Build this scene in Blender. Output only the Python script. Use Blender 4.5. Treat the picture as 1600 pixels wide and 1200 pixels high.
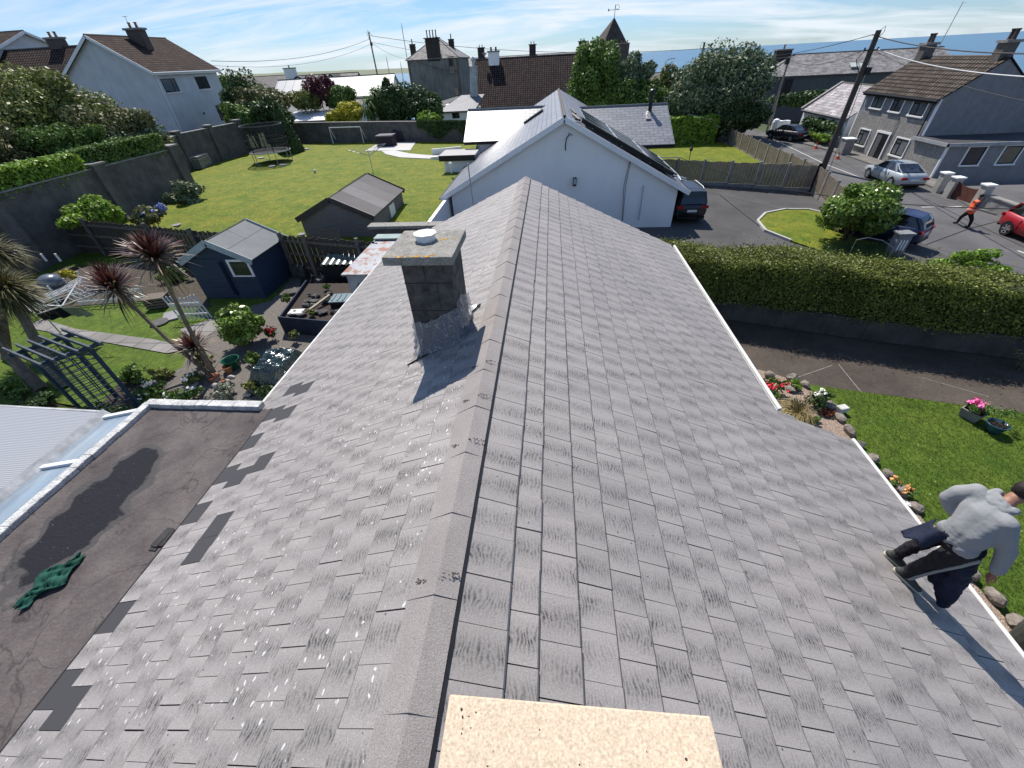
import bpy, bmesh, math, random
import numpy as np
from mathutils import Vector, Matrix
random.seed(7); RNG=np.random.default_rng(11)
S=bpy.context.scene
for o in list(bpy.data.objects): bpy.data.objects.remove(o)
C=S.collection
R=math.radians
# ---------------------------------------------------------------- camera
ROT=np.array([[0.99604956,-0.01471397,0.08757158],[0.07691657,0.63577299,-0.76803421],[-0.04437481,0.77173584,0.63439316]])
CAMP=np.array([0.675,0.0,2.7]); FPX=619.0
cam=bpy.data.cameras.new('camera'); co=bpy.data.objects.new('camera',cam); C.objects.link(co)
mw=Matrix([list(ROT[i])+[CAMP[i]] for i in range(3)]+[[0,0,0,1]]); co.matrix_world=mw
cam.sensor_width=36; cam.lens=36*FPX/1600; cam.clip_start=0.05; cam.clip_end=40000
S.camera=co; S.render.resolution_x=1024; S.render.resolution_y=768
# ---------------------------------------------------------------- sky, sun, exposure
SUNV=Vector((-0.27,0.734,1.0)).normalized()
w=bpy.data.worlds.new('World'); S.world=w; w.use_nodes=True
nt=w.node_tree; nt.nodes.clear()
def N(t,k,**kw):
    n=t.nodes.new(k)
    for a,b in kw.items(): setattr(n,a,b)
    return n
out=N(nt,'ShaderNodeOutputWorld'); bg=N(nt,'ShaderNodeBackground'); bg.inputs[1].default_value=0.11
sky=N(nt,'ShaderNodeTexSky'); sky.sky_type='NISHITA'; sky.sun_disc=False
sky.sun_elevation=math.asin(SUNV.z); sky.sun_rotation=math.atan2(SUNV.x,SUNV.y)
sky.air_density=1.0; sky.dust_density=0.15; sky.ozone_density=5.0
tc=N(nt,'ShaderNodeTexCoord'); sep=N(nt,'ShaderNodeSeparateXYZ'); nt.links.new(tc.outputs['Generated'],sep.inputs[0])
mx=N(nt,'ShaderNodeMath',operation='MAXIMUM'); mx.inputs[1].default_value=0.004; nt.links.new(sep.outputs[2],mx.inputs[0])
cmb=N(nt,'ShaderNodeCombineXYZ'); nt.links.new(sep.outputs[0],cmb.inputs[0]); nt.links.new(sep.outputs[1],cmb.inputs[1]); nt.links.new(mx.outputs[0],cmb.inputs[2])
nt.links.new(cmb.outputs[0],sky.inputs[0])
# thin streaky high cloud: direction projected on a cloud layer
ad=N(nt,'ShaderNodeMath',operation='ADD'); ad.inputs[1].default_value=0.16; nt.links.new(mx.outputs[0],ad.inputs[0])
dx=N(nt,'ShaderNodeMath',operation='DIVIDE'); dy=N(nt,'ShaderNodeMath',operation='DIVIDE')
nt.links.new(sep.outputs[0],dx.inputs[0]); nt.links.new(ad.outputs[0],dx.inputs[1]); nt.links.new(sep.outputs[1],dy.inputs[0]); nt.links.new(ad.outputs[0],dy.inputs[1])
cp=N(nt,'ShaderNodeCombineXYZ'); nt.links.new(dx.outputs[0],cp.inputs[0]); nt.links.new(dy.outputs[0],cp.inputs[1])
mp=N(nt,'ShaderNodeMapping'); mp.inputs['Rotation'].default_value=(0,0,R(14)); mp.inputs['Scale'].default_value=(0.55,1.5,1); nt.links.new(cp.outputs[0],mp.inputs[0])
nz=N(nt,'ShaderNodeTexNoise'); nz.inputs['Scale'].default_value=0.9; nz.inputs['Detail'].default_value=7; nz.inputs['Roughness'].default_value=0.6; nz.inputs['Distortion'].default_value=0.6
nt.links.new(mp.outputs[0],nz.inputs[0])
cr=N(nt,'ShaderNodeValToRGB'); cr.color_ramp.elements[0].position=0.42; cr.color_ramp.elements[0].color=(0.08,0.08,0.08,1); cr.color_ramp.elements[1].position=0.62; cr.color_ramp.elements[1].color=(0.95,0.95,0.95,1)
nt.links.new(nz.outputs[0],cr.inputs[0])
mxc=N(nt,'ShaderNodeMix',data_type='RGBA'); fo=N(nt,'ShaderNodeMapRange'); fo.inputs[1].default_value=.18; fo.inputs[2].default_value=.42; fo.inputs[3].default_value=1; fo.inputs[4].default_value=.08; nt.links.new(mx.outputs[0],fo.inputs[0])
fm=N(nt,'ShaderNodeMath',operation='MULTIPLY'); nt.links.new(cr.outputs[0],fm.inputs[0]); nt.links.new(fo.outputs[0],fm.inputs[1]); nt.links.new(fm.outputs[0],mxc.inputs[0])
tn=N(nt,'ShaderNodeMix',data_type='RGBA',blend_type='MULTIPLY'); te=N(nt,'ShaderNodeMapRange'); te.inputs[1].default_value=.22; te.inputs[2].default_value=.55; nt.links.new(mx.outputs[0],te.inputs[0]); tcx=N(nt,'ShaderNodeMix',data_type='RGBA'); nt.links.new(te.outputs[0],tcx.inputs[0]); tcx.inputs[6].default_value=(.44,.57,.76,1); tcx.inputs[7].default_value=(1,1,1,1); tn.inputs[0].default_value=1; nt.links.new(sky.outputs[0],tn.inputs[6]); nt.links.new(tcx.outputs[2],tn.inputs[7])
nt.links.new(tn.outputs[2],mxc.inputs[6]); mxc.inputs[7].default_value=(5.5,6.0,6.5,1)
nt.links.new(mxc.outputs[2],bg.inputs[0]); nt.links.new(bg.outputs[0],out.inputs[0])
sl=bpy.data.lights.new('sun','SUN'); sl.energy=4.5; sl.angle=R(0.5); sl.color=(1.0,0.935,0.845)
so=bpy.data.objects.new('sun',sl); C.objects.link(so); so.rotation_euler=SUNV.to_track_quat('Z','Y').to_euler()
S.view_settings.view_transform='Standard'; S.view_settings.look='None'; S.view_settings.exposure=0.50; S.view_settings.gamma=1
S.render.engine='CYCLES'
# ---------------------------------------------------------------- pixel to place helpers (1600x1200 photo grid)
def ray(px,py): return ROT@np.array([px-800,600-py,-FPX])
def G(px,py,z=-4.4):
    r=ray(px,py); return CAMP+r*((z-CAMP[2])/r[2])
def A(px,py,y):
    r=ray(px,py); return CAMP+r*((y-CAMP[1])/r[1])
def AX(px,py,x):
    r=ray(px,py); return CAMP+r*((x-CAMP[0])/r[0])
def VP(b,t,zb):
    p=G(b[0],b[1],zb); r=ray(*t); D=math.hypot(p[0]-CAMP[0],p[1]-CAMP[1])
    return p, CAMP[2]+r[2]/math.hypot(r[0],r[1])*D
def gz(x): return max(-5.8,min(-5.1,-5.1-.05*(x-8)))
def GR(px,py):
    z=-5.5
    for i in range(20): p=G(px,py,z); z=gz(p[0])
    return G(px,py,z)
TS=0.716/1.646; SL=math.hypot(1,TS)     # slope of the big roof
# ---------------------------------------------------------------- materials
MATS={}
def mat(name,col,rough=0.85,var=0.18,scale=3.0,bump=0.0,bscale=None,spec=0.3,metal=0.0,col2=None,fine=0.0,fscale=60,attr=0.0,coat=0,stretch=None,trans=0,streak=0.0):
    if name in MATS: return MATS[name]
    m=bpy.data.materials.new(name); m.use_nodes=True; t=m.node_tree; b=t.nodes['Principled BSDF']
    b.inputs['Roughness'].default_value=rough; b.inputs['Metallic'].default_value=metal; b.inputs['Specular IOR Level'].default_value=spec
    if coat: b.inputs['Coat Weight'].default_value=coat; b.inputs['Coat Roughness'].default_value=0.05
    tcn=N(t,'ShaderNodeTexCoord'); src=tcn.outputs['Object']
    if stretch:
        mpn=N(t,'ShaderNodeMapping'); mpn.inputs['Scale'].default_value=stretch; t.links.new(src,mpn.inputs[0]); src=mpn.outputs[0]
    n1=N(t,'ShaderNodeTexNoise'); n1.inputs['Scale'].default_value=scale; n1.inputs['Detail'].default_value=6; n1.inputs['Roughness'].default_value=0.65; t.links.new(src,n1.inputs[0])
    rp=N(t,'ShaderNodeMapRange'); rp.inputs[1].default_value=0.3; rp.inputs[2].default_value=0.7; t.links.new(n1.outputs[0],rp.inputs[0])
    mxn=N(t,'ShaderNodeMix',data_type='RGBA'); t.links.new(rp.outputs[0],mxn.inputs[0])
    c=np.array(col); c2=np.array(col2) if col2 is not None else np.clip(c*(1+var),0,1); c1=c*(1-var) if col2 is None else c
    mxn.inputs[6].default_value=(*c1,1); mxn.inputs[7].default_value=(*c2,1); last=mxn.outputs[2]
    def mulby(val,lo,hi):
        nonlocal last
        r2=N(t,'ShaderNodeMapRange'); r2.inputs[1].default_value=0.25; r2.inputs[2].default_value=0.75; r2.inputs[3].default_value=lo; r2.inputs[4].default_value=hi
        t.links.new(val,r2.inputs[0]); v=N(t,'ShaderNodeVectorMath',operation='SCALE'); t.links.new(last,v.inputs[0]); t.links.new(r2.outputs[0],v.inputs['Scale']); last=v.outputs[0]
    if fine:
        n2=N(t,'ShaderNodeTexNoise'); n2.inputs['Scale'].default_value=fscale; n2.inputs['Detail'].default_value=3; t.links.new(src,n2.inputs[0]); mulby(n2.outputs[0],1-fine,1+fine)
    if streak:
        mp2=N(t,'ShaderNodeMapping'); mp2.inputs['Scale'].default_value=(2.2,2.2,0.22); t.links.new(tcn.outputs['Object'],mp2.inputs[0])
        n3=N(t,'ShaderNodeTexNoise'); n3.inputs['Scale'].default_value=1.3; n3.inputs['Detail'].default_value=7; n3.inputs['Roughness'].default_value=.7; t.links.new(mp2.outputs[0],n3.inputs[0]); mulby(n3.outputs[0],1-streak,1+streak*.5)
    if attr:
        at=N(t,'ShaderNodeAttribute'); at.attribute_name='rnd'; r3=N(t,'ShaderNodeMapRange'); r3.inputs[3].default_value=1-attr; r3.inputs[4].default_value=1+attr
        t.links.new(at.outputs['Fac'],r3.inputs[0]); v=N(t,'ShaderNodeVectorMath',operation='SCALE'); t.links.new(last,v.inputs[0]); t.links.new(r3.outputs[0],v.inputs['Scale']); last=v.outputs[0]
    t.links.new(last,b.inputs['Base Color'])
    if trans:
        b.inputs['Transmission Weight'].default_value=0
        tl=N(t,'ShaderNodeBsdfTranslucent'); t.links.new(last,tl.inputs[0]); ms=N(t,'ShaderNodeMixShader'); ms.inputs[0].default_value=trans
        t.links.new(b.outputs[0],ms.inputs[1]); t.links.new(tl.outputs[0],ms.inputs[2]); t.links.new(ms.outputs[0],t.nodes['Material Output'].inputs[0])
    if bump:
        n4=N(t,'ShaderNodeTexNoise'); n4.inputs['Scale'].default_value=bscale or scale*6; n4.inputs['Detail'].default_value=5; t.links.new(src,n4.inputs[0])
        bp=N(t,'ShaderNodeBump'); bp.inputs['Strength'].default_value=min(1,bump); bp.inputs['Distance'].default_value=0.03; t.links.new(n4.outputs[0],bp.inputs['Height']); t.links.new(bp.outputs[0],b.inputs['Normal'])
    MATS[name]=m; return m
def glassmat(name='window_glass',col=(0.02,0.025,0.03),rough=0.06):
    if name in MATS: return MATS[name]
    m=mat(name,col,rough=rough,var=0.5,scale=1.2,spec=0.8); return m
def tilemat(name,col,uw,uh,mortar=(0.03,0.03,0.03),rough=0.7,var=0.25,offset=0.5,msize=0.03,bump=0.6,weather=0.25,spec=0.3,smooth=0.1,bias=0):
    """roof covering: rows of tiles in metres from the UV map"""
    if name in MATS: return MATS[name]
    m=bpy.data.materials.new(name); m.use_nodes=True; t=m.node_tree; b=t.nodes['Principled BSDF']; b.inputs['Roughness'].default_value=rough; b.inputs['Specular IOR Level'].default_value=spec
    uv=N(t,'ShaderNodeUVMap'); br=N(t,'ShaderNodeTexBrick'); br.offset=offset; br.inputs['Scale'].default_value=1; br.inputs['Brick Width'].default_value=uw; br.inputs['Row Height'].default_value=uh
    br.inputs['Mortar Size'].default_value=msize; br.inputs['Mortar Smooth'].default_value=smooth; br.inputs['Bias'].default_value=bias
    c=np.array(col); br.inputs['Color1'].default_value=(*(c*(1-var)),1); br.inputs['Color2'].default_value=(*(c*(1+var)),1); br.inputs['Mortar'].default_value=(*mortar,1)
    t.links.new(uv.outputs[0],br.inputs[0])
    n=N(t,'ShaderNodeTexNoise'); n.inputs['Scale'].default_value=0.7; n.inputs['Detail'].default_value=8; n.inputs['Roughness'].default_value=.75; t.links.new(uv.outputs[0],n.inputs[0])
    r2=N(t,'ShaderNodeMapRange'); r2.inputs[1].default_value=0.3; r2.inputs[2].default_value=0.7; r2.inputs[3].default_value=1-weather; r2.inputs[4].default_value=1+weather; t.links.new(n.outputs[0],r2.inputs[0])
    v=N(t,'ShaderNodeVectorMath',operation='SCALE'); t.links.new(br.outputs[0],v.inputs[0]); t.links.new(r2.outputs[0],v.inputs['Scale']); t.links.new(v.outputs[0],b.inputs['Base Color'])
    bp=N(t,'ShaderNodeBump'); bp.inputs['Strength'].default_value=bump; bp.inputs['Distance'].default_value=0.03; bp.invert=True; t.links.new(br.outputs['Fac'],bp.inputs['Height']); t.links.new(bp.outputs[0],b.inputs['Normal'])
    MATS[name]=m; return m
# ---------------------------------------------------------------- mesh builder
class MB:
    def __init__(s): s.v=[]; s.f=[]; s.uv=[]
    def face(s,pts,uv=None):
        i=len(s.v); s.v+= [tuple(map(float,p)) for p in pts]; s.f.append(tuple(range(i,i+len(pts)))); s.uv.append(uv)
    def obox(s,c,ax,h):
        c=np.array(c,float); a=[np.array(x,float)*k for x,k in zip(ax,h)]; i=len(s.v)
        for sx in(-1,1):
            for sy in(-1,1):
                for sz in(-1,1): s.v.append(tuple(c+sx*a[0]+sy*a[1]+sz*a[2]))
        for q in ((0,1,3,2),(4,6,7,5),(0,4,5,1),(2,3,7,6),(0,2,6,4),(1,5,7,3)): s.f.append(tuple(i+k for k in q)); s.uv.append(None)
    def box(s,x0,x1,y0,y1,z0,z1): s.obox(((x0+x1)/2,(y0+y1)/2,(z0+z1)/2),((1,0,0),(0,1,0),(0,0,1)),((x1-x0)/2,(y1-y0)/2,(z1-z0)/2))
    def boxr(s,c,sx,sy,sz,rz=0,tilt=0):
        M=Matrix.Rotation(rz,3,'Z')@Matrix.Rotation(tilt,3,'X'); s.obox(c,[M@Vector((1,0,0)),M@Vector((0,1,0)),M@Vector((0,0,1))],(sx/2,sy/2,sz/2))
    def beam(s,p,q,w,h,up=(0,0,1)):
        p=np.array(p,float);q=np.array(q,float);d=q-p;L=np.linalg.norm(d);d/=L;up=np.array(up,float);a=np.cross(d,up)
        if np.linalg.norm(a)<1e-6: a=np.cross(d,(1,0,0))
        a/=np.linalg.norm(a);b=np.cross(a,d); s.obox((p+q)/2,(d,a,b),(L/2,w/2,h/2))
    def tube(s,pts,r,n=6,cap=True):
        pts=[np.array(p,float) for p in pts]; rs=r if hasattr(r,'__len__') else [r]*len(pts); i0=len(s.v); m=len(pts); pa=None
        for k,p in enumerate(pts):
            d=pts[min(k+1,m-1)]-pts[max(k-1,0)]; d/=max(1e-9,np.linalg.norm(d))
            a=np.cross(d,(0,0,1)) if pa is None else pa-d*pa.dot(d)
            if np.linalg.norm(a)<1e-3: a=np.cross(d,(1,0,0))
            a/=np.linalg.norm(a); pa=a; b=np.cross(d,a)
            for j in range(n): t=2*math.pi*j/n; s.v.append(tuple(p+rs[k]*(math.cos(t)*a+math.sin(t)*b)))
        for k in range(m-1):
            for j in range(n):
                s.f.append((i0+k*n+j,i0+k*n+(j+1)%n,i0+(k+1)*n+(j+1)%n,i0+(k+1)*n+j)); s.uv.append(None)
        if cap: s.f.append(tuple(i0+j for j in range(n))[::-1]); s.uv.append(None); s.f.append(tuple(i0+(m-1)*n+j for j in range(n))); s.uv.append(None)
    def lathe(s,c,prof,n=16):
        i0=len(s.v); c=np.array(c,float)
        for r,z in prof:
            for j in range(n): t=2*math.pi*j/n; s.v.append((c[0]+r*math.cos(t),c[1]+r*math.sin(t),c[2]+z))
        for k in range(len(prof)-1):
            for j in range(n): s.f.append((i0+k*n+j,i0+k*n+(j+1)%n,i0+(k+1)*n+(j+1)%n,i0+(k+1)*n+j)); s.uv.append(None)
        s.f.append(tuple(i0+j for j in range(n))[::-1]); s.uv.append(None); s.f.append(tuple(i0+(len(prof)-1)*n+j for j in range(n))); s.uv.append(None)
    def poly(s,pts,z0,z1,uvs=1.0):
        """solid block from a plan outline (counter-clockwise or not); z1 may be a function of x,y"""
        zt=(lambda x,y:z1) if not callable(z1) else z1
        top=[(p[0],p[1],zt(p[0],p[1])) for p in pts]; bot=[(p[0],p[1],z0) for p in pts]
        s.face(top,[(p[0]*uvs,p[1]*uvs) for p in pts]); s.face(bot[::-1])
        for i in range(len(pts)):
            j=(i+1)%len(pts); s.face([bot[i],bot[j],top[j],top[i]])
    def blob(s,c,r,jit=0.15,sub=2,seed=0,flat=None):
        bm=bmesh.new(); bmesh.ops.create_icosphere(bm,subdivisions=sub,radius=1); rg=random.Random(seed); i=len(s.v)
        ph=[rg.uniform(0,6.28) for _ in range(6)]
        for v in bm.verts:
            k=1+jit*(math.sin(3*v.co.x+ph[0])+math.sin(3.3*v.co.y+ph[1])+math.sin(2.7*v.co.z+ph[2]))/2+jit*.6*(math.sin(7*v.co.x+ph[3])*math.sin(6*v.co.y+ph[4]))
            s.v.append((c[0]+v.co.x*r[0]*k,c[1]+v.co.y*r[1]*k,c[2]+v.co.z*r[2]*k))
        for f in bm.faces: s.f.append(tuple(i+v.index for v in f.verts)); s.uv.append(None)
        bm.free()
    def build(s,name,m,parent=None,world=True,smooth=False,bevel=0,props=None):
        me=bpy.data.meshes.new(name); off=np.zeros(3)
        if parent is not None and world:
            q=parent
            while q is not None: off=off+np.array(q.location); q=q.parent
        vv=[tuple(np.array(v)-off) for v in s.v] if off.any() else s.v
        me.from_pydata(vv,[],s.f)
        if any(u is not None for u in s.uv):
            ul=me.uv_layers.new(name='UVMap'); k=0; dat=[]
            for f,u in zip(s.f,s.uv):
                for j in range(len(f)): dat+= list(u[j]) if u is not None else [0,0]
            ul.data.foreach_set('uv',dat)
        me.materials.append(m); o=bpy.data.objects.new(name,me); C.objects.link(o)
        if parent is not None: o.parent=parent
        if smooth: me.polygons.foreach_set('use_smooth',[True]*len(me.polygons))
        if bevel:
            b=o.modifiers.new('bevel','BEVEL'); b.width=bevel; b.segments=2; b.limit_method='ANGLE'
        if props:
            for k,v in props.items(): o[k]=v
        return o
def tag(o,label,cat,group=None,kind=None):
    if label: o['label']=label
    if cat: o['category']=cat
    if group: o['group']=group
    if kind: o['kind']=kind
    return o
def thing(name,label,cat,loc=(0,0,0),rz=0,group=None):
    o=bpy.data.objects.new(name,None); C.objects.link(o); o.location=[float(a) for a in loc]; o.rotation_euler=(0,0,rz); o.empty_display_size=.2
    return tag(o,label,cat,group)
def struct(name,mb,m,**k):
    o=mb.build(name,m,**k); o['kind']='structure'; return o
def dup(root,loc,rz=None,label=None):
    r=root.copy(); C.objects.link(r); r.location=[float(a) for a in loc]
    if rz is not None: r.rotation_euler=(0,0,rz)
    if label: r['label']=label
    for ch in list(root.children):
        c=ch.copy(); C.objects.link(c); c.parent=r
        for g in list(ch.children):
            d=g.copy(); C.objects.link(d); d.parent=c
    return r
def quads_mesh(name,V,m,parent=None,rnd=None,npf=4,loc=None):
    """fast leaf mesh: V (n,npf,3) world points"""
    n=len(V); V=V.reshape(-1,3).astype(np.float32)
    if parent is not None:
        off=np.zeros(3); q=parent
        while q is not None: off=off+np.array(q.location); q=q.parent
        V=V-off.astype(np.float32)
    me=bpy.data.meshes.new(name); me.vertices.add(n*npf); me.vertices.foreach_set('co',V.ravel().astype(np.float32)); me.loops.add(n*npf); me.loops.foreach_set('vertex_index',np.arange(n*npf,dtype=np.int32))
    me.polygons.add(n); me.polygons.foreach_set('loop_start',np.arange(0,n*npf,npf,dtype=np.int32)); me.update(); me.validate()
    at=me.attributes.new('rnd','FLOAT','FACE'); at.data.foreach_set('value',(rnd if rnd is not None else RNG.random(n)).astype(np.float32))
    me.materials.append(m); o=bpy.data.objects.new(name,me); C.objects.link(o)
    if parent is not None: o.parent=parent
    return o
def leaf_quads(P,Nrm,size,asp=0.55,up=0.0,rand=0.8):
    n=len(P); a=RNG.normal(size=(n,3)); nn=Nrm+rand*RNG.normal(size=(n,3))+np.array([0,0,up]); nn/=np.linalg.norm(nn,axis=1)[:,None]
    t=np.cross(nn,a); t/=np.linalg.norm(t,axis=1)[:,None]; b=np.cross(nn,t); s=(size*RNG.uniform(.6,1.3,n))[:,None]
    return np.stack([P-t*s,P+b*s*asp,P+t*s,P-b*s*asp],1)
def crown(c,r,n,leaf,clumps=14,seed=1,flat=0.0,fill=0.55):
    """points and normals on a lumpy set of clumps round an ellipsoid"""
    g=np.random.default_rng(seed); c=np.array(c,float); r=np.array(r,float)
    d=g.normal(size=(clumps,3)); d/=np.linalg.norm(d,axis=1)[:,None]; d[:,2]=np.where(g.random(clumps)<.72,np.abs(d[:,2]),-np.abs(d[:,2])*.8); 
    clumps=int(clumps*1.5); d=np.vstack([d,d[:clumps-len(d)]*g.uniform(.7,1.15,(clumps-len(d),3))]); cc=d*r*g.uniform(.42,.90,(clumps,1)); cr_=g.uniform(.17,.42,clumps)
    cc=np.vstack([cc,[[0,0,0]]]); cr_=np.append(cr_,fill)
    k=g.integers(0,len(cr_),n); u=g.normal(size=(n,3)); u/=np.linalg.norm(u,axis=1)[:,None]
    rad=cr_[k][:,None]*(1-0.35*g.random((n,1))**2+0.07*g.normal(size=(n,1)))
    P=cc[k]+u*r*rad
    return P+c,u
def leafy(name,c,r,n,leaf,m,parent,clumps=14,seed=1,core=True,props=None,asp=.55,up=.3,cm=None):
    P,U=crown(c,r,n,leaf,clumps,seed); V=leaf_quads(P,U,leaf,asp,up)
    o=quads_mesh(name,V,m,parent)
    return o
def bush(name,label,cat,c,r,n,leaf,m,base=None,group=None,seed=1,clumps=12,stem=True,extra=None):
    base=(c[0],c[1],c[2]-r[2]) if base is None else base
    t=thing(name,label,cat,base,group=group)
    leafy('foliage',c,r,n,leaf,m,t,clumps,seed)
    b=MB()
    for k in range(4):
        a=k*1.7+seed; b.tube([(base[0]+.05*math.cos(a),base[1]+.05*math.sin(a),base[2]),(c[0]+r[0]*.3*math.cos(a),c[1]+r[1]*.3*math.sin(a),c[2]+r[2]*.1)],[.04*max(r[0],.5),.015],5)
    b.build('stem',M_bark,t)
    return t
def tree(name,label,c,r,n,leaf,m,zb,seed=1,clumps=20,group=None,cat='tree'):
    t=thing(name,label,cat,(c[0],c[1],zb),group=group); leafy('crown',c,r,n,leaf,m,t,clumps,seed)
    b=MB(); rr=.09*max(r[0],1.5); b.tube([(c[0],c[1],zb),(c[0]+.1,c[1],(zb+c[2])/2),(c[0],c[1],c[2])],[rr,rr*.75,rr*.4],8)
    for k in range(6):
        a=k*1.05+seed; p=(c[0],c[1],c[2]-r[2]*.35); b.tube([p,(c[0]+r[0]*.35*math.cos(a),c[1]+r[1]*.35*math.sin(a),c[2]),(c[0]+r[0]*.65*math.cos(a),c[1]+r[1]*.65*math.sin(a),c[2]+r[2]*.35)],[rr*.4,rr*.25,rr*.08],6)
    b.build('trunk',M_bark,t); return t
def boxhedge(parent,c,h,n,leaf,m,seed=1,rot=0.0):
    g=np.random.default_rng(seed); a=np.array([h[1]*h[2],h[0]*h[2],h[0]*h[1]*1.6]); k=g.choice(3,n,p=a/a.sum()); U=g.uniform(-1,1,(n,3)); s=np.where(g.random(n)<.5,-1,1.); 
    for i in range(3): U[k==i,i]=s[k==i]
    U[:,2]=np.where(k==2,np.abs(U[:,2]),U[:,2]); Nn=np.zeros((n,3)); Nn[np.arange(n),k]=U[np.arange(n),k]
    P=U*np.array(h); P+=g.normal(size=(n,3))*.05+.08*np.sin(P[:,[1,0,0]]*2.3+seed)*np.array([0,0,1.0])
    ca,sa=math.cos(rot),math.sin(rot); P[:,:2]=P[:,:2]@np.array([[ca,sa],[-sa,ca]]); return quads_mesh('foliage',leaf_quads(P+np.array(c),Nn,leaf,.6,.15,.7),m,parent)
# ---------------------------------------------------------------- shared materials
M_bark=mat('bark',(0.10,0.075,0.05),var=.35,scale=8,bump=.5)
M_white=mat('white_paint',(0.82,0.82,0.82),rough=.6,var=.05,scale=2)
M_whiteP=mat('white_plastic',(0.72,0.73,0.73),rough=.35,var=.05,scale=4)
M_conc=mat('concrete',(0.25,0.24,0.225),var=.28,scale=2.5,bump=.35,bscale=40,fine=.2,fscale=70)
M_hwall=mat('shaded_hedge_wall',(0.07,0.066,0.062),var=.4,scale=1.6,bump=.4,bscale=25,fine=.15,fscale=30,streak=.3)  # darker copy of the block wall, hedge shade put into its colour
M_concd=mat('old_block_wall',(0.115,0.11,0.105),var=.35,scale=1.6,bump=.4,bscale=25,fine=.15,fscale=30,streak=.25)
M_render=mat('painted_render',(0.87,0.87,0.86),var=.05,scale=.5,bump=.10,bscale=90,streak=.035)
M_renderg=mat('grey_pebbledash',(0.23,0.235,0.245),var=.14,scale=2,bump=.5,bscale=60,fine=.18,fscale=40,streak=.2)
M_dash=mat('pebble_dash',(0.27,0.26,0.24),var=.25,scale=3,bump=.9,bscale=22,fine=.35,fscale=14)
M_renderL=mat('weathered_render',(0.60,0.61,0.62),var=.10,scale=.8,bump=.25,bscale=60,fine=.08,fscale=20,streak=.10)
M_black=mat('black_plastic',(0.012,0.012,0.014),rough=.5,var=.3,scale=10)
M_steel=mat('steel',(0.35,0.36,0.37),rough=.35,var=.1,metal=.9)
M_galv=mat('galvanised',(0.42,0.43,0.44),rough=.5,var=.12,metal=.3)
M_wood=mat('weathered_wood',(0.15,0.125,0.10),var=.3,scale=4,bump=.4,stretch=(6,6,.6))
M_darkwood=mat('dark_timber',(0.07,0.06,0.052),var=.35,scale=4,bump=.4,stretch=(6,6,.6))
M_glass=glassmat()
M_rubber=mat('rubber',(0.012,0.012,0.012),rough=.8,var=.2)
M_pvcb=mat('black_gutter',(0.015,0.016,0.018),rough=.35,var=.2)
M_chim=mat('chimney_render',(0.075,0.07,0.068),var=.6,scale=7,fine=.25,fscale=60,bump=.5,bscale=40)
M_clay=mat('clay_pot',(0.30,0.13,0.07),var=.25,scale=8,bump=.2)
L_hedge=mat('hedge_leaf',(0.156,0.182,0.039),rough=.45,var=.35,scale=2.2,attr=.55,trans=.2,spec=.18)
L_dark=mat('dark_leaf',(0.065,0.111,0.039),rough=.5,var=.35,scale=.9,attr=.5,trans=.15,spec=.18)
L_mid=mat('mid_leaf',(0.117,0.195,0.046),rough=.5,var=.35,scale=.8,attr=.5,trans=.2,spec=.18)
L_grey=mat('greygreen_leaf',(0.143,0.189,0.104),rough=.5,var=.3,scale=.9,attr=.5,trans=.15,spec=.18)
L_lime=mat('lime_leaf',(0.195,0.312,0.039),rough=.5,var=.3,scale=1.5,attr=.45,trans=.25)
L_yel=mat('golden_leaf',(0.442,0.416,0.039),rough=.5,var=.3,scale=2,attr=.4,trans=.2)
L_pur=mat('copper_leaf',(0.098,0.029,0.039),rough=.5,var=.3,scale=2,attr=.5,trans=.15)
L_brn=mat('bronze_leaf',(0.156,0.163,0.065),rough=.55,var=.35,scale=1.2,attr=.5,trans=.15)
L_glossy=mat('glossy_leaf',(0.169,0.260,0.046),rough=.3,var=.3,scale=3,attr=.5,trans=.15,spec=.35)
L_olive=mat('olive_leaf',(0.169,0.195,0.052),rough=.5,var=.35,scale=1.0,attr=.5,trans=.2)
FL_blue=mat('blue_petal',(.33,.36,.62),var=.2,scale=9,attr=.3); FL_red=mat('red_petal',(0.715,0.039,0.065),var=.2,attr=.4); FL_pink=mat('pink_petal',(0.975,0.195,0.455),var=.2,attr=.4); FL_white=mat('white_petal',(0.975,0.962,0.858),var=.1,attr=.2); FL_or=mat('orange_petal',(0.845,0.390,0.156),var=.2,attr=.3)
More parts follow.
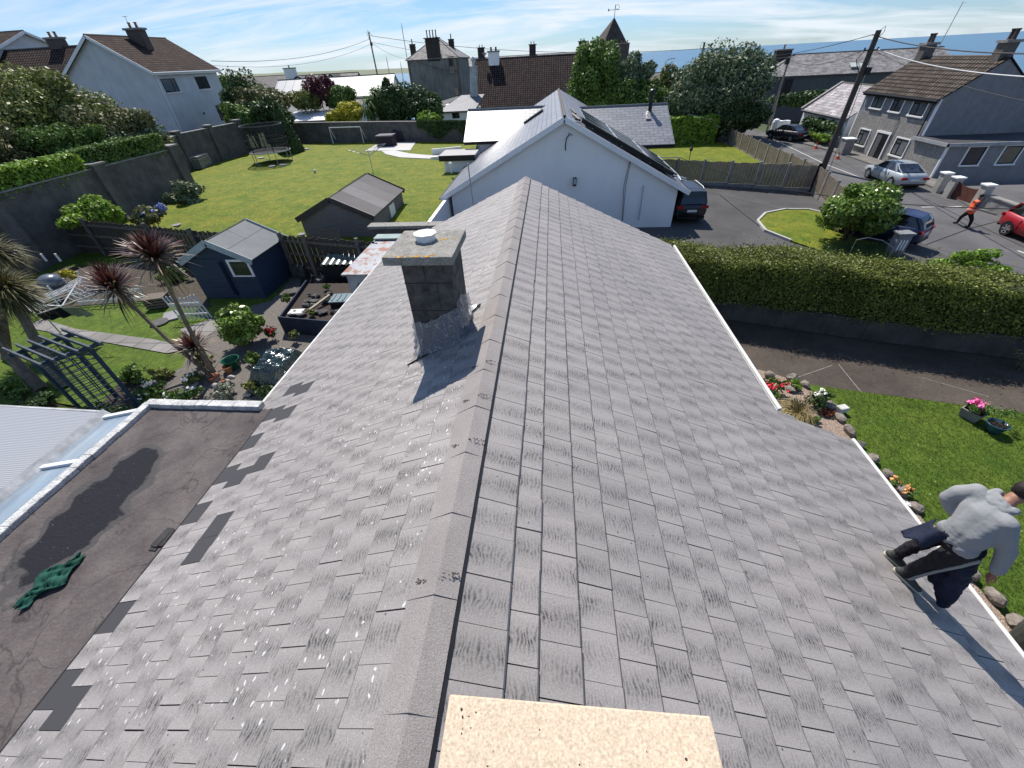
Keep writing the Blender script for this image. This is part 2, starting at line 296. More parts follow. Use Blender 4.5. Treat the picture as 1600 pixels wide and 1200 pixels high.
def lawnmat(name,c1,c2,spk=0.0):
    m=bpy.data.materials.new(name); m.use_nodes=True; t=m.node_tree; b=t.nodes['Principled BSDF']; b.inputs['Roughness'].default_value=.8; b.inputs['Specular IOR Level'].default_value=.15
    tcn=N(t,'ShaderNodeTexCoord')
    n1=N(t,'ShaderNodeTexNoise'); n1.inputs['Scale'].default_value=.9; n1.inputs['Detail'].default_value=8; n1.inputs['Roughness'].default_value=.72; t.links.new(tcn.outputs['Object'],n1.inputs[0])
    rp=N(t,'ShaderNodeMapRange'); rp.inputs[1].default_value=.35; rp.inputs[2].default_value=.65; t.links.new(n1.outputs[0],rp.inputs[0])
    mxn=N(t,'ShaderNodeMix',data_type='RGBA'); t.links.new(rp.outputs[0],mxn.inputs[0]); mxn.inputs[6].default_value=(*c1,1); mxn.inputs[7].default_value=(*c2,1)
    mpn=N(t,'ShaderNodeMapping'); mpn.inputs['Scale'].default_value=(9,3,1); mpn.inputs['Rotation'].default_value=(0,0,.4); t.links.new(tcn.outputs['Object'],mpn.inputs[0])
    n2=N(t,'ShaderNodeTexNoise'); n2.inputs['Scale'].default_value=2.2; n2.inputs['Detail'].default_value=6; n2.inputs['Roughness'].default_value=.8; t.links.new(mpn.outputs[0],n2.inputs[0])
    r2=N(t,'ShaderNodeMapRange'); r2.inputs[1].default_value=.3; r2.inputs[2].default_value=.7; r2.inputs[3].default_value=.5; r2.inputs[4].default_value=1.5; t.links.new(n2.outputs[0],r2.inputs[0])
    v=N(t,'ShaderNodeVectorMath',operation='SCALE'); t.links.new(mxn.outputs[2],v.inputs[0]); t.links.new(r2.outputs[0],v.inputs['Scale']); last=v.outputs[0]
    if spk:
        vo=N(t,'ShaderNodeTexVoronoi'); vo.inputs['Scale'].default_value=5; t.links.new(tcn.outputs['Object'],vo.inputs[0]); lt=N(t,'ShaderNodeMath',operation='LESS_THAN'); lt.inputs[1].default_value=spk; t.links.new(vo.outputs['Distance'],lt.inputs[0])
        m3=N(t,'ShaderNodeMix',data_type='RGBA'); t.links.new(lt.outputs[0],m3.inputs[0]); t.links.new(last,m3.inputs[6]); m3.inputs[7].default_value=(.5,.5,.36,1); last=m3.outputs[2]
    n9=N(t,'ShaderNodeTexNoise'); n9.inputs['Scale'].default_value=3.2; n9.inputs['Detail'].default_value=9; n9.inputs['Roughness'].default_value=.85; n9.inputs['Distortion'].default_value=.8; t.links.new(tcn.outputs['Object'],n9.inputs[0])
    r9=N(t,'ShaderNodeMapRange'); r9.inputs[1].default_value=.36; r9.inputs[2].default_value=.64; r9.inputs[3].default_value=.62; r9.inputs[4].default_value=1.35; t.links.new(n9.outputs[0],r9.inputs[0]); v9=N(t,'ShaderNodeVectorMath',operation='SCALE'); t.links.new(last,v9.inputs[0]); t.links.new(r9.outputs[0],v9.inputs['Scale']); last=v9.outputs[0]
    t.links.new(last,b.inputs['Base Color'])
    bp=N(t,'ShaderNodeBump'); bp.inputs['Strength'].default_value=.9; bp.inputs['Distance'].default_value=.05; t.links.new(n2.outputs[0],bp.inputs['Height']); t.links.new(bp.outputs[0],b.inputs['Normal'])
    return m
M_lawn=lawnmat('front_lawn',(0.06,0.115,0.012),(0.105,0.15,0.02),0.055)
M_lawnb=lawnmat('back_lawn',(0.082,0.135,0.008),(0.185,0.19,0.018))
def tar(name,c,wear=.3):
    return mat(name,c,rough=.88,var=wear,scale=.35,bump=.3,bscale=120,fine=.14,fscale=45,spec=.25)
M_road=tar('asphalt_road',(0.105,0.103,0.105)); M_drive=tar('asphalt_drive',(0.072,0.070,0.070)); 
M_concdrive=mat('stained_concrete',(0.068,0.055,0.045),var=.35,scale=.8,bump=.3,bscale=60,fine=.25,fscale=18)
# ================================================================ BIG SHINGLED HOUSE WE LOOK ALONG
def RPt(s,y,h,side):
    return (side*s/SL+side*TS/SL*h, y, -TS*s/SL+h/SL)
def shingle_mat():
    m=bpy.data.materials.new('shingle'); m.use_nodes=True; t=m.node_tree; b=t.nodes['Principled BSDF']; b.inputs['Roughness'].default_value=.6; b.inputs['Specular IOR Level'].default_value=.42
    L=t.links.new
    uv=N(t,'ShaderNodeUVMap'); sp=N(t,'ShaderNodeSeparateXYZ'); L(uv.outputs[0],sp.inputs[0])
    tcn=N(t,'ShaderNodeTexCoord'); at=N(t,'ShaderNodeAttribute'); at.attribute_name='rnd'
    def math_(op,a,bb=None,c=None):
        n=N(t,'ShaderNodeMath',operation=op)
        for i,x in enumerate((a,bb,c)):
            if x is None: continue
            if isinstance(x,(int,float)): n.inputs[i].default_value=x
            else: L(x,n.inputs[i])
        return n.outputs[0]
    # dark band printed across the middle of every tab
    d=math_('SUBTRACT',sp.outputs[0],.5); d=math_('MULTIPLY',d,d); d=math_('MULTIPLY',d,-13.0); band=math_('EXPONENT',d)
    nb=N(t,'ShaderNodeTexNoise'); nb.inputs['Scale'].default_value=3.1; nb.inputs['Detail'].default_value=4; L(tcn.outputs['Object'],nb.inputs[0])
    mr=N(t,'ShaderNodeMapRange'); mr.inputs[1].default_value=.32; mr.inputs[2].default_value=.68; mr.inputs[3].default_value=.38; mr.inputs[4].default_value=1.0; L(nb.outputs[0],mr.inputs[0])
    band=math_('MULTIPLY',band,mr.outputs[0])
    # fine wavy ribs running parallel to the ridge
    ns=N(t,'ShaderNodeTexNoise'); ns.inputs['Scale'].default_value=5.5; ns.inputs['Detail'].default_value=3; L(tcn.outputs['Object'],ns.inputs[0])
    ph=math_('ADD',math_('MULTIPLY',sp.outputs[1],225.0),math_('MULTIPLY',ns.outputs[0],34.0)); ribs=math_('MULTIPLY_ADD',math_('SINE',ph),.5,.5)
    n8=N(t,'ShaderNodeTexNoise'); n8.inputs['Scale'].default_value=26; n8.inputs['Detail'].default_value=3; n8.inputs['Roughness'].default_value=.7; L(tcn.outputs['Object'],n8.inputs[0])
    m8=N(t,'ShaderNodeMapRange'); m8.inputs[1].default_value=.35; m8.inputs[2].default_value=.62; L(n8.outputs[0],m8.inputs[0])
    stre=math_('MULTIPLY',math_('MULTIPLY',band,ribs),m8.outputs[0]); dark=math_('ADD',math_('MULTIPLY',band,.24),math_('MULTIPLY',stre,.80))
    # base mineral granules
    nf=N(t,'ShaderNodeTexNoise'); nf.inputs['Scale'].default_value=110; nf.inputs['Detail'].default_value=4; nf.inputs['Roughness'].default_value=.8; L(tcn.outputs['Object'],nf.inputs[0])
    gr=N(t,'ShaderNodeMapRange'); gr.inputs[1].default_value=.3; gr.inputs[2].default_value=.7; gr.inputs[3].default_value=.70; gr.inputs[4].default_value=1.32; L(nf.outputs[0],gr.inputs[0])
    nl=N(t,'ShaderNodeTexNoise'); nl.inputs['Scale'].default_value=.55; nl.inputs['Detail'].default_value=5; L(tcn.outputs['Object'],nl.inputs[0])
    cl=N(t,'ShaderNodeMix',data_type='RGBA'); ml=N(t,'ShaderNodeMapRange'); ml.inputs[1].default_value=.35; ml.inputs[2].default_value=.65; L(nl.outputs[0],ml.inputs[0]); L(ml.outputs[0],cl.inputs[0])
    cl.inputs[6].default_value=(.272,.255,.246,1); cl.inputs[7].default_value=(.312,.290,.279,1)
    rv=N(t,'ShaderNodeMapRange'); rv.inputs[3].default_value=.95; rv.inputs[4].default_value=1.05; L(at.outputs['Fac'],rv.inputs[0])
    k=math_('MULTIPLY',gr.outputs[0],rv.outputs[0]); k=math_('MULTIPLY',k,math_('SUBTRACT',1.0,dark))
    v=N(t,'ShaderNodeVectorMath',operation='SCALE'); L(cl.outputs[2],v.inputs[0]); L(k,v.inputs['Scale'])
    # dark pits
    vo=N(t,'ShaderNodeTexVoronoi'); vo.inputs['Scale'].default_value=7; L(tcn.outputs['Object'],vo.inputs[0]); pit=math_('LESS_THAN',vo.outputs['Distance'],.055)
    m1=N(t,'ShaderNodeMix',data_type='RGBA'); L(pit,m1.inputs[0]); L(v.outputs[0],m1.inputs[6]); m1.inputs[7].default_value=(.07,.065,.07,1)
    # white lichen marks on the left slope
    mp2=N(t,'ShaderNodeMapping'); mp2.inputs['Scale'].default_value=(1,.55,1); L(tcn.outputs['Object'],mp2.inputs[0])
    n5=N(t,'ShaderNodeTexNoise'); n5.inputs['Scale'].default_value=40; L(mp2.outputs[0],n5.inputs[0])
    mxv=N(t,'ShaderNodeVectorMath',operation='MULTIPLY_ADD'); L(n5.outputs['Color'],mxv.inputs[0]); mxv.inputs[1].default_value=(.035,.035,.035); L(mp2.outputs[0],mxv.inputs[2])
    v2=N(t,'ShaderNodeTexVoronoi'); v2.inputs['Scale'].default_value=19; L(mxv.outputs[0],v2.inputs[0])
    n6=N(t,'ShaderNodeTexNoise'); n6.inputs['Scale'].default_value=1.5; n6.inputs['Detail'].default_value=2; L(tcn.outputs['Object'],n6.inputs[0])
    th=N(t,'ShaderNodeMapRange'); th.inputs[1].default_value=.36; th.inputs[2].default_value=.62; th.inputs[3].default_value=.05; th.inputs[4].default_value=.19; L(n6.outputs[0],th.inputs[0])
    sx=N(t,'ShaderNodeSeparateXYZ'); L(tcn.outputs['Object'],sx.inputs[0]); left=math_('LESS_THAN',sx.outputs[0],-.25)
    spc=N(t,'ShaderNodeSeparateColor'); L(v2.outputs['Color'],spc.inputs[0]); keep=math_('GREATER_THAN',spc.outputs[0],.35)
    sp_=math_('MULTIPLY',math_('MULTIPLY',math_('LESS_THAN',v2.outputs['Distance'],th.outputs[0]),left),keep)
    m2=N(t,'ShaderNodeMix',data_type='RGBA'); L(sp_,m2.inputs[0]); L(m1.outputs[2],m2.inputs[6]); m2.inputs[7].default_value=(.55,.55,.53,1)
    # freshly replaced dark tiles, and dark edge strips painted for shaded course gaps
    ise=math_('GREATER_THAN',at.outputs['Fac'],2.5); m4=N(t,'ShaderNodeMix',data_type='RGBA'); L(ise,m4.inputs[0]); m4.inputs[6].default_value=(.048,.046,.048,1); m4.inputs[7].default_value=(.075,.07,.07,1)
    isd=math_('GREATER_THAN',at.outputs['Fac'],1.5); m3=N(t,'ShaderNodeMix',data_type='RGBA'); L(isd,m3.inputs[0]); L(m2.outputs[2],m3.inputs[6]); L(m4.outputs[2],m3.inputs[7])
    L(m3.outputs[2],b.inputs['Base Color'])
    bp=N(t,'ShaderNodeBump'); bp.inputs['Strength'].default_value=.5; bp.inputs['Distance'].default_value=.004; L(nf.outputs[0],bp.inputs['Height']); L(bp.outputs[0],b.inputs['Normal'])
    return m
M_sh=shingle_mat()
house=thing('bungalow','large bungalow with long grey shingled roof and two chimneys in the foreground','house',(0,5,-4.4))
CR=[.11,.48,.70,1.01,1.31,1.60,1.895,2.185,2.465,2.757,3.06,3.37,3.69,4.035,4.40,4.775,5.14,5.54,5.93,6.36]
CL=[.24,.52,.79,1.06,1.33,1.61,1.87,2.13,2.40,2.66,2.92,3.24,3.58,3.95,4.30,4.60,4.87]
OFFR={1.895:1.88,2.185:1.70,2.465:1.536,2.757:1.38}
def roofside(side,cs,name,parent,darks=()):
    V=[];F=[];UV=[];RN=[]; T=.3085; rg=random.Random(5+side)
    dk=[(abs(p[0])*SL,p[1]) for p in darks]
    for ci in range(len(cs)-1):
        s0,s1=cs[ci],cs[ci+1]
        if side>0: off=(1.71 if ci%2 else 1.88)
        else: off=(1.475 if ci%2 else 1.64)
        yend=12.75-.09*s0; ymin=-1.6
        if side>0 and s0>4.86-.2: yend=5.03-.02*(ci-14)
        if side<0 and s0>=4.25 and s1>4.4: ymin=4.62
        k0=int((ymin-off)/T)-1; k1=int((yend-off)/T)+1
        for k in range(k0,k1+1):
            a=off+k*T; b_=a+T
            if b_<=ymin or a>=yend: continue
            jt=rg.uniform(-.003,.003); a_=max(a+.0030,ymin)+jt; bb=min(b_-.0030,yend)+jt
            if bb-a_<.03: continue
            lift=.010+rg.uniform(-.003,.004)+(.011 if side>0 and ci<3 else 0); l2=lift+rg.uniform(-.0015,.003); es=rg.uniform(-.004,.004)
            top=.0008
            p=[RPt(s0-.01,a_,top,side),RPt(s0-.01,bb,top,side),RPt(s1+es,bb,l2,side),RPt(s1+es,a_,lift,side),RPt(s1+es,bb,-.004,side),RPt(s1+es,a_,-.004,side),RPt(s0,a_,-.004,side),RPt(s0,bb,-.004,side)]
            ew=(.010-.0006*ci if ci<9 else .0045) if side>0 else .004  # width of the dark strip painted as gap shade along each lower edge
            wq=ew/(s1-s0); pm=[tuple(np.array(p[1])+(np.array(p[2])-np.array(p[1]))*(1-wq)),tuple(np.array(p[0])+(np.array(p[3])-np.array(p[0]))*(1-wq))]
            i=len(V); V+=p+pm
            r=rg.random()
            if any(s0<=q[0]<s1 and a<=q[1]<b_ for q in dk): r=2.0
            u0=(a_-a)/T;u1=(bb-a)/T; w_=s1-s0
            F+=[(i,i+1,i+8,i+9),(i+9,i+8,i+2,i+3),(i+3,i+2,i+4,i+5),(i,i+3,i+5,i+6),(i+1,i+7,i+4,i+2)]
            UV+=[(u0,0,u1,0,u1,w_,u0,w_),(u0,w_,u1,w_,u1,w_,u0,w_),(u0,w_,u1,w_,u1,w_,u0,w_),(u0,0,u0,w_,u0,w_,u0,0),(u1,0,u1,0,u1,w_,u1,w_)]
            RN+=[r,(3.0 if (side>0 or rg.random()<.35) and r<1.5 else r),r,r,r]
    off=np.array(house.location); V=(np.array(V)-off)
    me=bpy.data.meshes.new(name); me.from_pydata([tuple(v) for v in V],[],F); ul=me.uv_layers.new(name='UVMap'); ul.data.foreach_set('uv',np.array(UV).ravel())
    at=me.attributes.new('rnd','FLOAT','FACE'); at.data.foreach_set('value',np.array(RN,dtype=np.float32)); me.materials.append(M_sh)
    o=bpy.data.objects.new(name,me); C.objects.link(o); o.parent=parent; return o
def rhit(px,py,side):
    r=ray(px,py); s=-TS*side; t=(s*CAMP[0]-CAMP[2])/(r[2]-s*r[0]); return CAMP+r*t
dpx=[(455,608),(478,607),(425,645),(443,650),(390,691),(350,745),(371,750),(396,735),(302,806),(335,826),(312,862),(174,967),(98,1068),(112,1086),(86,1117)]
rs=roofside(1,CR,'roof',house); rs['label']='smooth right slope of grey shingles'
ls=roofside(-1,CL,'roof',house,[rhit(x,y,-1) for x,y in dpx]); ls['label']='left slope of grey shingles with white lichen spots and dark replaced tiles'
# boards under the shingles
M_deck=mat('roof_felt',(.018,.018,.02),var=.2)
b=MB()
def slab(s0,s1,y0,y1,side,h0=-.16,h1=-.004):
    P=[RPt(s,y,h,side) for s in(s0,s1) for y in(y0,y1) for h in(h0,h1)]; i=len(b.v); b.v+=P
    for q in ((0,1,3,2),(4,6,7,5),(0,4,5,1),(2,3,7,6),(0,2,6,4),(1,5,7,3)): b.f.append(tuple(i+k for k in q)); b.uv.append(None)
slab(0.0,4.80,-1.6,12.28,1); slab(4.80,6.33,-1.6,4.95,1); slab(0.0,4.38,-1.6,12.28,-1); slab(4.38,4.84,4.66,12.28,-1)
b.build('roof_deck',M_deck,house)
# ridge capping, short angled lengths
b=MB(); y=-1.35; k=0
M_cap=mat('cap_shingle',(.265,.243,.232),rough=.7,var=.12,scale=2.2,bump=.3,bscale=150,fine=.28,fscale=110)
while y<12.7:
    L=.605; y1=min(y+L+.03,12.76); h=.022+.004*(k%3); rr=random.uniform(-.004,.004)
    a=[RPt(.26,y,.006+rr,-1),(-.035,y,.030),RPt(.115,y,.012+rr,1)]; c=[RPt(.26,y1,.006,-1),(-.035,y1,.024),RPt(.115,y1,.010,1)]
    up=.007
    A0=[(p[0],p[1],p[2]+up) for p in a]; C0=[(p[0],p[1],p[2]+.004) for p in c]
    b.face([A0[0],A0[1],C0[1],C0[0]][::-1]); b.face([A0[1],A0[2],C0[2],C0[1]][::-1]); b.face([A0[0],A0[1],a[1],a[0]]); b.face([A0[1],A0[2],a[2],a[1]])
    b.face([A0[2],C0[2],RPt(.115,y1,-.003,1),RPt(.115,y,-.003,1)]); b.face([A0[0],C0[0],RPt(.26,y1,-.003,-1),RPt(.26,y,-.003,-1)]); y+=L; k+=1
b.build('ridge_cap',M_cap,house)
b=MB(); b.beam(RPt(.128,-1.5,.009,1),RPt(.128,12.7,.009,1),.022,.010,up=RPt(0,0,1,1)); b.build('ridge_gap_shade',M_black,house)  # black strip standing in for the shaded gap beside the capping
for yy in (-.15,1.19,2.42,3.04,3.63):     # crumbled mortar at some cap joints
    b=MB()
    for q in range(46):
        u=random.uniform(-.2,.115); x=u; z=-TS*abs(x)+.043 if x>-.03 else -TS*abs(x)+.033
        b.blob((x,yy+random.uniform(-.012,.02)+.02*math.sin(u*14),z),(.009,.0045,.003),.3,1,q)
    b.build('mortar_crumbs',mat('old_mortar',(.07,.06,.055),var=.5,scale=30),house,props={'kind':'stuff'})
# gutters and white eaves board
M_gut=mat('white_gutter',(.66,.66,.64),rough=.45,var=.12,scale=5,streak=.1)
b=MB()
ex=4.86/SL+.03; ez=-TS*4.86/SL
b.tube([(ex,5.06,ez-.0),(ex,12.35,ez-.0)],.035,8); b.beam((ex-.03,5.06,ez-.10),(ex-.03,12.3,ez-.10),.02,.16)
ex2=6.36/SL+.02; ez2=-TS*6.36/SL
b.tube([(ex2,-1.6,ez2),(ex2,5.0,ez2)],.03,8); b.beam((ex2-.04,-1.6,ez2-.09),(ex2-.04,5.0,ez2-.09),.02,.14)
b.build('gutter',M_gut,house)
b=MB(); exl=-(4.87/SL)-.025; b.tube([(exl,4.7,-TS*4.87/SL-.02),(exl,12.2,-TS*4.87/SL-.02)],.03,8); b.build('gutter',M_gut,house)
# walls
b=MB(); b.box(-4.2,4.15,-1.4,12.0,-4.4,-2.02); b.box(4.15,5.55,-1.4,4.85,-4.4,-2.75)
b.face([(-4.2,12.0,-2.02),(4.15,12.0,-2.02),(0,12.0,-.22)]); b.build('wall',M_render,house)
# ---- far chimney
M_slabc=mat('lichen_concrete',(0.27,0.26,0.235),var=.3,scale=9,bump=.6,bscale=80,fine=.35,fscale=55)
b=MB(); b.box(-1.10,-.50,4.47,5.18,-.62,.90); ch=b.build('chimney',M_chim,house,bevel=.012); ch['label']='block chimney wrapped at its base in clear plastic'
b=MB()
for zz in (.60,.22): b.box(-1.104,-.496,4.466,5.184,zz,zz+.008)
b.box(-.83,-.822,4.466,4.47,.608,.90); b.box(-.70,-.694,4.466,4.47,.24,.60); b.build('mortar_joint',M_black,ch)
b=MB(); b.box(-1.25,-.42,4.32,5.25,.89,.99); b.build('chimney_cap',M_slabc,ch,bevel=.008)
M_lich=mat('orange_lichen',(.50,.27,.03),var=.4,scale=20)
b=MB(); rg=random.Random(3)
for k in range(46):
    f=rg.random()<.7; x=rg.uniform(-1.24,-.6) if f else rg.uniform(-.68,-.5); yy=4.32+abs(rg.gauss(0,.035)) if f else rg.uniform(4.86,4.93); b.blob((x,yy,.992),(rg.uniform(.008,.024),rg.uniform(.006,.016),.003),.4,1,k)
b.build('lichen',M_lich,ch)
b=MB(); b.lathe((-.86,4.88,.99),[(.125,0),(.13,.03),(.12,.06),(.145,.07),(.15,.09),(.10,.10)],8); b.build('flue_cover',mat('bag_white',(.75,.76,.76),rough=.35,var=.12,scale=14,bump=.6,bscale=30),ch)
# plastic wrap round the chimney foot
def plastic():
    m=bpy.data.materials.new('clear_plastic'); m.use_nodes=True; t=m.node_tree; p=t.nodes['Principled BSDF']; p.inputs['Base Color'].default_value=(.30,.33,.38,1); p.inputs['Roughness'].default_value=.18; p.inputs['Specular IOR Level'].default_value=.9
    tr=N(t,'ShaderNodeBsdfTransparent'); ms=N(t,'ShaderNodeMixShader'); tcn=N(t,'ShaderNodeTexCoord'); mp=N(t,'ShaderNodeMapping'); mp.inputs['Scale'].default_value=(5,5,2); mp.inputs['Rotation'].default_value=(.3,.6,.2); t.links.new(tcn.outputs['Object'],mp.inputs[0])
    n=N(t,'ShaderNodeTexNoise'); n.inputs['Scale'].default_value=1.3; n.inputs['Detail'].default_value=1.5; n.inputs['Distortion'].default_value=1.6; t.links.new(mp.outputs[0],n.inputs[0])
    # creases where the noise crosses its middle value
    s1=N(t,'ShaderNodeMath',operation='SUBTRACT'); s1.inputs[1].default_value=.5; t.links.new(n.outputs[0],s1.inputs[0]); ab=N(t,'ShaderNodeMath',operation='ABSOLUTE'); t.links.new(s1.outputs[0],ab.inputs[0])
    mr=N(t,'ShaderNodeMapRange'); mr.inputs[1].default_value=0; mr.inputs[2].default_value=.035; mr.inputs[3].default_value=.9; mr.inputs[4].default_value=.40; t.links.new(ab.outputs[0],mr.inputs[0])
    t.links.new(mr.outputs[0],ms.inputs[0]); t.links.new(tr.outputs[0],ms.inputs[1]); t.links.new(p.outputs[0],ms.inputs[2]); t.links.new(ms.outputs[0],t.nodes['Material Output'].inputs[0])
    bp=N(t,'ShaderNodeBump'); bp.inputs['Strength'].default_value=.7; bp.inputs['Distance'].default_value=.012; t.links.new(n.outputs[0],bp.inputs['Height']); t.links.new(bp.outputs[0],p.inputs['Normal']); return m
M_plas=plastic()
bm=bmesh.new(); nu,nv=48,22; rg=random.Random(9); rows=[]
per=[(-1.10,4.47),(-.50,4.47),(-.50,5.18),(-1.10,5.18)]
def perp(u):
    k=int(u*4)%4; f=u*4-int(u*4); a=per[k]; c=per[(k+1)%4]; return a[0]+(c[0]-a[0])*f,a[1]+(c[1]-a[1])*f
for j in range(nv+1):
    row=[]
    for i in range(nu):
        u=i/nu; x,y=perp(u); zb=-TS*abs(x)+.01; zt=.06+.30*max(0,1-abs(((u-.31+.5)%1)-.5)*4.5)
        z=zb+(zt-zb)*j/nv; fl=(1-j/nv); o_=.028+.075*fl**2+.028*math.sin(i*1.9+j*.8)*math.sin(j*.7+i*.37)+rg.uniform(0,.005)
        dx=x+.80; dy=y-4.82; l=math.hypot(dx,dy); row.append(bm.verts.new((x+dx/l*o_,y+dy/l*o_,z-.01*math.sin(i*2.1))))
    rows.append(row)
for j in range(nv):
    for i in range(nu): bm.faces.new((rows[j][i],rows[j][(i+1)%nu],rows[j+1][(i+1)%nu],rows[j+1][i]))
off=Vector(house.location)
for v in bm.verts: v.co-=off
me=bpy.data.meshes.new('plastic_sheet'); bm.to_mesh(me); bm.free(); me.materials.append(M_plas); me.polygons.foreach_set('use_smooth',[True]*len(me.polygons)); o=bpy.data.objects.new('plastic_sheet',me); C.objects.link(o); o.parent=ch
# lead flashing and the black strap lying at the foot
b=MB(); b.face([RPt(1.24,4.30,.02,-1),RPt(1.24,4.62,.02,-1),RPt(1.19,4.62,.10,-1),RPt(1.19,4.40,.06,-1)]); b.build('flashing',M_white,ch); b=MB(); b.face([RPt(.52,5.0,.02,-1),RPt(.42,5.15,.02,-1),RPt(.42,5.34,.015,-1),RPt(.55,5.32,.05,-1)]); b.build('flashing',M_white,ch)
b=MB(); b.tube([RPt(1.36,4.28,.02,-1),RPt(1.2,4.33,.025,-1),RPt(.9,4.40,.03,-1),RPt(.62,4.48,.05,-1),RPt(.50,4.9,.06,-1)],.011,5); b.build('strap',M_black,ch)
b=MB(); b.tube([RPt(.46,5.12,.03,-1),RPt(.40,5.2,.03,-1),RPt(.36,5.3,.02,-1)],.012,5); b.blob(RPt(.38,5.24,.03,-1),(.03,.02,.015),.2,1,1); b.build('strap',M_black,ch)
# ---- near chimney, we stand right over it
b=MB(); b.box(.50,1.05,-.50,.19,-.7,1.15); ch2=b.build('chimney',M_chim,house); ch2['label']='near chimney seen from right above'
M_cream=mat('cream_slab',(.52,.43,.32),rough=.9,var=.12,scale=4,bump=.10,bscale=160,fine=.30,fscale=150,col2=(.58,.46,.34))
b=MB(); b.box(.40,1.148,-.60,.305,1.17,1.25); cp2=b.build('chimney_cap',M_cream,ch2,bevel=.006); cp2['label']='pale cream stone cap'; cp2.data.transform(Matrix.Identity(4))
b=MB(); rg=random.Random(4)
for k in range(16):
    x=rg.uniform(.42,1.12); yy=rg.uniform(.1,.29); 
    if k<6: x=rg.uniform(.43,.49); yy=rg.uniform(.22,.275)
    b.blob((x,yy,1.251),(rg.uniform(.001,.004),rg.uniform(.001,.004),.001),.4,1,k)
b.build('dirt_speck',mat('speck',(.05,.035,.03),var=.3),ch2)
# ---- flat felt roof on the left with its white upstand, rooflights
def feltmat():
    m=mat('flat_felt',(.058,.047,.047),rough=.85,var=.35,scale=1.6,bump=.35,bscale=30,fine=.16,fscale=40,col2=(.135,.118,.112)); t=m.node_tree; b=t.nodes['Principled BSDF']; L=t.links.new
    src=b.inputs['Base Color'].links[0].from_socket; tcn=N(t,'ShaderNodeTexCoord')
    # old bitumen puddle patch: noise-distorted ellipse lying on the roof
    mp=N(t,'ShaderNodeMapping'); cx,cy=-5.42-0.0,2.62-5.0; mp.inputs['Location'].default_value=(0,0,0)
    sb=N(t,'ShaderNodeVectorMath',operation='SUBTRACT'); sb.inputs[1].default_value=(cx,cy,0); L(tcn.outputs['Object'],sb.inputs[0])
    mp.inputs['Rotation'].default_value=(0,0,R(12)); mp.inputs['Scale'].default_value=(1.95,.86,0); L(sb.outputs[0],mp.inputs[0])
    nn=N(t,'ShaderNodeTexNoise'); nn.inputs['Scale'].default_value=2.4; nn.inputs['Detail'].default_value=6; L(tcn.outputs['Object'],nn.inputs[0])
    ln=N(t,'ShaderNodeVectorMath',operation='LENGTH'); L(mp.outputs[0],ln.inputs[0]); ad=N(t,'ShaderNodeMath',operation='MULTIPLY_ADD'); L(nn.outputs[0],ad.inputs[0]); ad.inputs[1].default_value=1.15; L(ln.outputs['Value'],ad.inputs[2])
    def step(a,b2):
        r=N(t,'ShaderNodeMapRange'); r.inputs[1].default_value=a; r.inputs[2].default_value=b2; r.inputs[3].default_value=1; r.inputs[4].default_value=0; L(ad.outputs[0],r.inputs[0]); return r.outputs[0]
    m1=N(t,'ShaderNodeMix',data_type='RGBA'); L(step(1.50,1.56),m1.inputs[0]); L(src,m1.inputs[6]); m1.inputs[7].default_value=(.062,.058,.057,1)
    nf=N(t,'ShaderNodeTexNoise'); nf.inputs['Scale'].default_value=38; nf.inputs['Detail'].default_value=2; L(tcn.outputs['Object'],nf.inputs[0]); gt=N(t,'ShaderNodeMath',operation='GREATER_THAN'); gt.inputs[1].default_value=.74; L(nf.outputs[0],gt.inputs[0])
    c3=N(t,'ShaderNodeMix',data_type='RGBA'); L(gt.outputs[0],c3.inputs[0]); c3.inputs[6].default_value=(.008,.008,.013,1); c3.inputs[7].default_value=(.13,.13,.14,1)
    m2=N(t,'ShaderNodeMix',data_type='RGBA'); L(step(1.33,1.39),m2.inputs[0]); L(m1.outputs[2],m2.inputs[6]); L(c3.outputs[2],m2.inputs[7]); 
    # crack lines in the felt
    v=N(t,'ShaderNodeTexNoise'); v.inputs['Scale'].default_value=.9; v.inputs['Detail'].default_value=5; v.inputs['Distortion'].default_value=1.5; L(tcn.outputs['Object'],v.inputs[0]); s1=N(t,'ShaderNodeMath',operation='SUBTRACT'); s1.inputs[1].default_value=.5; L(v.outputs[0],s1.inputs[0]); ab=N(t,'ShaderNodeMath',operation='ABSOLUTE'); L(s1.outputs[0],ab.inputs[0])
    r=N(t,'ShaderNodeMapRange'); r.inputs[1].default_value=0; r.inputs[2].default_value=.014; r.inputs[3].default_value=.55; r.inputs[4].default_value=1; L(ab.outputs[0],r.inputs[0]); sc=N(t,'ShaderNodeVectorMath',operation='SCALE'); L(m2.outputs[2],sc.inputs[0]); L(r.outputs[0],sc.inputs['Scale']); L(sc.outputs[0],b.inputs['Base Color']); return m
ZF=-1.76
b=MB(); b.box(-6.33,-4.0,-1.6,4.62,ZF-.2,ZF); fr=b.build('flat_roof',feltmat(),house); fr['label']='flat felt roof with a dark bitumen patch'
b=MB(); M_up=mat('chalky_white',(.50,.50,.485),rough=.8,var=.35,scale=7,bump=.9,bscale=30,fine=.2,fscale=40)
rg=random.Random(2)
def rough_strip(p,q,w,h,n):
    p=np.array(p,float);q=np.array(q,float);d=(q-p)/n; 
    for k in range(n):
        a=p+d*k; c=p+d*(k+1)+d*.02; b.beam(a+np.array([rg.uniform(-.006,.006),rg.uniform(-.006,.006),0]),c+np.array([rg.uniform(-.006,.006),rg.uniform(-.006,.006),0]),w*rg.uniform(.93,1.07),h*rg.uniform(.94,1.04))
rough_strip((-6.30,-1.6,ZF+.03),(-6.30,4.66,ZF+.03),.15,.10,26); rough_strip((-6.34,4.66,ZF+.035),(-4.20,4.66,ZF+.035),.15,.11,9)
b.build('upstand',M_up,house,bevel=.012)
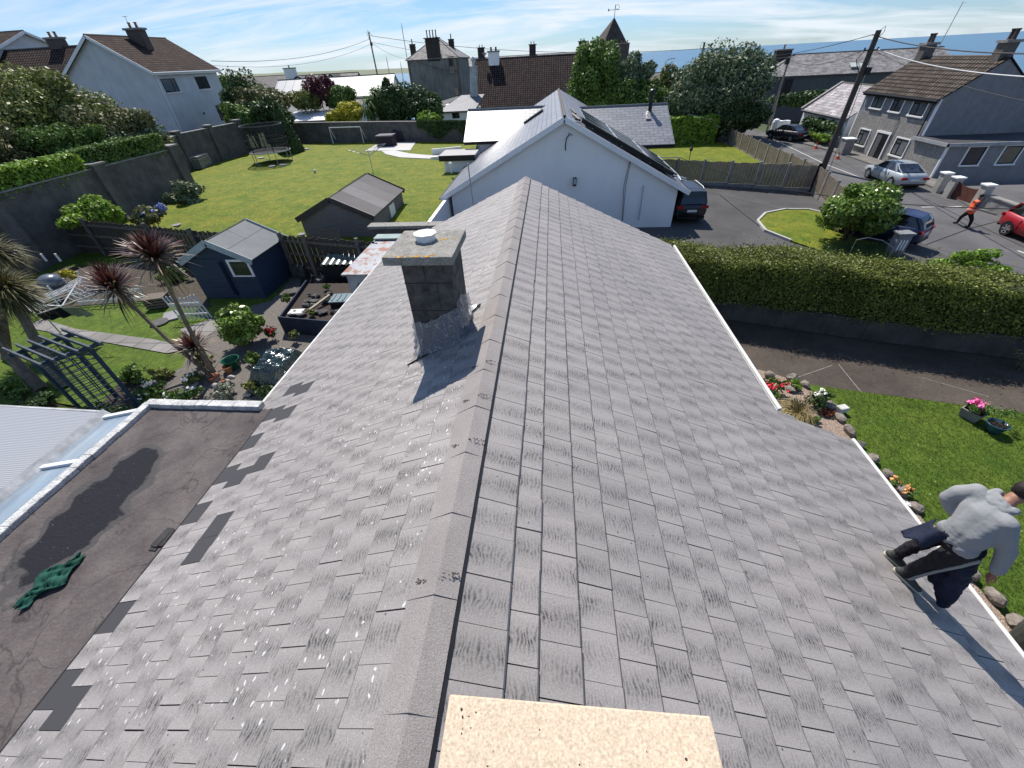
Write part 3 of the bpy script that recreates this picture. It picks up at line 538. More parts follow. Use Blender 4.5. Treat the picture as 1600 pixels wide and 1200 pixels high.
b=MB(); b.box(-6.30,-4.2,-1.4,4.55,-4.4,ZF-.2); b.build('wall',M_render,house)
rl=MB(); rl.face([(-6.38,-1.6,ZF-.03),(-6.38,4.55,ZF-.03),(-7.30,4.55,ZF-.25),(-7.30,-1.6,ZF-.25)]); gl=mat('cloud_reflect_glass',(.10,.145,.20),rough=.10,scale=1.6,spec=.9,col2=(.30,.36,.42),stretch=(1.5,.5,1))  # paler noise tone in the glass stands in for reflected clouds
sun=thing('glazed_lean_to','narrow glazed lean-to with white bars against the flat roof','lean-to',(-6.7,2,-4.4))
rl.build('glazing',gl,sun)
b=MB()
for yy in (4.56,3.42,2.28,1.1,-.1): b.beam((-6.37,yy,ZF-.01),(-7.30,yy,ZF-.23),.075,.05)
b.build('glazing_bar',M_whiteP,sun)
b=MB(); b.box(-7.28,-6.36,-1.4,4.5,-4.4,-2.1); b.build('wall',M_render,sun)
def polymat():
    m=bpy.data.materials.new('polycarbonate'); m.use_nodes=True; t=m.node_tree; p=t.nodes['Principled BSDF']; L=t.links.new
    tcn=N(t,'ShaderNodeTexCoord'); wv=N(t,'ShaderNodeTexWave'); wv.bands_direction='Y'; wv.inputs['Scale'].default_value=9; L(tcn.outputs['Object'],wv.inputs[0])
    mr=N(t,'ShaderNodeMix',data_type='RGBA'); L(wv.outputs[0],mr.inputs[0]); mr.inputs[6].default_value=(.27,.28,.29,1); mr.inputs[7].default_value=(.36,.37,.38,1); L(mr.outputs[2],p.inputs['Base Color']); p.inputs['Roughness'].default_value=.25
    bp=N(t,'ShaderNodeBump'); bp.inputs['Strength'].default_value=.4; bp.inputs['Distance'].default_value=.01; L(wv.outputs[0],bp.inputs['Height']); L(bp.outputs[0],p.inputs['Normal']); return m
pc=thing('canopy','translucent ribbed polycarbonate canopy beyond the glazed lean-to','canopy',(-8.5,2.5,-4.4))
b=MB(); b.obox((-8.93,1.5,-1.90),((1,0,-.05),(0,1,0),(.05,0,1)),(1.46,3.15,.012)); b.build('roof_sheet',polymat(),pc)
b=MB(); b.obox((-7.36,1.55,-2.02),((1,0,-.9),(0,1,0),(.9,0,1)),(.085,3.15,.02)); b.beam((-7.45,-1.6,-1.965),(-7.45,4.72,-1.965),.035,.03); b.beam((-10.4,4.68,-1.87),(-7.45,4.68,-2.0),.04,.09); b.build('fascia',mat('fascia_grey',(.40,.41,.42),rough=.6,var=.35,scale=5),pc)
b=MB()
for x,yy in ((-10.1,4.5),(-7.45,4.5),(-10.1,-1),(-7.45,-1)): b.box(x-.04,x+.04,yy-.04,yy+.04,-4.4,-2.1)
b.build('post',M_white,pc)
# broken slate and scraps on the flat roof, green cloth
b=MB(); rg=random.Random(12)
p0=G(258,842,ZF)
for k in range(5): b.boxr((p0[0]+rg.uniform(-.05,.05),p0[1]+rg.uniform(-.05,.05),ZF+.006+.005*k),.22,.10,.004,rg.uniform(.2,.5)+1.2)
tag(b.build('slate_offcuts',mat('offcut',(.04,.038,.04),var=.5,scale=12),bevel=0),'small pile of broken dark slate pieces at the foot of the left slope','debris')
bm=bmesh.new(); nx,ny=46,22; pc0=G(84,907,ZF); rg=np.random.default_rng(5); vs=[]
ang=math.atan2(*(G(115,880,ZF)-G(52,935,ZF))[[1,0]])
for i in range(nx+1):
    row=[]
    for j in range(ny+1):
        u=i/nx-.5; v=j/ny-.5; wd=(.16+.05*math.sin(u*9+1))*(1.25-1.5*abs(u+.05)); x=u*.62+.03*math.sin(v*9); y=v*wd*1.7+.03*math.sin(u*13)
        h=.012+.055*abs(math.sin(u*17+v*7+math.sin(v*11)))*(1-abs(v)*1.5)+.035*abs(math.sin(v*19+u*8))*(1-abs(u)*1.6)
        X=pc0[0]+x*math.cos(ang)-y*math.sin(ang); Y=pc0[1]+x*math.sin(ang)+y*math.cos(ang); row.append(bm.verts.new((X,Y,ZF+max(.004,h))))
    vs.append(row)
for i in range(nx):
    for j in range(ny): bm.faces.new((vs[i][j],vs[i+1][j],vs[i+1][j+1],vs[i][j+1]))
me=bpy.data.meshes.new('cloth'); bm.to_mesh(me); bm.free(); me.materials.append(mat('green_cloth',(.008,.065,.045),rough=.85,var=.4,scale=12)); o=bpy.data.objects.new('cloth',me); C.objects.link(o); me.polygons.foreach_set('use_smooth',[True]*len(me.polygons))
sm=o.modifiers.new('thickness','SOLIDIFY'); sm.thickness=.004; tag(o,'crumpled dark green cloth lying on the flat felt roof','cloth')
# ================================================================ GROUND, SEA, HILLS, LAWNS, ROADS
b=MB(); xs=[-9000,-3000,-1200,-600,-400,-250,-150,-90,-60,-40,-20,0,20,40,60,90,150,300,700,3000]; ys=[-300,-40,0,30,60,90,110,140,170,200,260,330,450,700]
def gh(x,y):
    f=min(1,max(0,(y-95)/190)); e=min(1,max(0,(x-60)/200)); return -6.3-24*max(f**1.2,e)-2.0*f
for i in range(len(xs)-1):
    for j in range(len(ys)-1):
        q=[(xs[i],ys[j]),(xs[i+1],ys[j]),(xs[i+1],ys[j+1]),(xs[i],ys[j+1])]; b.face([(x,y,gh(x,y)) for x,y in q])
M_ground=mat('ground_earth',(.05,.075,.025),var=.4,scale=.08,fine=.2,fscale=1.5)
struct('ground',b,M_ground)
def seamat():
    m=mat('sea_water',(.025,.12,.21),rough=.32,var=.18,scale=.0016,spec=.4,stretch=(1,2.5,1),bump=.0); t=m.node_tree; p=t.nodes['Principled BSDF']
    tcn=N(t,'ShaderNodeTexCoord'); n=N(t,'ShaderNodeTexNoise'); n.inputs['Scale'].default_value=.09; n.inputs['Detail'].default_value=4; t.links.new(tcn.outputs['Object'],n.inputs[0])
    bp=N(t,'ShaderNodeBump'); bp.inputs['Strength'].default_value=.6; bp.inputs['Distance'].default_value=1.2; t.links.new(n.outputs[0],bp.inputs['Height']); t.links.new(bp.outputs[0],p.inputs['Normal']); return m
b=MB(); pts=[(-4000,150)]+[(-4200,500),(-2600,2300),(-900,2700),(-420,2750),(-320,2750)]+[(14000*math.sin(t),14000*math.cos(t)) for t in (-.02,.1,.25,.4,.6,.8,1.0,1.3,1.6)]+[(14000,-2000),(60,-2000),(60,150)]
b.face([(x,y,-28.0) for x,y in pts]); struct('sea',b,seamat())
b=MB(); top=[(0,118),(60,119),(130,120),(200,121),(290,120),(350,116.5),(420,114.5),(480,112),(530,110),(580,108.5),(620,107),(652,106)]
rg=random.Random(4)
pr=None
for k in range(len(top)*3-2):
    i,f=divmod(k,3); f/=3; a=top[i]; c=top[min(i+1,len(top)-1)]; px=a[0]+(c[0]-a[0])*f; py=a[1]+(c[1]-a[1])*f+rg.uniform(-.5,.4)
    t_=A(px,py,2750); m_=A(px,py+3,2450); m_[2]=-28+(t_[2]+28)*.75; bt=A(px,py+7,2250); bt[2]=-28.5
    if pr is not None: b.face([pr[2],bt,m_,pr[1]]); b.face([pr[1],m_,t_,pr[0]]); b.face([pr[0],t_,t_+np.array([0,500,-60]),pr[0]+np.array([0,500,-60])])
    pr=(t_,m_,bt)
struct('hills',b,mat('far_fields',(.10,.14,.075),var=.5,scale=.006,stretch=(1,3,1),col2=(.17,.17,.11)))
# ---- near front garden (right)
def sheet(name,px,z,m,thick=.25,fn=None,pts=None,z0=None):
    p=pts if pts is not None else [tuple(G(x,y,z)[:2]) for x,y in px]
    b=MB(); b.poly(p,(z-thick) if z0 is None else z0,fn or z); return struct(name,b,m)
sheet('lawn',None,-4.4,M_lawn,z0=-6.5,pts=[(5.9,-3),(16,-3),(16,7.0),(12.3,7.75),(9.0,8.45),(7.3,8.85),(5.9,8.6)])
sheet('driveway',None,-4.43,M_concdrive,z0=-6.5,pts=[(4.2,4.9),(20,4.9),(20,9.15),(12.5,11.0),(6.3,12.9),(-3,15.3),(-4.2,15.3),(-4.2,12.02),(4.2,12.02)])
# concrete joints in the drive
b=MB(); 
for (a,c) in (((1310,569),(1345,612)),((1245,590),(1300,571)),((1440,590),(1545,620))):
    p=G(*a,-4.428);q=G(*c,-4.428); b.beam(p,q,.025,.006)
struct('drive_joint',b,mat('joint',(.20,.19,.17),var=.3,scale=6))
# gravel bed with edging stones
M_grav=mat('pale_gravel',(.30,.23,.18),var=.6,scale=35,bump=.9,bscale=60,fine=.45,fscale=48)
bed=[(5.8,9.3),(6.6,9.35),(7.25,8.95),(7.65,8.3),(7.75,7.4),(7.65,6.4),(7.80,5.1),(7.75,4.0),(7.85,2.8),(7.8,-2.5),(5.7,-2.5),(5.7,9.0)]
sheet('gravel_bed',None,-4.36,M_grav,z0=-4.6,pts=bed)
M_rock=mat('edging_stone',(.19,.165,.14),var=.55,scale=7,bump=.9,bscale=14,fine=.25,fscale=40)
rk=[(7.30,8.95),(7.50,8.65),(7.66,8.25),(7.70,7.85),(7.72,7.4),(7.68,6.95),(7.66,6.55),(7.70,6.15),(7.76,5.75),(7.78,5.3),(7.80,4.95),(7.76,4.5),(7.76,4.1),(7.80,3.7),(7.88,3.3),(7.90,2.95),(7.86,2.6),(7.86,2.2),(6.75,9.05),(6.35,9.15),(7.05,8.5),(6.9,8.0)]
ORD=['first','second','third','fourth','fifth','sixth','seventh','eighth','ninth','tenth','eleventh','twelfth','thirteenth','fourteenth','fifteenth','sixteenth','seventeenth','eighteenth']
for k,(x,y) in enumerate(rk):
    b=MB(); rg=random.Random(k+20); b.blob((x,y,-4.31),(rg.uniform(.08,.15),rg.uniform(.10,.17),rg.uniform(.06,.11)),.22,2,k+31)
    tag(b.build('edging_stone',M_rock),(ORD[k]+' stone edging the front lawn, counted from the red flowers toward the bottom right') if k<18 else ['pale topped stone between drive and gravel bed, right of red flowers','small stone between drive and gravel bed, nearest the roof edge','dark stone inside the gravel bed by the cream flowers','dark stone inside the gravel bed right of the feather grass'][k-18],'stone','stones edging the gravel bed')
t=None
b=MB(); pw=G(1315,640,-4.3); b.boxr((pw[0],pw[1],-4.28),.24,.17,.16,.3); tag(b.build('block',mat('pale_block',(.5,.5,.47),var=.2,scale=8),bevel=.02),'pale squared block among the dark edging stones','stone')
def grass_tuft(name,label,c,n,L_,m,spread=.9,droop=.8,wdt=.008,group=None,dirb=(0,0)):
    V=[];g=np.random.default_rng(int(abs(c[0]*100))); 
    for k in range(n):
        a=g.uniform(0,6.28); o=np.array(c)+np.array([g.normal()*.05,g.normal()*.05,0]); d=np.array([math.cos(a)*spread+dirb[0],math.sin(a)*spread+dirb[1],1.0])*g.uniform(.6,1.1); d/=np.linalg.norm(d); l=L_*g.uniform(.6,1.1)
        sd=np.cross(d,(0,0,1)); sd/=max(1e-6,np.linalg.norm(sd)); p0=o; p1=o+d*l*.55; p2=p1+(d*np.array([1,1,1-droop*1.6]))*l*.45
        V.append([p0-sd*wdt,p0+sd*wdt,p1+sd*wdt*.9,p1-sd*wdt*.9]); V.append([p1-sd*wdt*.9,p1+sd*wdt*.9,p2+sd*wdt*.15,p2-sd*wdt*.15])
    t=thing(name,label,'plant',c,group=group); quads_mesh('blades',np.array(V),m,t); return t
M_straw=mat('straw_blade',(.34,.28,.12),var=.3,scale=4,attr=.5,trans=.2)
pg=G(1252,650,-4.36); grass_tuft('feather_grass','straw coloured feather grass arching over the gravel bed beside the eave corner',(pg[0]-.1,pg[1],-4.36),420,.75,M_straw,.9,.9,.006,dirb=(-.5,-.2))
def flowers(parent,c,r,n,size,m,name='flower',seed=1):
    P,U=crown(c,r,n,size,5,seed); U[:,2]=abs(U[:,2]); P[:,2]=np.maximum(P[:,2],c[2]-r[2]*.2); k=np.repeat(P,5,axis=0)+RNG.normal(size=(n*5,3))*size*.35; quads_mesh(name,leaf_quads(k,np.repeat(U,5,axis=0),size*.62,.9,.5,.6),m,parent)
pr_=G(1212,602,-4.1); t=bush('geranium','red flowering plant at the far end of the gravel bed','plant',(pr_[0],pr_[1],-4.16),(.34,.30,.2),500,.045,L_mid,seed=2); flowers(t,(pr_[0],pr_[1],-4.04),(.34,.30,.14),24,.05,FL_red,seed=3)
pr_=G(1243,598,-4.2); bush('shrub','small yellow green clump beside the red flowers','plant',(pr_[0],pr_[1],-4.24),(.22,.2,.12),500,.03,L_lime,seed=4)
pr_=G(1283,622,-4.1); t=bush('rose_bush','low dark bush with cream flowers on the lawn side of the gravel bed','plant',(pr_[0],pr_[1],-4.14),(.28,.26,.22),900,.035,L_dark,seed=5); flowers(t,(pr_[0],pr_[1],-4.04),(.3,.28,.2),12,.045,FL_white,seed=6)
pr_=G(1275,652,-4.2); bush('shrub','little dark green tuft right against the roof edge','plant',(pr_[0],pr_[1],-4.25),(.16,.13,.11),400,.03,L_mid,seed=8)
pr_=G(1293,645,-4.3); bush('groundcover','rusty red creeping plant in the gravel','plant',(pr_[0],pr_[1],-4.31),(.24,.16,.06),420,.03,mat('rust_leaf',(.20,.06,.03),var=.4,attr=.4),seed=9)
pr_=G(1208,618,-4.2); bush('shrub','small pale green plant between gutter and red flowers','plant',(pr_[0],pr_[1],-4.24),(.15,.14,.13),350,.03,L_lime,seed=12)
for k,(px,py,m_,lb) in enumerate([(1398,752,FL_or,'peach coloured flowers among the stones halfway down the bed'),(1421,765,FL_or,'tall peach coloured bloom just outside the edging stones'),(1412,790,FL_white,'tiny white daisies below the peach blooms')]):
    pr_=G(px,py,-4.2); t=bush('flower_clump',lb,'plant',(pr_[0],pr_[1],-4.26),(.13,.12,.1),200,.03,L_mid,seed=20+k); flowers(t,(pr_[0],pr_[1],-4.2),(.13,.12,.1),9,.04,m_,seed=21+k)
p=G(1515,652); t=thing('flower_planter','square grey stone planter with pink flowers on the front lawn','planter',(p[0],p[1],-4.4)); 
b=MB(); z=-4.4
for s_,(w0,w1) in enumerate([(.30,.40)]):
    for a in range(4):
        c_,s__=math.cos(a*math.pi/2+.5),math.sin(a*math.pi/2+.5); rt=lambda x,y:(p[0]+x*c_-y*s__,p[1]+x*s__+y*c_)
        q0=rt(-w0/2,-w0/2);q1=rt(w0/2,-w0/2);q2=rt(w1/2,-w1/2);q3=rt(-w1/2,-w1/2); b.face([(*q0,z),(*q1,z),(*q2,z+.24),(*q3,z+.24)]); i0=rt(-w1/2+.03,-w1/2+.03);i1=rt(w1/2-.03,-w1/2+.03); b.face([(*q3,z+.24),(*q2,z+.24),(*i1,z+.24),(*i0,z+.24)])
b.build('box',M_conc,t); b=MB(); b.boxr((p[0],p[1],z+.2),.33,.33,.02,.5); b.build('soil',mat('soil',(.035,.025,.02),var=.4,scale=20),t)
leafy('foliage',(p[0],p[1],z+.30),(.24,.22,.14),700,.035,L_mid,t,7,3); flowers(t,(p[0],p[1],z+.36),(.25,.22,.14),26,.06,FL_pink,seed=5)
p=G(1548,674); t=thing('plant_pot','glazed blue round pot with a sparse wispy plant on the front lawn','plant pot',(p[0],p[1],-4.4)); b=MB(); b.lathe((p[0],p[1],-4.4),[(.10,0),(.15,.10),(.19,.22),(.20,.25),(.18,.25),(.17,.20)],18); b.build('pot',mat('blue_glaze',(.02,.07,.10),rough=.3,var=.25,scale=6),t,smooth=True)
b=MB(); b.lathe((p[0],p[1],-4.2),[(.165,0),(.165,.01)],14); b.build('soil',MATS['soil'],t); leafy('foliage',(p[0]+.1,p[1]+.25,-3.98),(.32,.30,.16),260,.03,L_mid,t,7,3)
# front lawn blades: real grass near the eave
n=60000; X=RNG.uniform(7.75,15.5,n); Y=RNG.uniform(1.5,8.7,n); ok=(Y<7.0+(16-X)*.21)&~((X<8.0)&(Y>8)); X=X[ok];Y=Y[ok]; n=len(X); P=np.stack([X,Y,np.full(n,-4.4)],1); a=RNG.uniform(0,6.28,n); h=RNG.uniform(.015,.045,n); ln=RNG.normal(size=(n,2))*.018
sd=np.stack([np.cos(a),np.sin(a),np.zeros(n)],1)*.006; tp=P+np.stack([ln[:,0],ln[:,1],h],1)
o=quads_mesh('grass',np.stack([P-sd,P+sd,tp],1),mat('grass_blade',(.075,.135,.018),var=.2,scale=1,attr=.5,trans=.25),npf=3); tag(o,'short mown grass of the front lawn with a few white daisies','grass',kind='stuff')
# low wall and hedge across the drive
hp=[(-3.5,14.9),(1.5,13.95),(6.45,12.35),(10.2,11.1),(14.4,9.95),(17.2,9.05)]
t=thing('garden_wall','low stained concrete wall carrying the long clipped hedge','wall',(6.45,12.5,-4.4)); b=MB()
for i in range(len(hp)-1):
    a=np.array([*hp[i],-4.1]);c=np.array([*hp[i+1],-4.1]); b.beam(a,c,.22,.62)
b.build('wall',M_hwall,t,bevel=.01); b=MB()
for i in range(len(hp)-1): a=np.array([*hp[i],-3.76]);c=np.array([*hp[i+1],-3.76]); b.beam(a,c,.30,.07)
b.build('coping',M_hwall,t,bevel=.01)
t=thing('hedge','long clipped green hedge behind the low concrete wall','hedge',(6.45,13.2,-4.4))
hd=[(np.array(hp[i]),np.array(hp[i+1])) for i in range(len(hp)-1)]; Ls=[np.linalg.norm(c-a) for a,c in hd]; tot=sum(Ls); n=115000
def hz(s): return -2.42+.10*math.sin(s*.55+1)+.06*math.sin(s*1.7)
u=RNG.random(n)*tot; which=RNG.random(n); P=np.zeros((n,3)); U=np.zeros((n,3)); cum=np.cumsum([0]+Ls)
for i in range(len(hd)):
    m_=(u>=cum[i])&(u<cum[i+1]); a,c=hd[i]; d=(c-a)/Ls[i]; nn=np.array([d[1],-d[0]]); 
    if nn[1]>0: nn=-nn
    s_=u[m_]; base=a[None]+d[None]*(s_-cum[i])[:,None]; k=m_.sum(); wf=which[m_]; top=np.array([hz(x) for x in s_]); th=RNG.random(k)
    front=wf<.42; tp=(wf>=.42)&(wf<.86); back=wf>=.86
    bulge=.06*np.sin(s_*1.3)+.05*np.sin(s_*3.1+2)
    off=np.where(front,-.15-bulge,0)+np.where(tp,-.15+th*1.45,0)+np.where(back,1.3,0)
    z=np.where(tp,top+.05*np.sin(s_*2.1+off*3)-.16*np.abs(off-.55)**2,-3.75+(top+3.75)*th**.9); z=np.where(front,z-0,z)
    rnd_=RNG.normal(size=(k,3))*.05*(1+2.2*(RNG.random((k,1))<.05)); P[m_,0]=base[:,0]-nn[0]*off+rnd_[:,0]; P[m_,1]=base[:,1]-nn[1]*off+rnd_[:,1]; P[m_,2]=z+rnd_[:,2]
    U[m_]=np.where(tp[:,None],np.array([0,0,1.]),np.where(front[:,None],np.array([nn[0],nn[1],.2]),np.array([-nn[0],-nn[1],.2])))
quads_mesh('foliage',leaf_quads(P,U,.035,.6,.1,.75),L_hedge,t)
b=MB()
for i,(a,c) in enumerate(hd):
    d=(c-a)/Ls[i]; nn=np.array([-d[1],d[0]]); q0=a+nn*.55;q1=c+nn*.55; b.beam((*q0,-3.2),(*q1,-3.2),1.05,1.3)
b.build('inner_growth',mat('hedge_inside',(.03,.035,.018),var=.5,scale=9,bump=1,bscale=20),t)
# brighter young shoots on the hedge end
p=G(1545,408,-2.3); bush('shrub','bright green shrub growing over the right end of the hedge','shrub',(p[0]+.2,p[1]+.5,-2.65),(1.3,.5,.42),3500,.05,L_lime,base=(p[0]+.2,p[1]+.9,-4.4),seed=4)
p=G(1588,545,-4.0); bush('tree_stump','gnarled dead stump at the right end of the wall','stump',(p[0],p[1]-.35,-4.1),(.3,.25,.3),150,.04,L_brn,seed=3)
# ---- far side of the hedge
def gzf(x,y): return gz(x)
plot=[(-3.6,15.9),(1.4,14.9),(6.8,13.4),(14.5,11.0),(17.4,10.2),(19.5,14),(19.3,21),(18.0,24.2),(17.6,26.2),(19.3,32.4),(9.2,34.2),(-4.0,34.2),(-4.0,16.1)]
pp=[]
for i in range(len(plot)):
    a=plot[i];c=plot[(i+1)%len(plot)]; pp.append(a)
b=MB(); 
gx=np.linspace(-5.5,22,12)
b.face([(-5.6,15.5,-5.1),(-3.6,15.9,-5.1),(1.4,14.9,-5.1),(6.8,13.4,-5.1),(8,13.1,-5.1),(8,34.4,-5.1),(-5.6,34.4,-5.1)]); b.face([(8,13.1,-5.1),(14.5,11.0,gz(14.5)),(20.1,9.3,gz(20.1)),(20.1,32.6,gz(20.1)),(8,34.4,-5.1)])
struct('tarmac_drive',b,M_drive)
b=MB(); b.face([(19.6,7,-5.85),(60,7,-5.85),(60,34,-5.85),(27.6,34,-5.85),(27.4,75,-5.95),(19.6,75,-5.95)]); b.face([(20.2,7,-5.80),(27.0,7,-5.80),(27.9,22,-5.80),(26.9,28,-5.80),(27.9,33,-5.80),(28.2,36.5,-5.80),(28.4,46,-5.80),(26.6,60,-5.82),(26.6,75,-5.9),(21.4,75,-5.9),(21.4,36.2,-5.8),(19.7,32,-5.8),(19.4,14,-5.8)]); struct('road',b,M_road)
def strip(pts,w,z,m,name):
    b=MB(); P=[np.array([*p,z]) for p in pts]
    for i in range(len(P)-1): b.beam(P[i],P[i+1]+(P[i+1]-P[i])*.01,w,.012)
    return struct(name,b,m)
M_line=mat('road_paint',(.45,.45,.42),var=.3,scale=12)
strip([GR(1202,215)[:2],GR(1240,233)[:2],GR(1290,257)[:2],GR(1345,278)[:2]],.12,-5.79,M_line,'road_marking')
strip([GR(1440,324)[:2],GR(1502,323)[:2]],.14,-5.79,M_line,'road_marking'); strip([GR(1590,392)[:2],GR(1612,400)[:2]],.14,-5.79,M_line,'road_marking')
strip([GR(1425,387)[:2],GR(1515,357)[:2],GR(1570,343)[:2]],.05,-5.79,mat('tar_seam',(.035,.035,.037),var=.3),'road_seam'); strip([GR(1125,305)[:2],GR(1195,360)[:2]],.05,-5.16-.12,mat('drive_seam',(.10,.10,.10),var=.3),'drive_seam')
# footpath along the right side
b=MB(); b.poly([(26.95,8),(27.9,22),(26.9,28.0),(27.9,33),(28.2,36.5),(28.4,46),(27.2,56),(28.6,56),(29.9,46),(29.9,33),(28.6,28.5),(29.2,22),(28.4,8)],-6.2,-5.70); struct('footpath',b,mat('pavement_concrete',(.15,.145,.135),var=.3,scale=1.2,fine=.15,fscale=30))
# grass island in the neighbour's drive
isl=[GR(*q)[:2] for q in [(1183,347),(1195,335),(1225,329),(1262,329),(1290,336),(1330,372),(1375,384),(1378,400),(1300,400),(1235,378),(1195,362)]]
b=MB(); b.poly(isl,-6.2,lambda x,y:gz(x)+.08); struct('grass_island',b,M_lawnb)
b=MB(); q=[np.array([p[0],p[1],gz(p[0])+.06]) for p in isl]
for i in list(range(0,4))+[9,10]: b.beam(q[i],q[(i+1)%len(q)],.13,.14)
struct('kerb',b,mat('kerb_stone',(.42,.41,.39),var=.15,scale=5))
b=MB(); b.poly([(4.5,34.6),(9.2,34.35),(19.6,32.7),(20.0,50.4),(19.6,53),(4.5,53)],-6.3,-5.55); struct('side_lawn',b,M_lawnb)
# back lawn, terrace level -3.5
b=MB(); b.poly([(-5.35,24),(-5.35,26),(-5.7,37.3),(-6.4,44),(-7.3,50),(-21.4,48.8),(-29,47.5),tuple(G(392,238,-3.5)[:2]),tuple(G(348,251,-3.5)[:2]),tuple(G(302,265,-3.5)[:2]),tuple(G(275,276,-3.5)[:2]),(-25.0,28.3),(-24.85,24)],-6.6,-3.5)
b.poly([(-5.35,17.3),(-5.35,24),(-24.85,24),(-24.7,19.3),(-22.1,18.8),(-17.9,17.8),(-15.0,16.95),(-10.5,16.35),(-7.1,17.3)],-6.6,lambda x,y:-3.5-.065*(24-y)); struct('back_lawn',b,M_lawnb)
b=MB(); b.poly([(-4.2,-6),(-6.1,-6),(-40,-6),(-40,21),(-24.9,20.2),(-22.0,18.6),(-17.8,17.6),(-14.9,16.75),(-10.4,16.1),(-7.0,17.2),(-4.2,17.2)],-6.6,-4.4); struct('garden_lawn',b,M_lawn)
# left garden ground details
M_gran=mat('garden_gravel',(.145,.13,.115),var=.5,scale=30,bump=.8,bscale=50,fine=.4,fscale=45)
b=MB(); b.poly([G(*q)[:2] for q in [(318,505),(330,497),(425,470),(452,440),(440,385),(600,385),(620,560),(540,700),(240,640),(225,600),(285,575),(303,535)]],-4.5,-4.38); struct('gravel_area',b,M_gran)
M_flag=tilemat('paving_flags',(.22,.21,.20),.75,.75,mortar=(.09,.085,.08),rough=.9,var=.12,offset=0,msize=.02,bump=.3)
b=MB(); b.poly([G(*q)[:2] for q in [(40,512),(66,499),(120,515),(240,531),(287,541),(262,553),(150,533),(95,523)]],-4.5,-4.37); struct('path',b,M_flag)
b=MB(); b.poly([G(*q)[:2] for q in [(262,553),(287,541),(283,515),(330,500),(350,512),(318,530),(303,545)]],-4.5,-4.366); struct('path',b,M_flag)
b=MB(); b.poly([G(*q)[:2] for q in [(0,612),(60,625),(230,665),(225,600),(195,592),(150,640),(60,632)]],-4.5,-4.385); struct('flower_bed',b,mat('bed_soil',(.05,.038,.028),var=.5,scale=12,bump=.8))

b=MB(); b.poly([(-24.9,20.2),(-24.9,28.5),(float(G(280,273,-3.5)[0]),float(G(280,273,-3.5)[1])+.1),(-31.5,37.5),(-32,47),(-60,60),(-60,8),(-25.6,8)],-6.6,lambda x,y:-1.9 if x<-25.2 else -2.2); struct('planted_bank',b,mat('bank_soil',(.04,.045,.02),var=.5,scale=3))
b=MB(); b.poly([G(*q)[:2] for q in [(40,450),(100,418),(300,410),(330,480),(290,480),(235,470),(130,478),(40,490)]],-4.5,-4.37); struct('shade_border',b,mat('bark_border',(.06,.05,.035),var=.5,scale=9,bump=.8))

b=MB(); b.poly([G(*q)[:2] for q in [(452,478),(470,440),(470,385),(610,385),(620,520),(560,520),(500,490)]],-4.5,-4.365); struct('yard',b,mat('yard_shade',(.035,.032,.03),var=.5,scale=4,bump=.8))  # dark patch: shade beside the blue shed put into the ground colour
# ================================================================ BUILDINGS
def window(parent,o,u,nrm,w,h,frame,sur=None,sill=None,mull=(),trans=(),glass=None,fw=.06,sw=.12,props=None,name='window'):
    o=np.array(o,float);u=np.array(u,float);nrm=np.array(nrm,float);z=np.array([0,0,1.]); b=MB()
    def bar(a0,a1,z0,z1,d0,d1,mb): mb.obox(o+u*(a0+a1)/2+z*(z0+z1)/2+nrm*(d0+d1)/2,(u,z,nrm),((a1-a0)/2,(z1-z0)/2,(d1-d0)/2))
    bar(0,w,0,fw,-.02,.035,b);bar(0,w,h-fw,h,-.02,.035,b);bar(0,fw,fw,h-fw,-.02,.035,b);bar(w-fw,w,fw,h-fw,-.02,.035,b)
    for k in mull: bar(k*w-fw/2,k*w+fw/2,fw,h-fw,-.02,.033,b)
    for k,a0,a1 in trans: bar(a0*w+fw/2,a1*w-fw/2,k*h-fw/2,k*h+fw/2,-.02,.031,b)
    f=b.build(name,frame,parent,props=props)
    g=MB(); g.face([o+u*fw*.5+z*fw*.5+nrm*.012,o+u*(w-fw*.5)+z*fw*.5+nrm*.012,o+u*(w-fw*.5)+z*(h-fw*.5)+nrm*.012,o+u*fw*.5+z*(h-fw*.5)+nrm*.012]); g.build('pane',glass or M_glass,f)
    if sur is not None:
        s=MB(); bar(-sw,w+sw,h,h+sw,-.02,.045,s); bar(-sw,0,0,h,-.02,.045,s); bar(w,w+sw,0,h,-.02,.045,s); s.build('surround',sur,f)
    if sill is not None: s=MB(); bar(-.12,w+.12,-.10,0,-.02,.11,s); s.build('sill',sill,f)
    return f
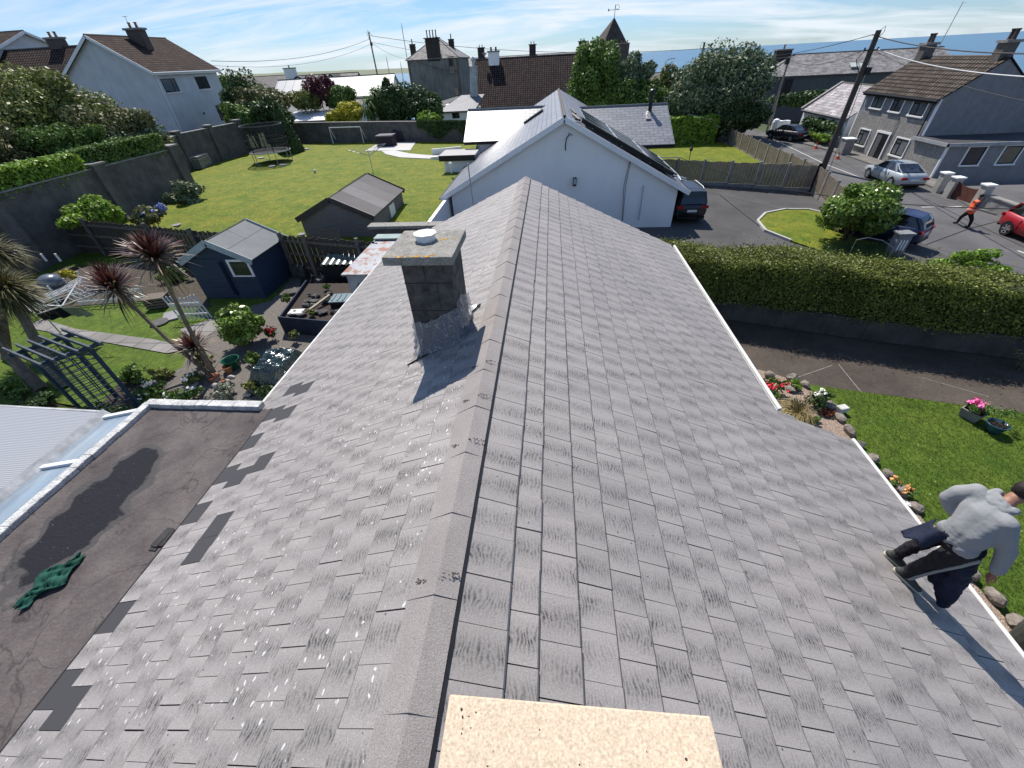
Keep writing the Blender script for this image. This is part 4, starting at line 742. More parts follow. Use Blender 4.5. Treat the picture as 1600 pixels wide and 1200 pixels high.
def gable_house(name,label,x0,x1,y0,y1,zb,ze,zr,wallm,roofm,axis='y',oe=.35,og=.25,barge=None,gut=None,cat='house',ridgem=None,thick=.10,group=None,hip=(0,0),rot=0):
    t=thing(name,label,cat,((x0+x1)/2,(y0+y1)/2,zb),rot,group=group)
    cx,cy=(x0+x1)/2,(y0+y1)/2; hx,hy=(x1-x0)/2,(y1-y0)/2
    if axis=='y': Wd,Lh,T=hx,hy,lambda a,l,z:(a,l,z-zb)
    else: Wd,Lh,T=hy,hx,lambda a,l,z:(l,a,z-zb)
    m=(zr-ze)/Wd; sl=math.hypot(1,m); b=MB()
    h0,h1=hip
    for sgn in(-1,1): b.face([T(sgn*Wd,-Lh,zb),T(sgn*Wd,Lh,zb),T(sgn*Wd,Lh,ze),T(sgn*Wd,-Lh,ze)])
    for sgn,hh in((-1,h0),(1,h1)):
        if hh: b.face([T(-Wd,sgn*Lh,zb),T(Wd,sgn*Lh,zb),T(Wd,sgn*Lh,ze),T(-Wd,sgn*Lh,ze)])
        else: b.face([T(-Wd,sgn*Lh,zb),T(Wd,sgn*Lh,zb),T(Wd,sgn*Lh,ze),T(0,sgn*Lh,zr-.02),T(-Wd,sgn*Lh,ze)])
    b.build('wall',wallm,t,world=False)
    r=MB(); e=Wd+oe; zE=ze-m*oe; L0=Lh+(og if not h0 else oe); L1=Lh+(og if not h1 else oe); r0=-(L0 if not h0 else Lh-h0*Wd); r1=(L1 if not h1 else Lh-h1*Wd); tt=thick
    for sgn in(-1,1):
        pts=[T(sgn*e,-L0,zE+tt),T(sgn*e,L1,zE+tt),T(0,r1,zr+tt),T(0,r0,zr+tt)]; uv=[(-L0,0),(L1,0),(r1,e*sl),(r0,e*sl)]
        r.face(pts,uv); r.face([(p[0],p[1],p[2]-tt) for p in pts][::-1]); r.face([T(sgn*e,-L0,zE),T(sgn*e,L1,zE),T(sgn*e,L1,zE+tt),T(sgn*e,-L0,zE+tt)])
        for (Lx,hh,rr_) in ((-L0,h0,r0),(L1,h1,r1)):
            if not hh: r.face([T(sgn*e,Lx,zE),T(sgn*e,Lx,zE+tt),T(0,Lx,zr+tt),T(0,Lx,zr)])
    for (Lx,hh,rr_) in ((-L0,h0,r0),(L1,h1,r1)):
        if hh: r.face([T(-e,Lx,zE+tt),T(e,Lx,zE+tt),T(0,rr_,zr+tt)],[(-e,0),(e,0),(0,e*sl)]); r.face([T(-e,Lx,zE),T(e,Lx,zE),T(e,Lx,zE+tt),T(-e,Lx,zE+tt)])
    ro=r.build('roof',roofm,t,world=False)
    rc=MB(); rr0=.09 if Wd>2.2 else .02; rc.tube([T(0,r0,zr+tt+.01-rr0*.2),T(0,r1,zr+tt+.01-rr0*.2)],rr0,6)
    for (Lx,hh,rr_) in ((-L0,h0,r0),(L1,h1,r1)):
        if hh:
            for sgn in(-1,1): rc.tube([T(sgn*e,Lx,zE+tt),T(0,rr_,zr+tt)],.07,6)
    rc.build('ridge',ridgem or mat('ridge_tile',(.11,.10,.095),var=.25),ro,world=False)
    if barge is not None:
        for (Lx,hh,s2) in ((-L0,h0,-1),(L1,h1,1)):
            if hh: continue
            for sgn in(-1,1):
                q=MB(); q.beam(T(sgn*(e+.02),Lx+s2*.015,zE-.03),T(0,Lx+s2*.015,zr-.03),.03,.24,up=(0,0,1)); q.build('bargeboard',barge,t,world=False)
    if gut is not None:
        for sgn in(-1,1):
            q=MB(); q.tube([T(sgn*(e+.05),-L0,zE+.02),T(sgn*(e+.05),L1,zE+.02)],.07,6); q.beam(T(sgn*(e-.02),-L0+.02,zE-.09),T(sgn*(e-.02),L1-.02,zE-.09),.03,.16); q.build('gutter',gut,t,world=False)
    return t
def chimney(parent,c,sx,sy,z0,z1,m,pots=2,capm=None,potm=None,axis='x',taper=1,poth=.45,world=True,cap=.10,props=None,band=False):
    b=MB(); b.box(c[0]-sx/2,c[0]+sx/2,c[1]-sy/2,c[1]+sy/2,z0,z1)
    if band: b.box(c[0]-sx/2-.07,c[0]+sx/2+.07,c[1]-sy/2-.07,c[1]+sy/2+.07,z1-.55,z1-.35)
    ch=b.build('chimney',m,parent,world=world,props=props)
    q=MB(); q.box(c[0]-sx/2-cap,c[0]+sx/2+cap,c[1]-sy/2-cap,c[1]+sy/2+cap,z1,z1+.16)
    q.build('chimney_cap',capm or M_conc,ch,world=world)
    for k in range(pots):
        f=(k+.5)/pots-.5; px,py=(c[0]+f*sx*.9,c[1]) if axis=='x' else (c[0],c[1]+f*sy*.9)
        p=MB(); p.lathe((px,py,z1+.16),[(.15,0),(.13,poth*.15),(.11,poth*.8),(.15,poth*.86),(.15,poth),(.10,poth)],10); p.build('chimney_pot',potm or M_clay,ch,world=world,smooth=False)
    return ch
def antenna(parent,p,h,world=True,n=6,ln=.8):
    b=MB(); b.tube([p,(p[0],p[1],p[2]+h)],.022,5)
    b.beam((p[0]-ln/2,p[1],p[2]+h*.95),(p[0]+ln/2,p[1],p[2]+h*.95),.02,.02)
    for k in range(n): x=p[0]-ln/2+ln*k/(n-1); b.beam((x,p[1]-.25,p[2]+h*.95),(x,p[1]+.25,p[2]+h*.95),.012,.012)
    b.build('aerial',M_steel,parent,world=world)
# roof coverings
T_slateL=tilemat('pale_slate',(.20,.21,.23),.62,.30,mortar=(.07,.07,.08),rough=.42,var=.14,msize=.02,bump=.5,spec=.45,weather=.12)
T_slate2=tilemat('wide_slate',(.42,.42,.42),.62,.32,mortar=(.12,.12,.12),rough=.38,var=.06,msize=.022,bump=.5,spec=.5,weather=.06)
T_brownP=tilemat('brown_pantile',(.075,.050,.045),.32,.36,mortar=(.010,.008,.009),rough=.9,var=.35,spec=.1,msize=.085,bump=1,offset=0,smooth=.6)
T_redbrown=tilemat('redbrown_tile',(.085,.056,.045),.33,.36,mortar=(.014,.011,.011),rough=.9,var=.3,spec=.1,msize=.08,bump=1,offset=0,smooth=.5)
T_greyb=tilemat('mossy_tile',(.105,.086,.072),.33,.38,mortar=(.018,.016,.014),rough=.9,spec=.1,var=.35,msize=.08,bump=1,weather=.35,offset=.5,smooth=.5)
T_oldslate=tilemat('old_slate',(.22,.21,.205),.4,.25,mortar=(.10,.095,.09),rough=.7,var=.35,msize=.012,weather=.5)
T_felt=tilemat('mineral_felt',(.20,.21,.21),30,.9,mortar=(.06,.06,.06),rough=.9,var=.05,msize=.012,weather=.2,bump=.2)
T_shedfelt=tilemat('grey_felt',(.20,.19,.185),1.15,40,mortar=(.05,.05,.05),rough=.9,var=.35,msize=.012,weather=.15,bump=.2,offset=0)
T_far=tilemat('far_roof',(.11,.10,.10),.4,.3,mortar=(.05,.05,.05),var=.3,msize=.02)
# ---- white gabled bungalow right beyond our ridge
nb=gable_house('white_bungalow','white rendered bungalow with solar panels just beyond the shingled ridge',-4.85,7.55,23.7,44.5,-5.1,-2.95,.30,M_render,T_slateL,oe=.55,og=.28,barge=M_white,gut=M_pvcb,cat='bungalow',thick=.08)
# cross wing roofs (both sides of the ridge)
M_side=T_slate2
def wing(x0,x1,yr,half,zr,ze,xw,mat_,lab):
    b=MB(); m=(zr-ze)/half; sl=math.hypot(1,m)
    for s in(-1,1):
        b.face([(x0,yr+s*half,ze),(x1,yr+s*half,ze),(x1,yr,zr),(x0,yr,zr)],[(x0,0),(x1,0),(x1,half*sl),(x0,half*sl)])
    for x in (x0,x1): b.face([(x,yr-half,ze),(x,yr+half,ze),(x,yr,zr)])
    b.face([(x0,yr-half,ze-.02),(x1,yr-half,ze-.02),(x1,yr+half,ze-.02),(x0,yr+half,ze-.02)])
    r=b.build('roof',mat_,nb,props={'label':lab}); q=MB(); q.tube([(x0,yr,zr+.02),(x1,yr,zr+.02)],.08,6); q.build('ridge',mat('ridge_grey',(.2,.21,.22)),r)
    q=MB(); q.box(x0+.02 if x0<0 else x0,x1 if x0<0 else x1-.02,yr-half-.03,yr-half,ze-.2,ze-.01); q.tube([(x0,yr-half-.08,ze-.05),(x1,yr-half-.08,ze-.05)],.06,6); q.build('fascia',M_pvcb,r)
    q=MB(); q.box(xw[0],xw[1],yr-half+.45,yr+half-.45,-5.1,ze-.05); q.build('wall',M_render,nb)
wing(2.2,9.35,37.0,4.2,-.45,-2.42,(2.2,7.15),T_slateL,'slate cross wing roof with the black flue')
wing(-5.75,1.0,37.0,3.2,-.27,-1.95,(-4.6,.5),T_slate2,'very pale tiled roof of the left cross wing')
fl=MB(); p=A(1017,163,36.2); fx=p[0]; fl.tube([(fx,36.3,-.9),(fx,36.3,.35)],.14,10); fl.lathe((fx,36.3,.35),[(.14,0),(.2,.02),(.2,.14),(.1,.2)],10); fl.build('flue',M_pvcb,nb)
fl=MB(); fl.beam((fx-.2,35.3,-1.16),(fx-.15,36.2,-.75),.35,.02); fl.build('flashing',M_steel,nb)
b=MB(); b.obox((-5.9,32.6,-2.45),((1,0,0),(0,1,0),(0,0,1)),(1.3,1.2,.05)); b.build('porch_roof',mat('pale_felt',(.42,.41,.40),var=.1),nb)
b=MB(); b.box(-7.2,-4.6,31.36,31.40,-2.75,-2.41); b.build('fascia',M_pvcb,nb); b=MB(); b.box(-6.9,-4.8,31.6,33.5,-5.1,-2.5); b.build('wall',M_render,nb)
# light, meter pipe, cable hook, windows on the gable
g=thing('wall_light','black bulkhead lamp on the white gable wall','wall light',tuple(A(898,284,23.66))); b=MB(); p=A(898,284,23.62); b.boxr(p,.17,.12,.42); b.build('bracket',M_black,g); b=MB(); b.boxr((p[0],p[1]-.075,p[2]+.03),.11,.05,.28); b.build('lens',mat('frosted',(.45,.48,.5),rough=.3),g)
sur=A(912,327,23.7); window(nb,(1.6,23.69,-4.95),(1,0,0),(0,-1,0),1.15,1.0,M_black,M_white,None)
b=MB(); P0=A(984,252,23.6);P1=A(975,290,23.6);P2=A(972,345,23.6); b.tube([P0,P1,P2],.016,4); b.tube([P0+np.array([.05,0,0]),P1+np.array([.09,0,0]),P2+np.array([.03,0,0])],.014,4); b.build('cable',mat('cable_grey',(.10,.10,.11)),nb)
b=MB(); b.tube([A(1006,290,23.62),A(998,344,23.62)],.03,6); b.build('conduit',mat('conduit',(.45,.47,.5)),nb)
b=MB(); hk=A(889,211,23.5); b.tube([hk+np.array([0,.2,.05]),hk,hk+np.array([-.12,0,-.15]),hk+np.array([-.16,0,-.45]),hk+np.array([-.14,.05,-.68])],.03,6); b.build('cable_hook',M_black,nb)
# solar panels on the right slope
ms=3.25/6.2; sln=math.hypot(1,ms)
def RS(a,y,h): return (1.35+a/sln+h*ms/sln, y, .38-ms*a/sln+h/sln)
sp_=thing('solar_array','row of dark solar panels on the right slope of the white bungalow','solar panels',RS(3,27,.1))
M_pv=mat('solar_cell',(.010,.013,.020),rough=.12,var=.3,scale=3,spec=.7)
for r_ in range(3):
    for k in range(3):
        y0=24.35+k*1.75; a0=1.05+r_*1.95
        if r_==0 and k==0: y0+=0
        b=MB(); P=[RS(a0,y0,.30),RS(a0+1.88,y0,.30),RS(a0+1.88,y0+1.68,.30),RS(a0,y0+1.68,.30)]; B=[RS(a0,y0,.26),RS(a0+1.88,y0,.26),RS(a0+1.88,y0+1.68,.26),RS(a0,y0+1.68,.26)]
        b.face(P); b.face(B[::-1])
        for i in range(4): b.face([B[i],B[(i+1)%4],P[(i+1)%4],P[i]])
        pn=b.build('panel',M_pv,sp_); q=MB()
        for i in range(4): q.beam(P[i],P[(i+1)%4],.035,.03,up=RS(0,0,1))
        q.build('panel_frame',M_steel,pn)
b=MB()
for aa in (1.6,3.4,5.2,6.6): b.beam(RS(aa,24.3,.10),RS(aa,29.7,.10),.04,.04)
b.build('rail',M_steel,sp_)
b=MB(); P=[RS(.95,24.4,.08),RS(6.85,24.4,.08),RS(6.85,24.4,.25),RS(.95,24.4,.25)]; b.face(P); b.face([RS(.95,24.44,.08),RS(6.85,24.44,.08),RS(6.85,24.44,.25),RS(.95,24.44,.25)]); b.build('panel_gap_shade',M_black,sp_)  # black plate added to draw the dark shade gap under the panels
b=MB(); b.tube([RS(.6,24.2,.1),RS(.9,24.9,.1),RS(.5,26,.1),RS(.8,27.5,.1),RS(.5,29,.1)],.05,5); b.build('cabling',M_black,sp_)
# skylight on left slope
def LS(a,y,h): return (1.35-a/sln-h*ms/sln, y, .38-ms*a/sln+h/sln)
b=MB(); P=[LS(1.6,36.5,.1),LS(3.0,36.5,.1),LS(3.0,37.6,.1),LS(1.6,37.6,.1)]
p=A(812,178,34.5)
b.obox(LS(2.1,33.6,.08),(np.array(LS(1,0,0))-np.array(LS(0,0,0)),(0,1,0),np.array(LS(0,0,1))-np.array(LS(0,0,0))),(.75,.4,.06)); b.build('skylight',M_pvcb,nb)
b=MB(); p=A(1062,281,24.0); 
for k,(o1,o2) in enumerate([((0,0,0),(.75,.35,-.25)),((.05,.6,0),(.85,.9,-.25)),((.3,-.1,-.1),(.4,1.0,-.1))]): b.tube([np.array(RS(6.6,23.7,.15))+np.array(o1),np.array(RS(6.6,23.7,.15))+np.array(o2)],.035,6)
b.build('eave_bracket',M_whiteP,nb)
# steel pole next to the left eave
sp0=A(742,328,22.2); t=thing('flag_pole','thin grey metal pole standing before the left slope of the white bungalow','pole',(sp0[0],22.2,-5.1)); b=MB(); b.tube([(sp0[0],22.2,-5.1),(A(731,255,22.2)[0],22.2,A(731,255,22.2)[2])],.03,6); b.build('pole',M_galv,t)
# boundary walls beside it: white retaining wall and capped block wall
t=thing('retaining_wall','low white wall running along the edge of the back lawn','wall',(-5.3,26,-5.1)); b=MB()
for a,c in (((-5.15,18.6),(-5.15,25.6)),((-5.15,25.6),(-5.5,36.6))): b.beam((*a,-4.2),(*c,-4.2),.18,1.9)
b.build('wall',M_white,t)
t=thing('ramp_wall','white sloping ramp wall leading from the white bungalow to the curved path','wall',(-7,36,-3.5)); b=MB(); q0=G(672,248,-3.5);q1=G(730,256,-3.5)
b.poly([(q0[0],q0[1]),(q1[0],q1[1]),(q1[0],q1[1]+.2),(q0[0],q0[1]+.2)],-3.6,lambda x,y:-3.4+.65*(x-q0[0])/(q1[0]-q0[0])); q2=G(676,242,-3.5);q3=G(722,240,-3.5); b.beam((*q2[:2],-3.3),(*q3[:2],-3.2),.15,.5); b.build('wall',M_white,t)
t=thing('block_wall','concrete block wall with a flat coping behind the far chimney','wall',(-5,17.2,-4.4)); b=MB(); b.box(-7.0,-2.0,17.0,17.25,-4.4,-2.72); b.build('wall',M_concd,t); b=MB(); b.box(-7.12,-1.9,16.86,17.40,-2.72,-2.60); b.build('coping',M_slabc,t,bevel=.01)
# ---- timber sheds
t=gable_house('timber_shed','grey weathered timber shed with strips of felt on its roof',-11.45,-7.8,19.2,24.0,-4.1,-2.84,-2.0,mat('shed_board',(.17,.16,.16),var=.25,scale=3,bump=.9,bscale=3,stretch=(.4,.4,7)),T_shedfelt,oe=.12,og=.12,barge=M_darkwood,cat='shed',thick=.04)
b=MB(); b.box(-7.795,-7.785,21.6,22.4,-3.7,-3.05); b.build('window',M_white,t)
M_blueb=mat('blue_board',(.028,.048,.085),rough=.6,var=.25,scale=3,bump=.9,bscale=3,stretch=(.4,.4,8))
t=gable_house('blue_shed','dark blue timber shed with a pale mineral felt roof',-13.35,-10.75,13.85,16.2,-4.4,-2.72,-2.06,M_blueb,T_felt,oe=.18,og=.10,barge=mat('blue_grey_trim',(.36,.42,.44)),cat='shed',thick=.03)
window(t,(-11.62,13.84,-3.45),(1,0,0),(0,-1,0),.82,.66,M_white,M_white,None,fw=.05,sw=.03,glass=mat('shed_glass',(.015,.03,.012),rough=.1,var=.5,scale=3))
b=MB(); b.box(-12.75,-11.9,13.82,13.845,-4.35,-2.75); d=b.build('door',M_blueb,t); b=MB()
for k in range(4): b.box(-12.0+k*.05-.9*0,-11.985+k*.05,13.80,13.82,-4.2,-2.85)
b.build('trim_strip',mat('navy',(.01,.02,.05)),d)
# ---- big white house on the left and its row
lh=gable_house('white_house','biggest grey white two storey house at top left, with a brick chimney',-48.3,-38.95,47.2,56.9,-2.2,3.35,6.15,M_renderL,T_redbrown,oe=.35,og=.35,barge=M_white,gut=M_white)
ch=chimney(lh,(-42.5,52.0),1.6,.8,5.0,6.7,mat('dark_brick',(.11,.085,.075),var=.3,scale=6),2,axis='x',cap=.14); antenna(ch,(-42.9,52.0,6.8),1.0,n=4,ln=.4)
for (p0,p1) in (((248,119),(281,143)),((302,117),(329,138))):
    a=AX(*p0,-38.93);c=AX(*p1,-38.93); window(lh,(-38.94,a[1],c[2]),(0,1,0),(1,0,0),1.95 if p0[0]<260 else 1.9,1.12,mat('brown_frame',(.03,.022,.02)),None,M_white,mull=(.68,) if p0[0]<260 else (.33,.6))
a=AX(331,178,-38.93); window(lh,(-38.94,54.3,-1.55),(0,1,0),(1,0,0),1.6,1.5,MATS['brown_frame'],None,None,mull=(.3,.55,.8))
b=MB(); b.tube([(-38.6,47.2,3.05),(-38.8,47.3,2.6),(-38.85,47.3,-2)],.06,6); b.build('downpipe',M_white,lh)
b=MB(); b.boxr((-38.93,51.9,-.6),.05,.2,.2); b.build('vent',M_black,lh)
lk=gable_house('house_link','lower pantiled wing joining the big white house to its neighbour',-60.5,-48.6,49.2,56.2,-2.2,3.2,5.75,M_renderL,T_redbrown,axis='x',oe=.3,og=.0,gut=M_white,cat='house wing')
chimney(lk,(-52.95,52.9),1.5,.9,5.2,6.5,MATS['dark_brick'],2)
for x in (-57.2,-54.2): window(lk,(x,49.19,1.4),(1,0,0),(0,-1,0),1.5,1.0,MATS['brown_frame'],M_white,None,mull=(.5,))
l3=gable_house('white_house','white house cut off by the left edge of the picture with a grey upper gable',-76,-59.6,49.9,61.9,-2.2,5.3,7.5,M_renderL,T_redbrown,axis='x',oe=.5,og=.35,barge=M_white,gut=M_white)
b=MB(); b.box(-76,-59.3,48.75,49.85,-2.2,3.3); b.build('front_wing',M_render,l3); window(l3,(-62.6,48.74,-.4),(1,0,0),(0,-1,0),1.5,1.6,MATS['brown_frame'],None,None,mull=(.5,)); chimney(l3,(-64.0,54.0),1.9,1.2,6.5,9.0,MATS['dark_brick'],2)

# ---- block walls with piers on the left and behind the lawn
def pierwall(label,pts,zt,zb,m,piers=True,w=.24,cop=True,pw=.5):
    t=thing('block_wall',label,'wall',(*pts[0],zb)); b=MB(); cpb=MB(); pb=MB()
    for i in range(len(pts)-1):
        za=zt[i];zc=zt[i+1]; a=np.array(pts[i]);c=np.array(pts[i+1]); d=(c-a)/np.linalg.norm(c-a); n=np.array([-d[1],d[0]])*w/2
        P=[(*(a-n),zb),(*(c-n),zb),(*(c+n),zb),(*(a+n),zb)]; Q=[(*(a-n),za),(*(c-n),zc),(*(c+n),zc),(*(a+n),za)]
        b.face(P[::-1]); b.face(Q); 
        for k in range(4): b.face([P[k],P[(k+1)%4],Q[(k+1)%4],Q[k]])
        if cop: cpb.beam((*a,za+.03),(*c,zc+.03),w+.12,.06)
    b.build('wall',m,t)
    if cop: cpb.build('coping',M_conc,t)
    if piers:
        for p,z in zip(pts,zt):
            q=MB(); q.box(p[0]-pw/2,p[0]+pw/2,p[1]-pw/2,p[1]+pw/2,zb,z+.18); pr=q.build('pier',m,t); q=MB(); q.box(p[0]-pw/2-.07,p[0]+pw/2+.07,p[1]-pw/2-.07,p[1]+pw/2+.07,z+.18,z+.27); q.build('pier_cap',M_conc,pr)
    return t
pierwall('tall grey block wall with capped piers below the big hedge on the left',[(-24.75,28.6),(-24.6,22.8),(-24.6,17.0),(-25.4,10.5)],[-1.0,-1.0,-1.05,-1.1],-4.5,M_concd,pw=.72)
w2=[VP((284,272),(248,217),-3.5),VP((302,265),(277,207),-3.5),VP((348,251),(328,197),-3.5),VP((389,239),(369,189),-3.5)]
pierwall('stepped grey block wall with piers in front of the big white house',[tuple(q[0][:2]) for q in w2],[q[1]-.15 for q in w2],-3.8,M_concd)
bw=[tuple(G(418,222,-3.5)[:2]),tuple(G(523,223,-3.5)[:2]),tuple(G(625,221,-3.5)[:2]),tuple(G(737,221,-3.5)[:2])]
bz=[VP((418,222),(416,193),-3.5)[1],VP((523,223),(521,191),-3.5)[1],VP((625,221),(624,190),-3.5)[1],VP((737,221),(738,190),-3.5)[1]]
pierwall('long grey block wall along the back of the lawn',bw,bz,-3.7,M_concd,piers=False)
# low shed roof behind the wall
a0=G(450,215,-1.6)
t=thing('outbuilding','low block outbuilding with a white lean-to roof behind the back wall','outbuilding',(-26.5,50,-3.6)); b=MB(); y0=bw[0][1]+2.2
xa=A(445,205,y0)[0]; xb=A(520,196,y0)[0]; zt=A(445,189,y0)[2]; zt2=A(515,180,y0)[2]; b.box(xa,xb,y0,y0+3.5,-3.7,zt-.1); b.build('wall',M_concd,t); b=MB(); b.face([(xa-.2,y0-.2,zt-.05),(xb+.2,y0-.2,zt-.05),(xb+.2,y0+4,zt+.55),(xa-.2,y0+4,zt+.55)]); b.face([(xa-.2,y0-.2,zt-.13),(xb+.2,y0-.2,zt-.13),(xb+.2,y0-.2,zt-.05),(xa-.2,y0-.2,zt-.05)]); b.build('roof',M_white,t)
y1=y0+4.5; t=gable_house('garage','low garage with a dark grey slate roof behind the back wall',A(438,175,y1)[0],A(553,165,y1)[0],y1,y1+7,-3.6,A(438,182,y1)[2]-.1,A(480,160,y1+3.5)[2],M_render,tilemat('dark_slate',(.14,.15,.17),.5,.3,var=.12,msize=.02,mortar=(.06,.06,.065)),axis='x',oe=.3,og=.3,gut=M_pvcb,cat='garage')
# ---- long pale metal barn, cottages and far terraces on the left
ym=72; T_metal=tilemat('pale_sheet_roof',(.50,.50,.49),1.3,60,mortar=(.26,.26,.26),rough=.5,var=.04,msize=.05,offset=0,weather=.10)
xa=A(425,150,ym)[0]; xb=A(600,135,ym)[0]
t=gable_house('sheet_roofed_building','long low building with a pale ribbed sheet roof beyond the garden trees',xa,xb,ym,ym+9,-6.4,A(425,155,ym)[2]-.1,A(500,123,ym+4.5)[2],M_render,T_metal,axis='x',oe=.4,og=.3,cat='building',rot=.10)
yc=105; t=gable_house('cottage','long cottage with two black edged gables and a white chimney on the left skyline',A(455,140,yc)[0],A(548,130,yc)[0],yc,yc+9,-9,A(470,140,yc)[2],A(500,117,yc+4.5)[2],M_render,tilemat('cottage_roof',(.19,.175,.165),.4,.3,var=.25,msize=.02),axis='x',oe=.3,og=.3,rot=.08)
c_=A(457,119,yc+3); chimney(t,(c_[0],c_[1]),2.3,1.2,A(457,131,yc+3)[2],A(457,107,yc+3)[2],M_render,1,potm=M_black)
for i,(px,wd) in enumerate(((466,2.6),(516,2.1))):
    q=A(px,133,yc-1.6); b=MB(); zt=A(px,121 if i==0 else 118,yc-1.6)[2]; b.face([(q[0]-wd,yc-1.6,q[2]-2),(q[0]+wd,yc-1.6,q[2]-2),(q[0]+wd,yc-1.6,q[2]+.1),(q[0],yc-1.6,zt),(q[0]-wd,yc-1.6,q[2]+.1)]); g_=b.build('gable',M_render,t)
    t2=MB(); 
    for s in(-1,1): t2.beam((q[0]+s*(wd+.3),yc-1.7,q[2]-.15),(q[0],yc-1.7,zt+.15),.1,.3)
    t2.build('bargeboard',M_pvcb,g_); t2=MB(); 
    for s in(-1,1): t2.face([(q[0]+s*(wd+.3),yc-1.75,q[2]-.1),(q[0],yc-1.75,zt+.2),(q[0],yc+4,zt+.2),(q[0]+s*(wd+.3),yc+4,q[2]-.1)])
    t2.build('roof',MATS['cottage_roof'],g_); t2=MB(); t2.box(q[0]-.5,q[0]+.1,yc-1.64,yc-1.61,q[2]-1.3,q[2]-.2); t2.build('window',M_black,g_)
t=gable_house('long_house','long grey roofed terrace far off on the left skyline',A(340,140,120)[0],A(452,140,120)[0],120,130,-9,A(400,138,120)[2],A(400,120.5,125)[2],M_dash,T_far,axis='x',oe=.3,rot=.06,cat='terrace')
# ---- old rendered house with pyramid roof and tall chimneys
yo=115; ox0=A(646,150,yo)[0];ox1=A(723,150,yo)[0]; oz=A(680,91,yo)[2]; M_old=mat('old_render',(.20,.195,.19),var=.3,scale=.35,bump=.3,bscale=8,streak=.45,fine=.1,fscale=6)
t=gable_house('old_house','tall old grey rendered house with a hipped roof and a four pot chimney stack',ox0,ox1,yo,yo+(ox1-ox0)+.4,-9,oz,A(680,58,yo+5)[2],M_old,T_oldslate,axis='y',oe=.3,og=.3,hip=(.98,.98),cat='house',rot=-.03)
M_brk=mat('soot_brick',(.055,.045,.042),var=.4,scale=3,streak=.3)
c_=A(678,90,yo-.2); chimney(t,(c_[0]+.1,yo+.5),3.0,1.1,oz-.5,A(678,60,yo)[2],M_brk,4,potm=MATS['soot_brick'],capm=M_brk,poth=1.3,cap=.25,band=True)
for px,yy,zt,z0 in ((643,yo+7,66,90),(704,yo+8,58,80)):
    c_=A(px,zt,yy); chimney(t,(c_[0],yy),1.1,1.1,A(px,z0,yy)[2]-1,c_[2]-.5,M_brk,1,potm=MATS['soot_brick'],capm=M_brk,poth=.9,band=True)
p0=A(703,95,yo);p1=A(712,115,yo); window(t,(p0[0]-.1,yo-.02,p1[2]),(1,0,0),(0,-1,0),1.1,2.9,M_black,M_old,M_old,mull=(.5,),trans=((.5,0,1),),sw=.2)
p0=A(712,138,yo);p1=A(718,149,yo); window(t,(p0[0],yo-.02,p1[2]),(1,0,0),(0,-1,0),.8,1.6,M_black,None,None,mull=(.5,))
b=MB(); b.box(ox1-.5,ox1+.03,yo-.03,yo+.2,-9,oz); b.box(ox0-.03,ox0+.5,yo-.03,yo+.2,-9,oz); b.build('quoin',mat('red_quoin',(.14,.105,.09),var=.4,scale=2),t)
# terrace behind with the row of brick chimneys
yt=150; t=gable_house('old_terrace','old terrace roofline with brick chimneys behind the brown pantiled house',A(722,100,yt)[0],A(945,92,yt)[0],yt,yt+9,-9,A(730,104,yt)[2],A(830,86,yt+4.5)[2],M_old,T_oldslate,axis='x',oe=.2,cat='terrace')
for px,zt,wd in ((751,71,1.9),(832,66,1.9),(910,61,2.0)):
    c_=A(px,zt,yt+4.5); chimney(t,(c_[0],yt+4.5),wd,1.4,A(px,95,yt+4.5)[2],c_[2]-.6,M_brk,2,capm=M_brk,poth=.6,band=False,cap=.3)
# cone tower
ytw=125; a=A(960,27,ytw+4); e=A(985,68,ytw); l_=A(925,76,ytw); t=thing('tower','square tower with a steep dark pyramid roof and a weathervane','tower',(a[0],ytw+4,-9)); hw=(e[0]-l_[0])/2/1.414*1.02
b=MB(); ca=math.cos(.35);sa=math.sin(.35); cx,cy=(e[0]+l_[0])/2,ytw+4; cs=[(cx+hw*(u*ca-v*sa),cy+hw*(u*sa+v*ca)) for u,v in ((-1,-1),(1,-1),(1,1),(-1,1))]; ze=e[2]
for i in range(4): b.face([(*cs[i],ze),(*cs[(i+1)%4],ze),(a[0],cy,a[2])],[(0,0),(7,0),(3.5,9)])
b.face([(*c,ze-.02) for c in cs]); b.build('roof',mat('tower_slate',(.075,.062,.052),var=.35,scale=.8,streak=.4),t); b=MB(); cs2=[(cx+(x-cx)*.88,cy+(y-cy)*.88) for x,y in cs]; b.poly(cs2,-9,ze-.05); b.build('wall',mat('tower_wall',(.30,.29,.28),var=.15),t)
b=MB(); b.tube([(a[0],cy,a[2]-.2),(a[0],cy,a[2]+2.2)],.06,5); b.beam((a[0]-1.6,cy,a[2]+1.3),(a[0]+1.1,cy,a[2]+1.3),.07,.07)
for k in range(12): t0=k*.55;  b.tube([(a[0]+.5+.45*math.cos(t0),cy,a[2]+1.75+.4*math.sin(t0)),(a[0]+.5+.45*math.cos(t0+.55),cy,a[2]+1.75+.4*math.sin(t0+.55))],.035,4,cap=False)
b.face([(a[0]-1.6,cy,a[2]+1.0),(a[0]-1.2,cy,a[2]+1.3),(a[0]-1.6,cy,a[2]+1.6)]); b.build('weathervane',M_black,t)
c_=A(976,65,ytw-2); chimney(t,(c_[0],ytw-2.0),2.2,1.4,-2,c_[2]-.4,mat('tower_stack',(.10,.085,.08),var=.3),3)
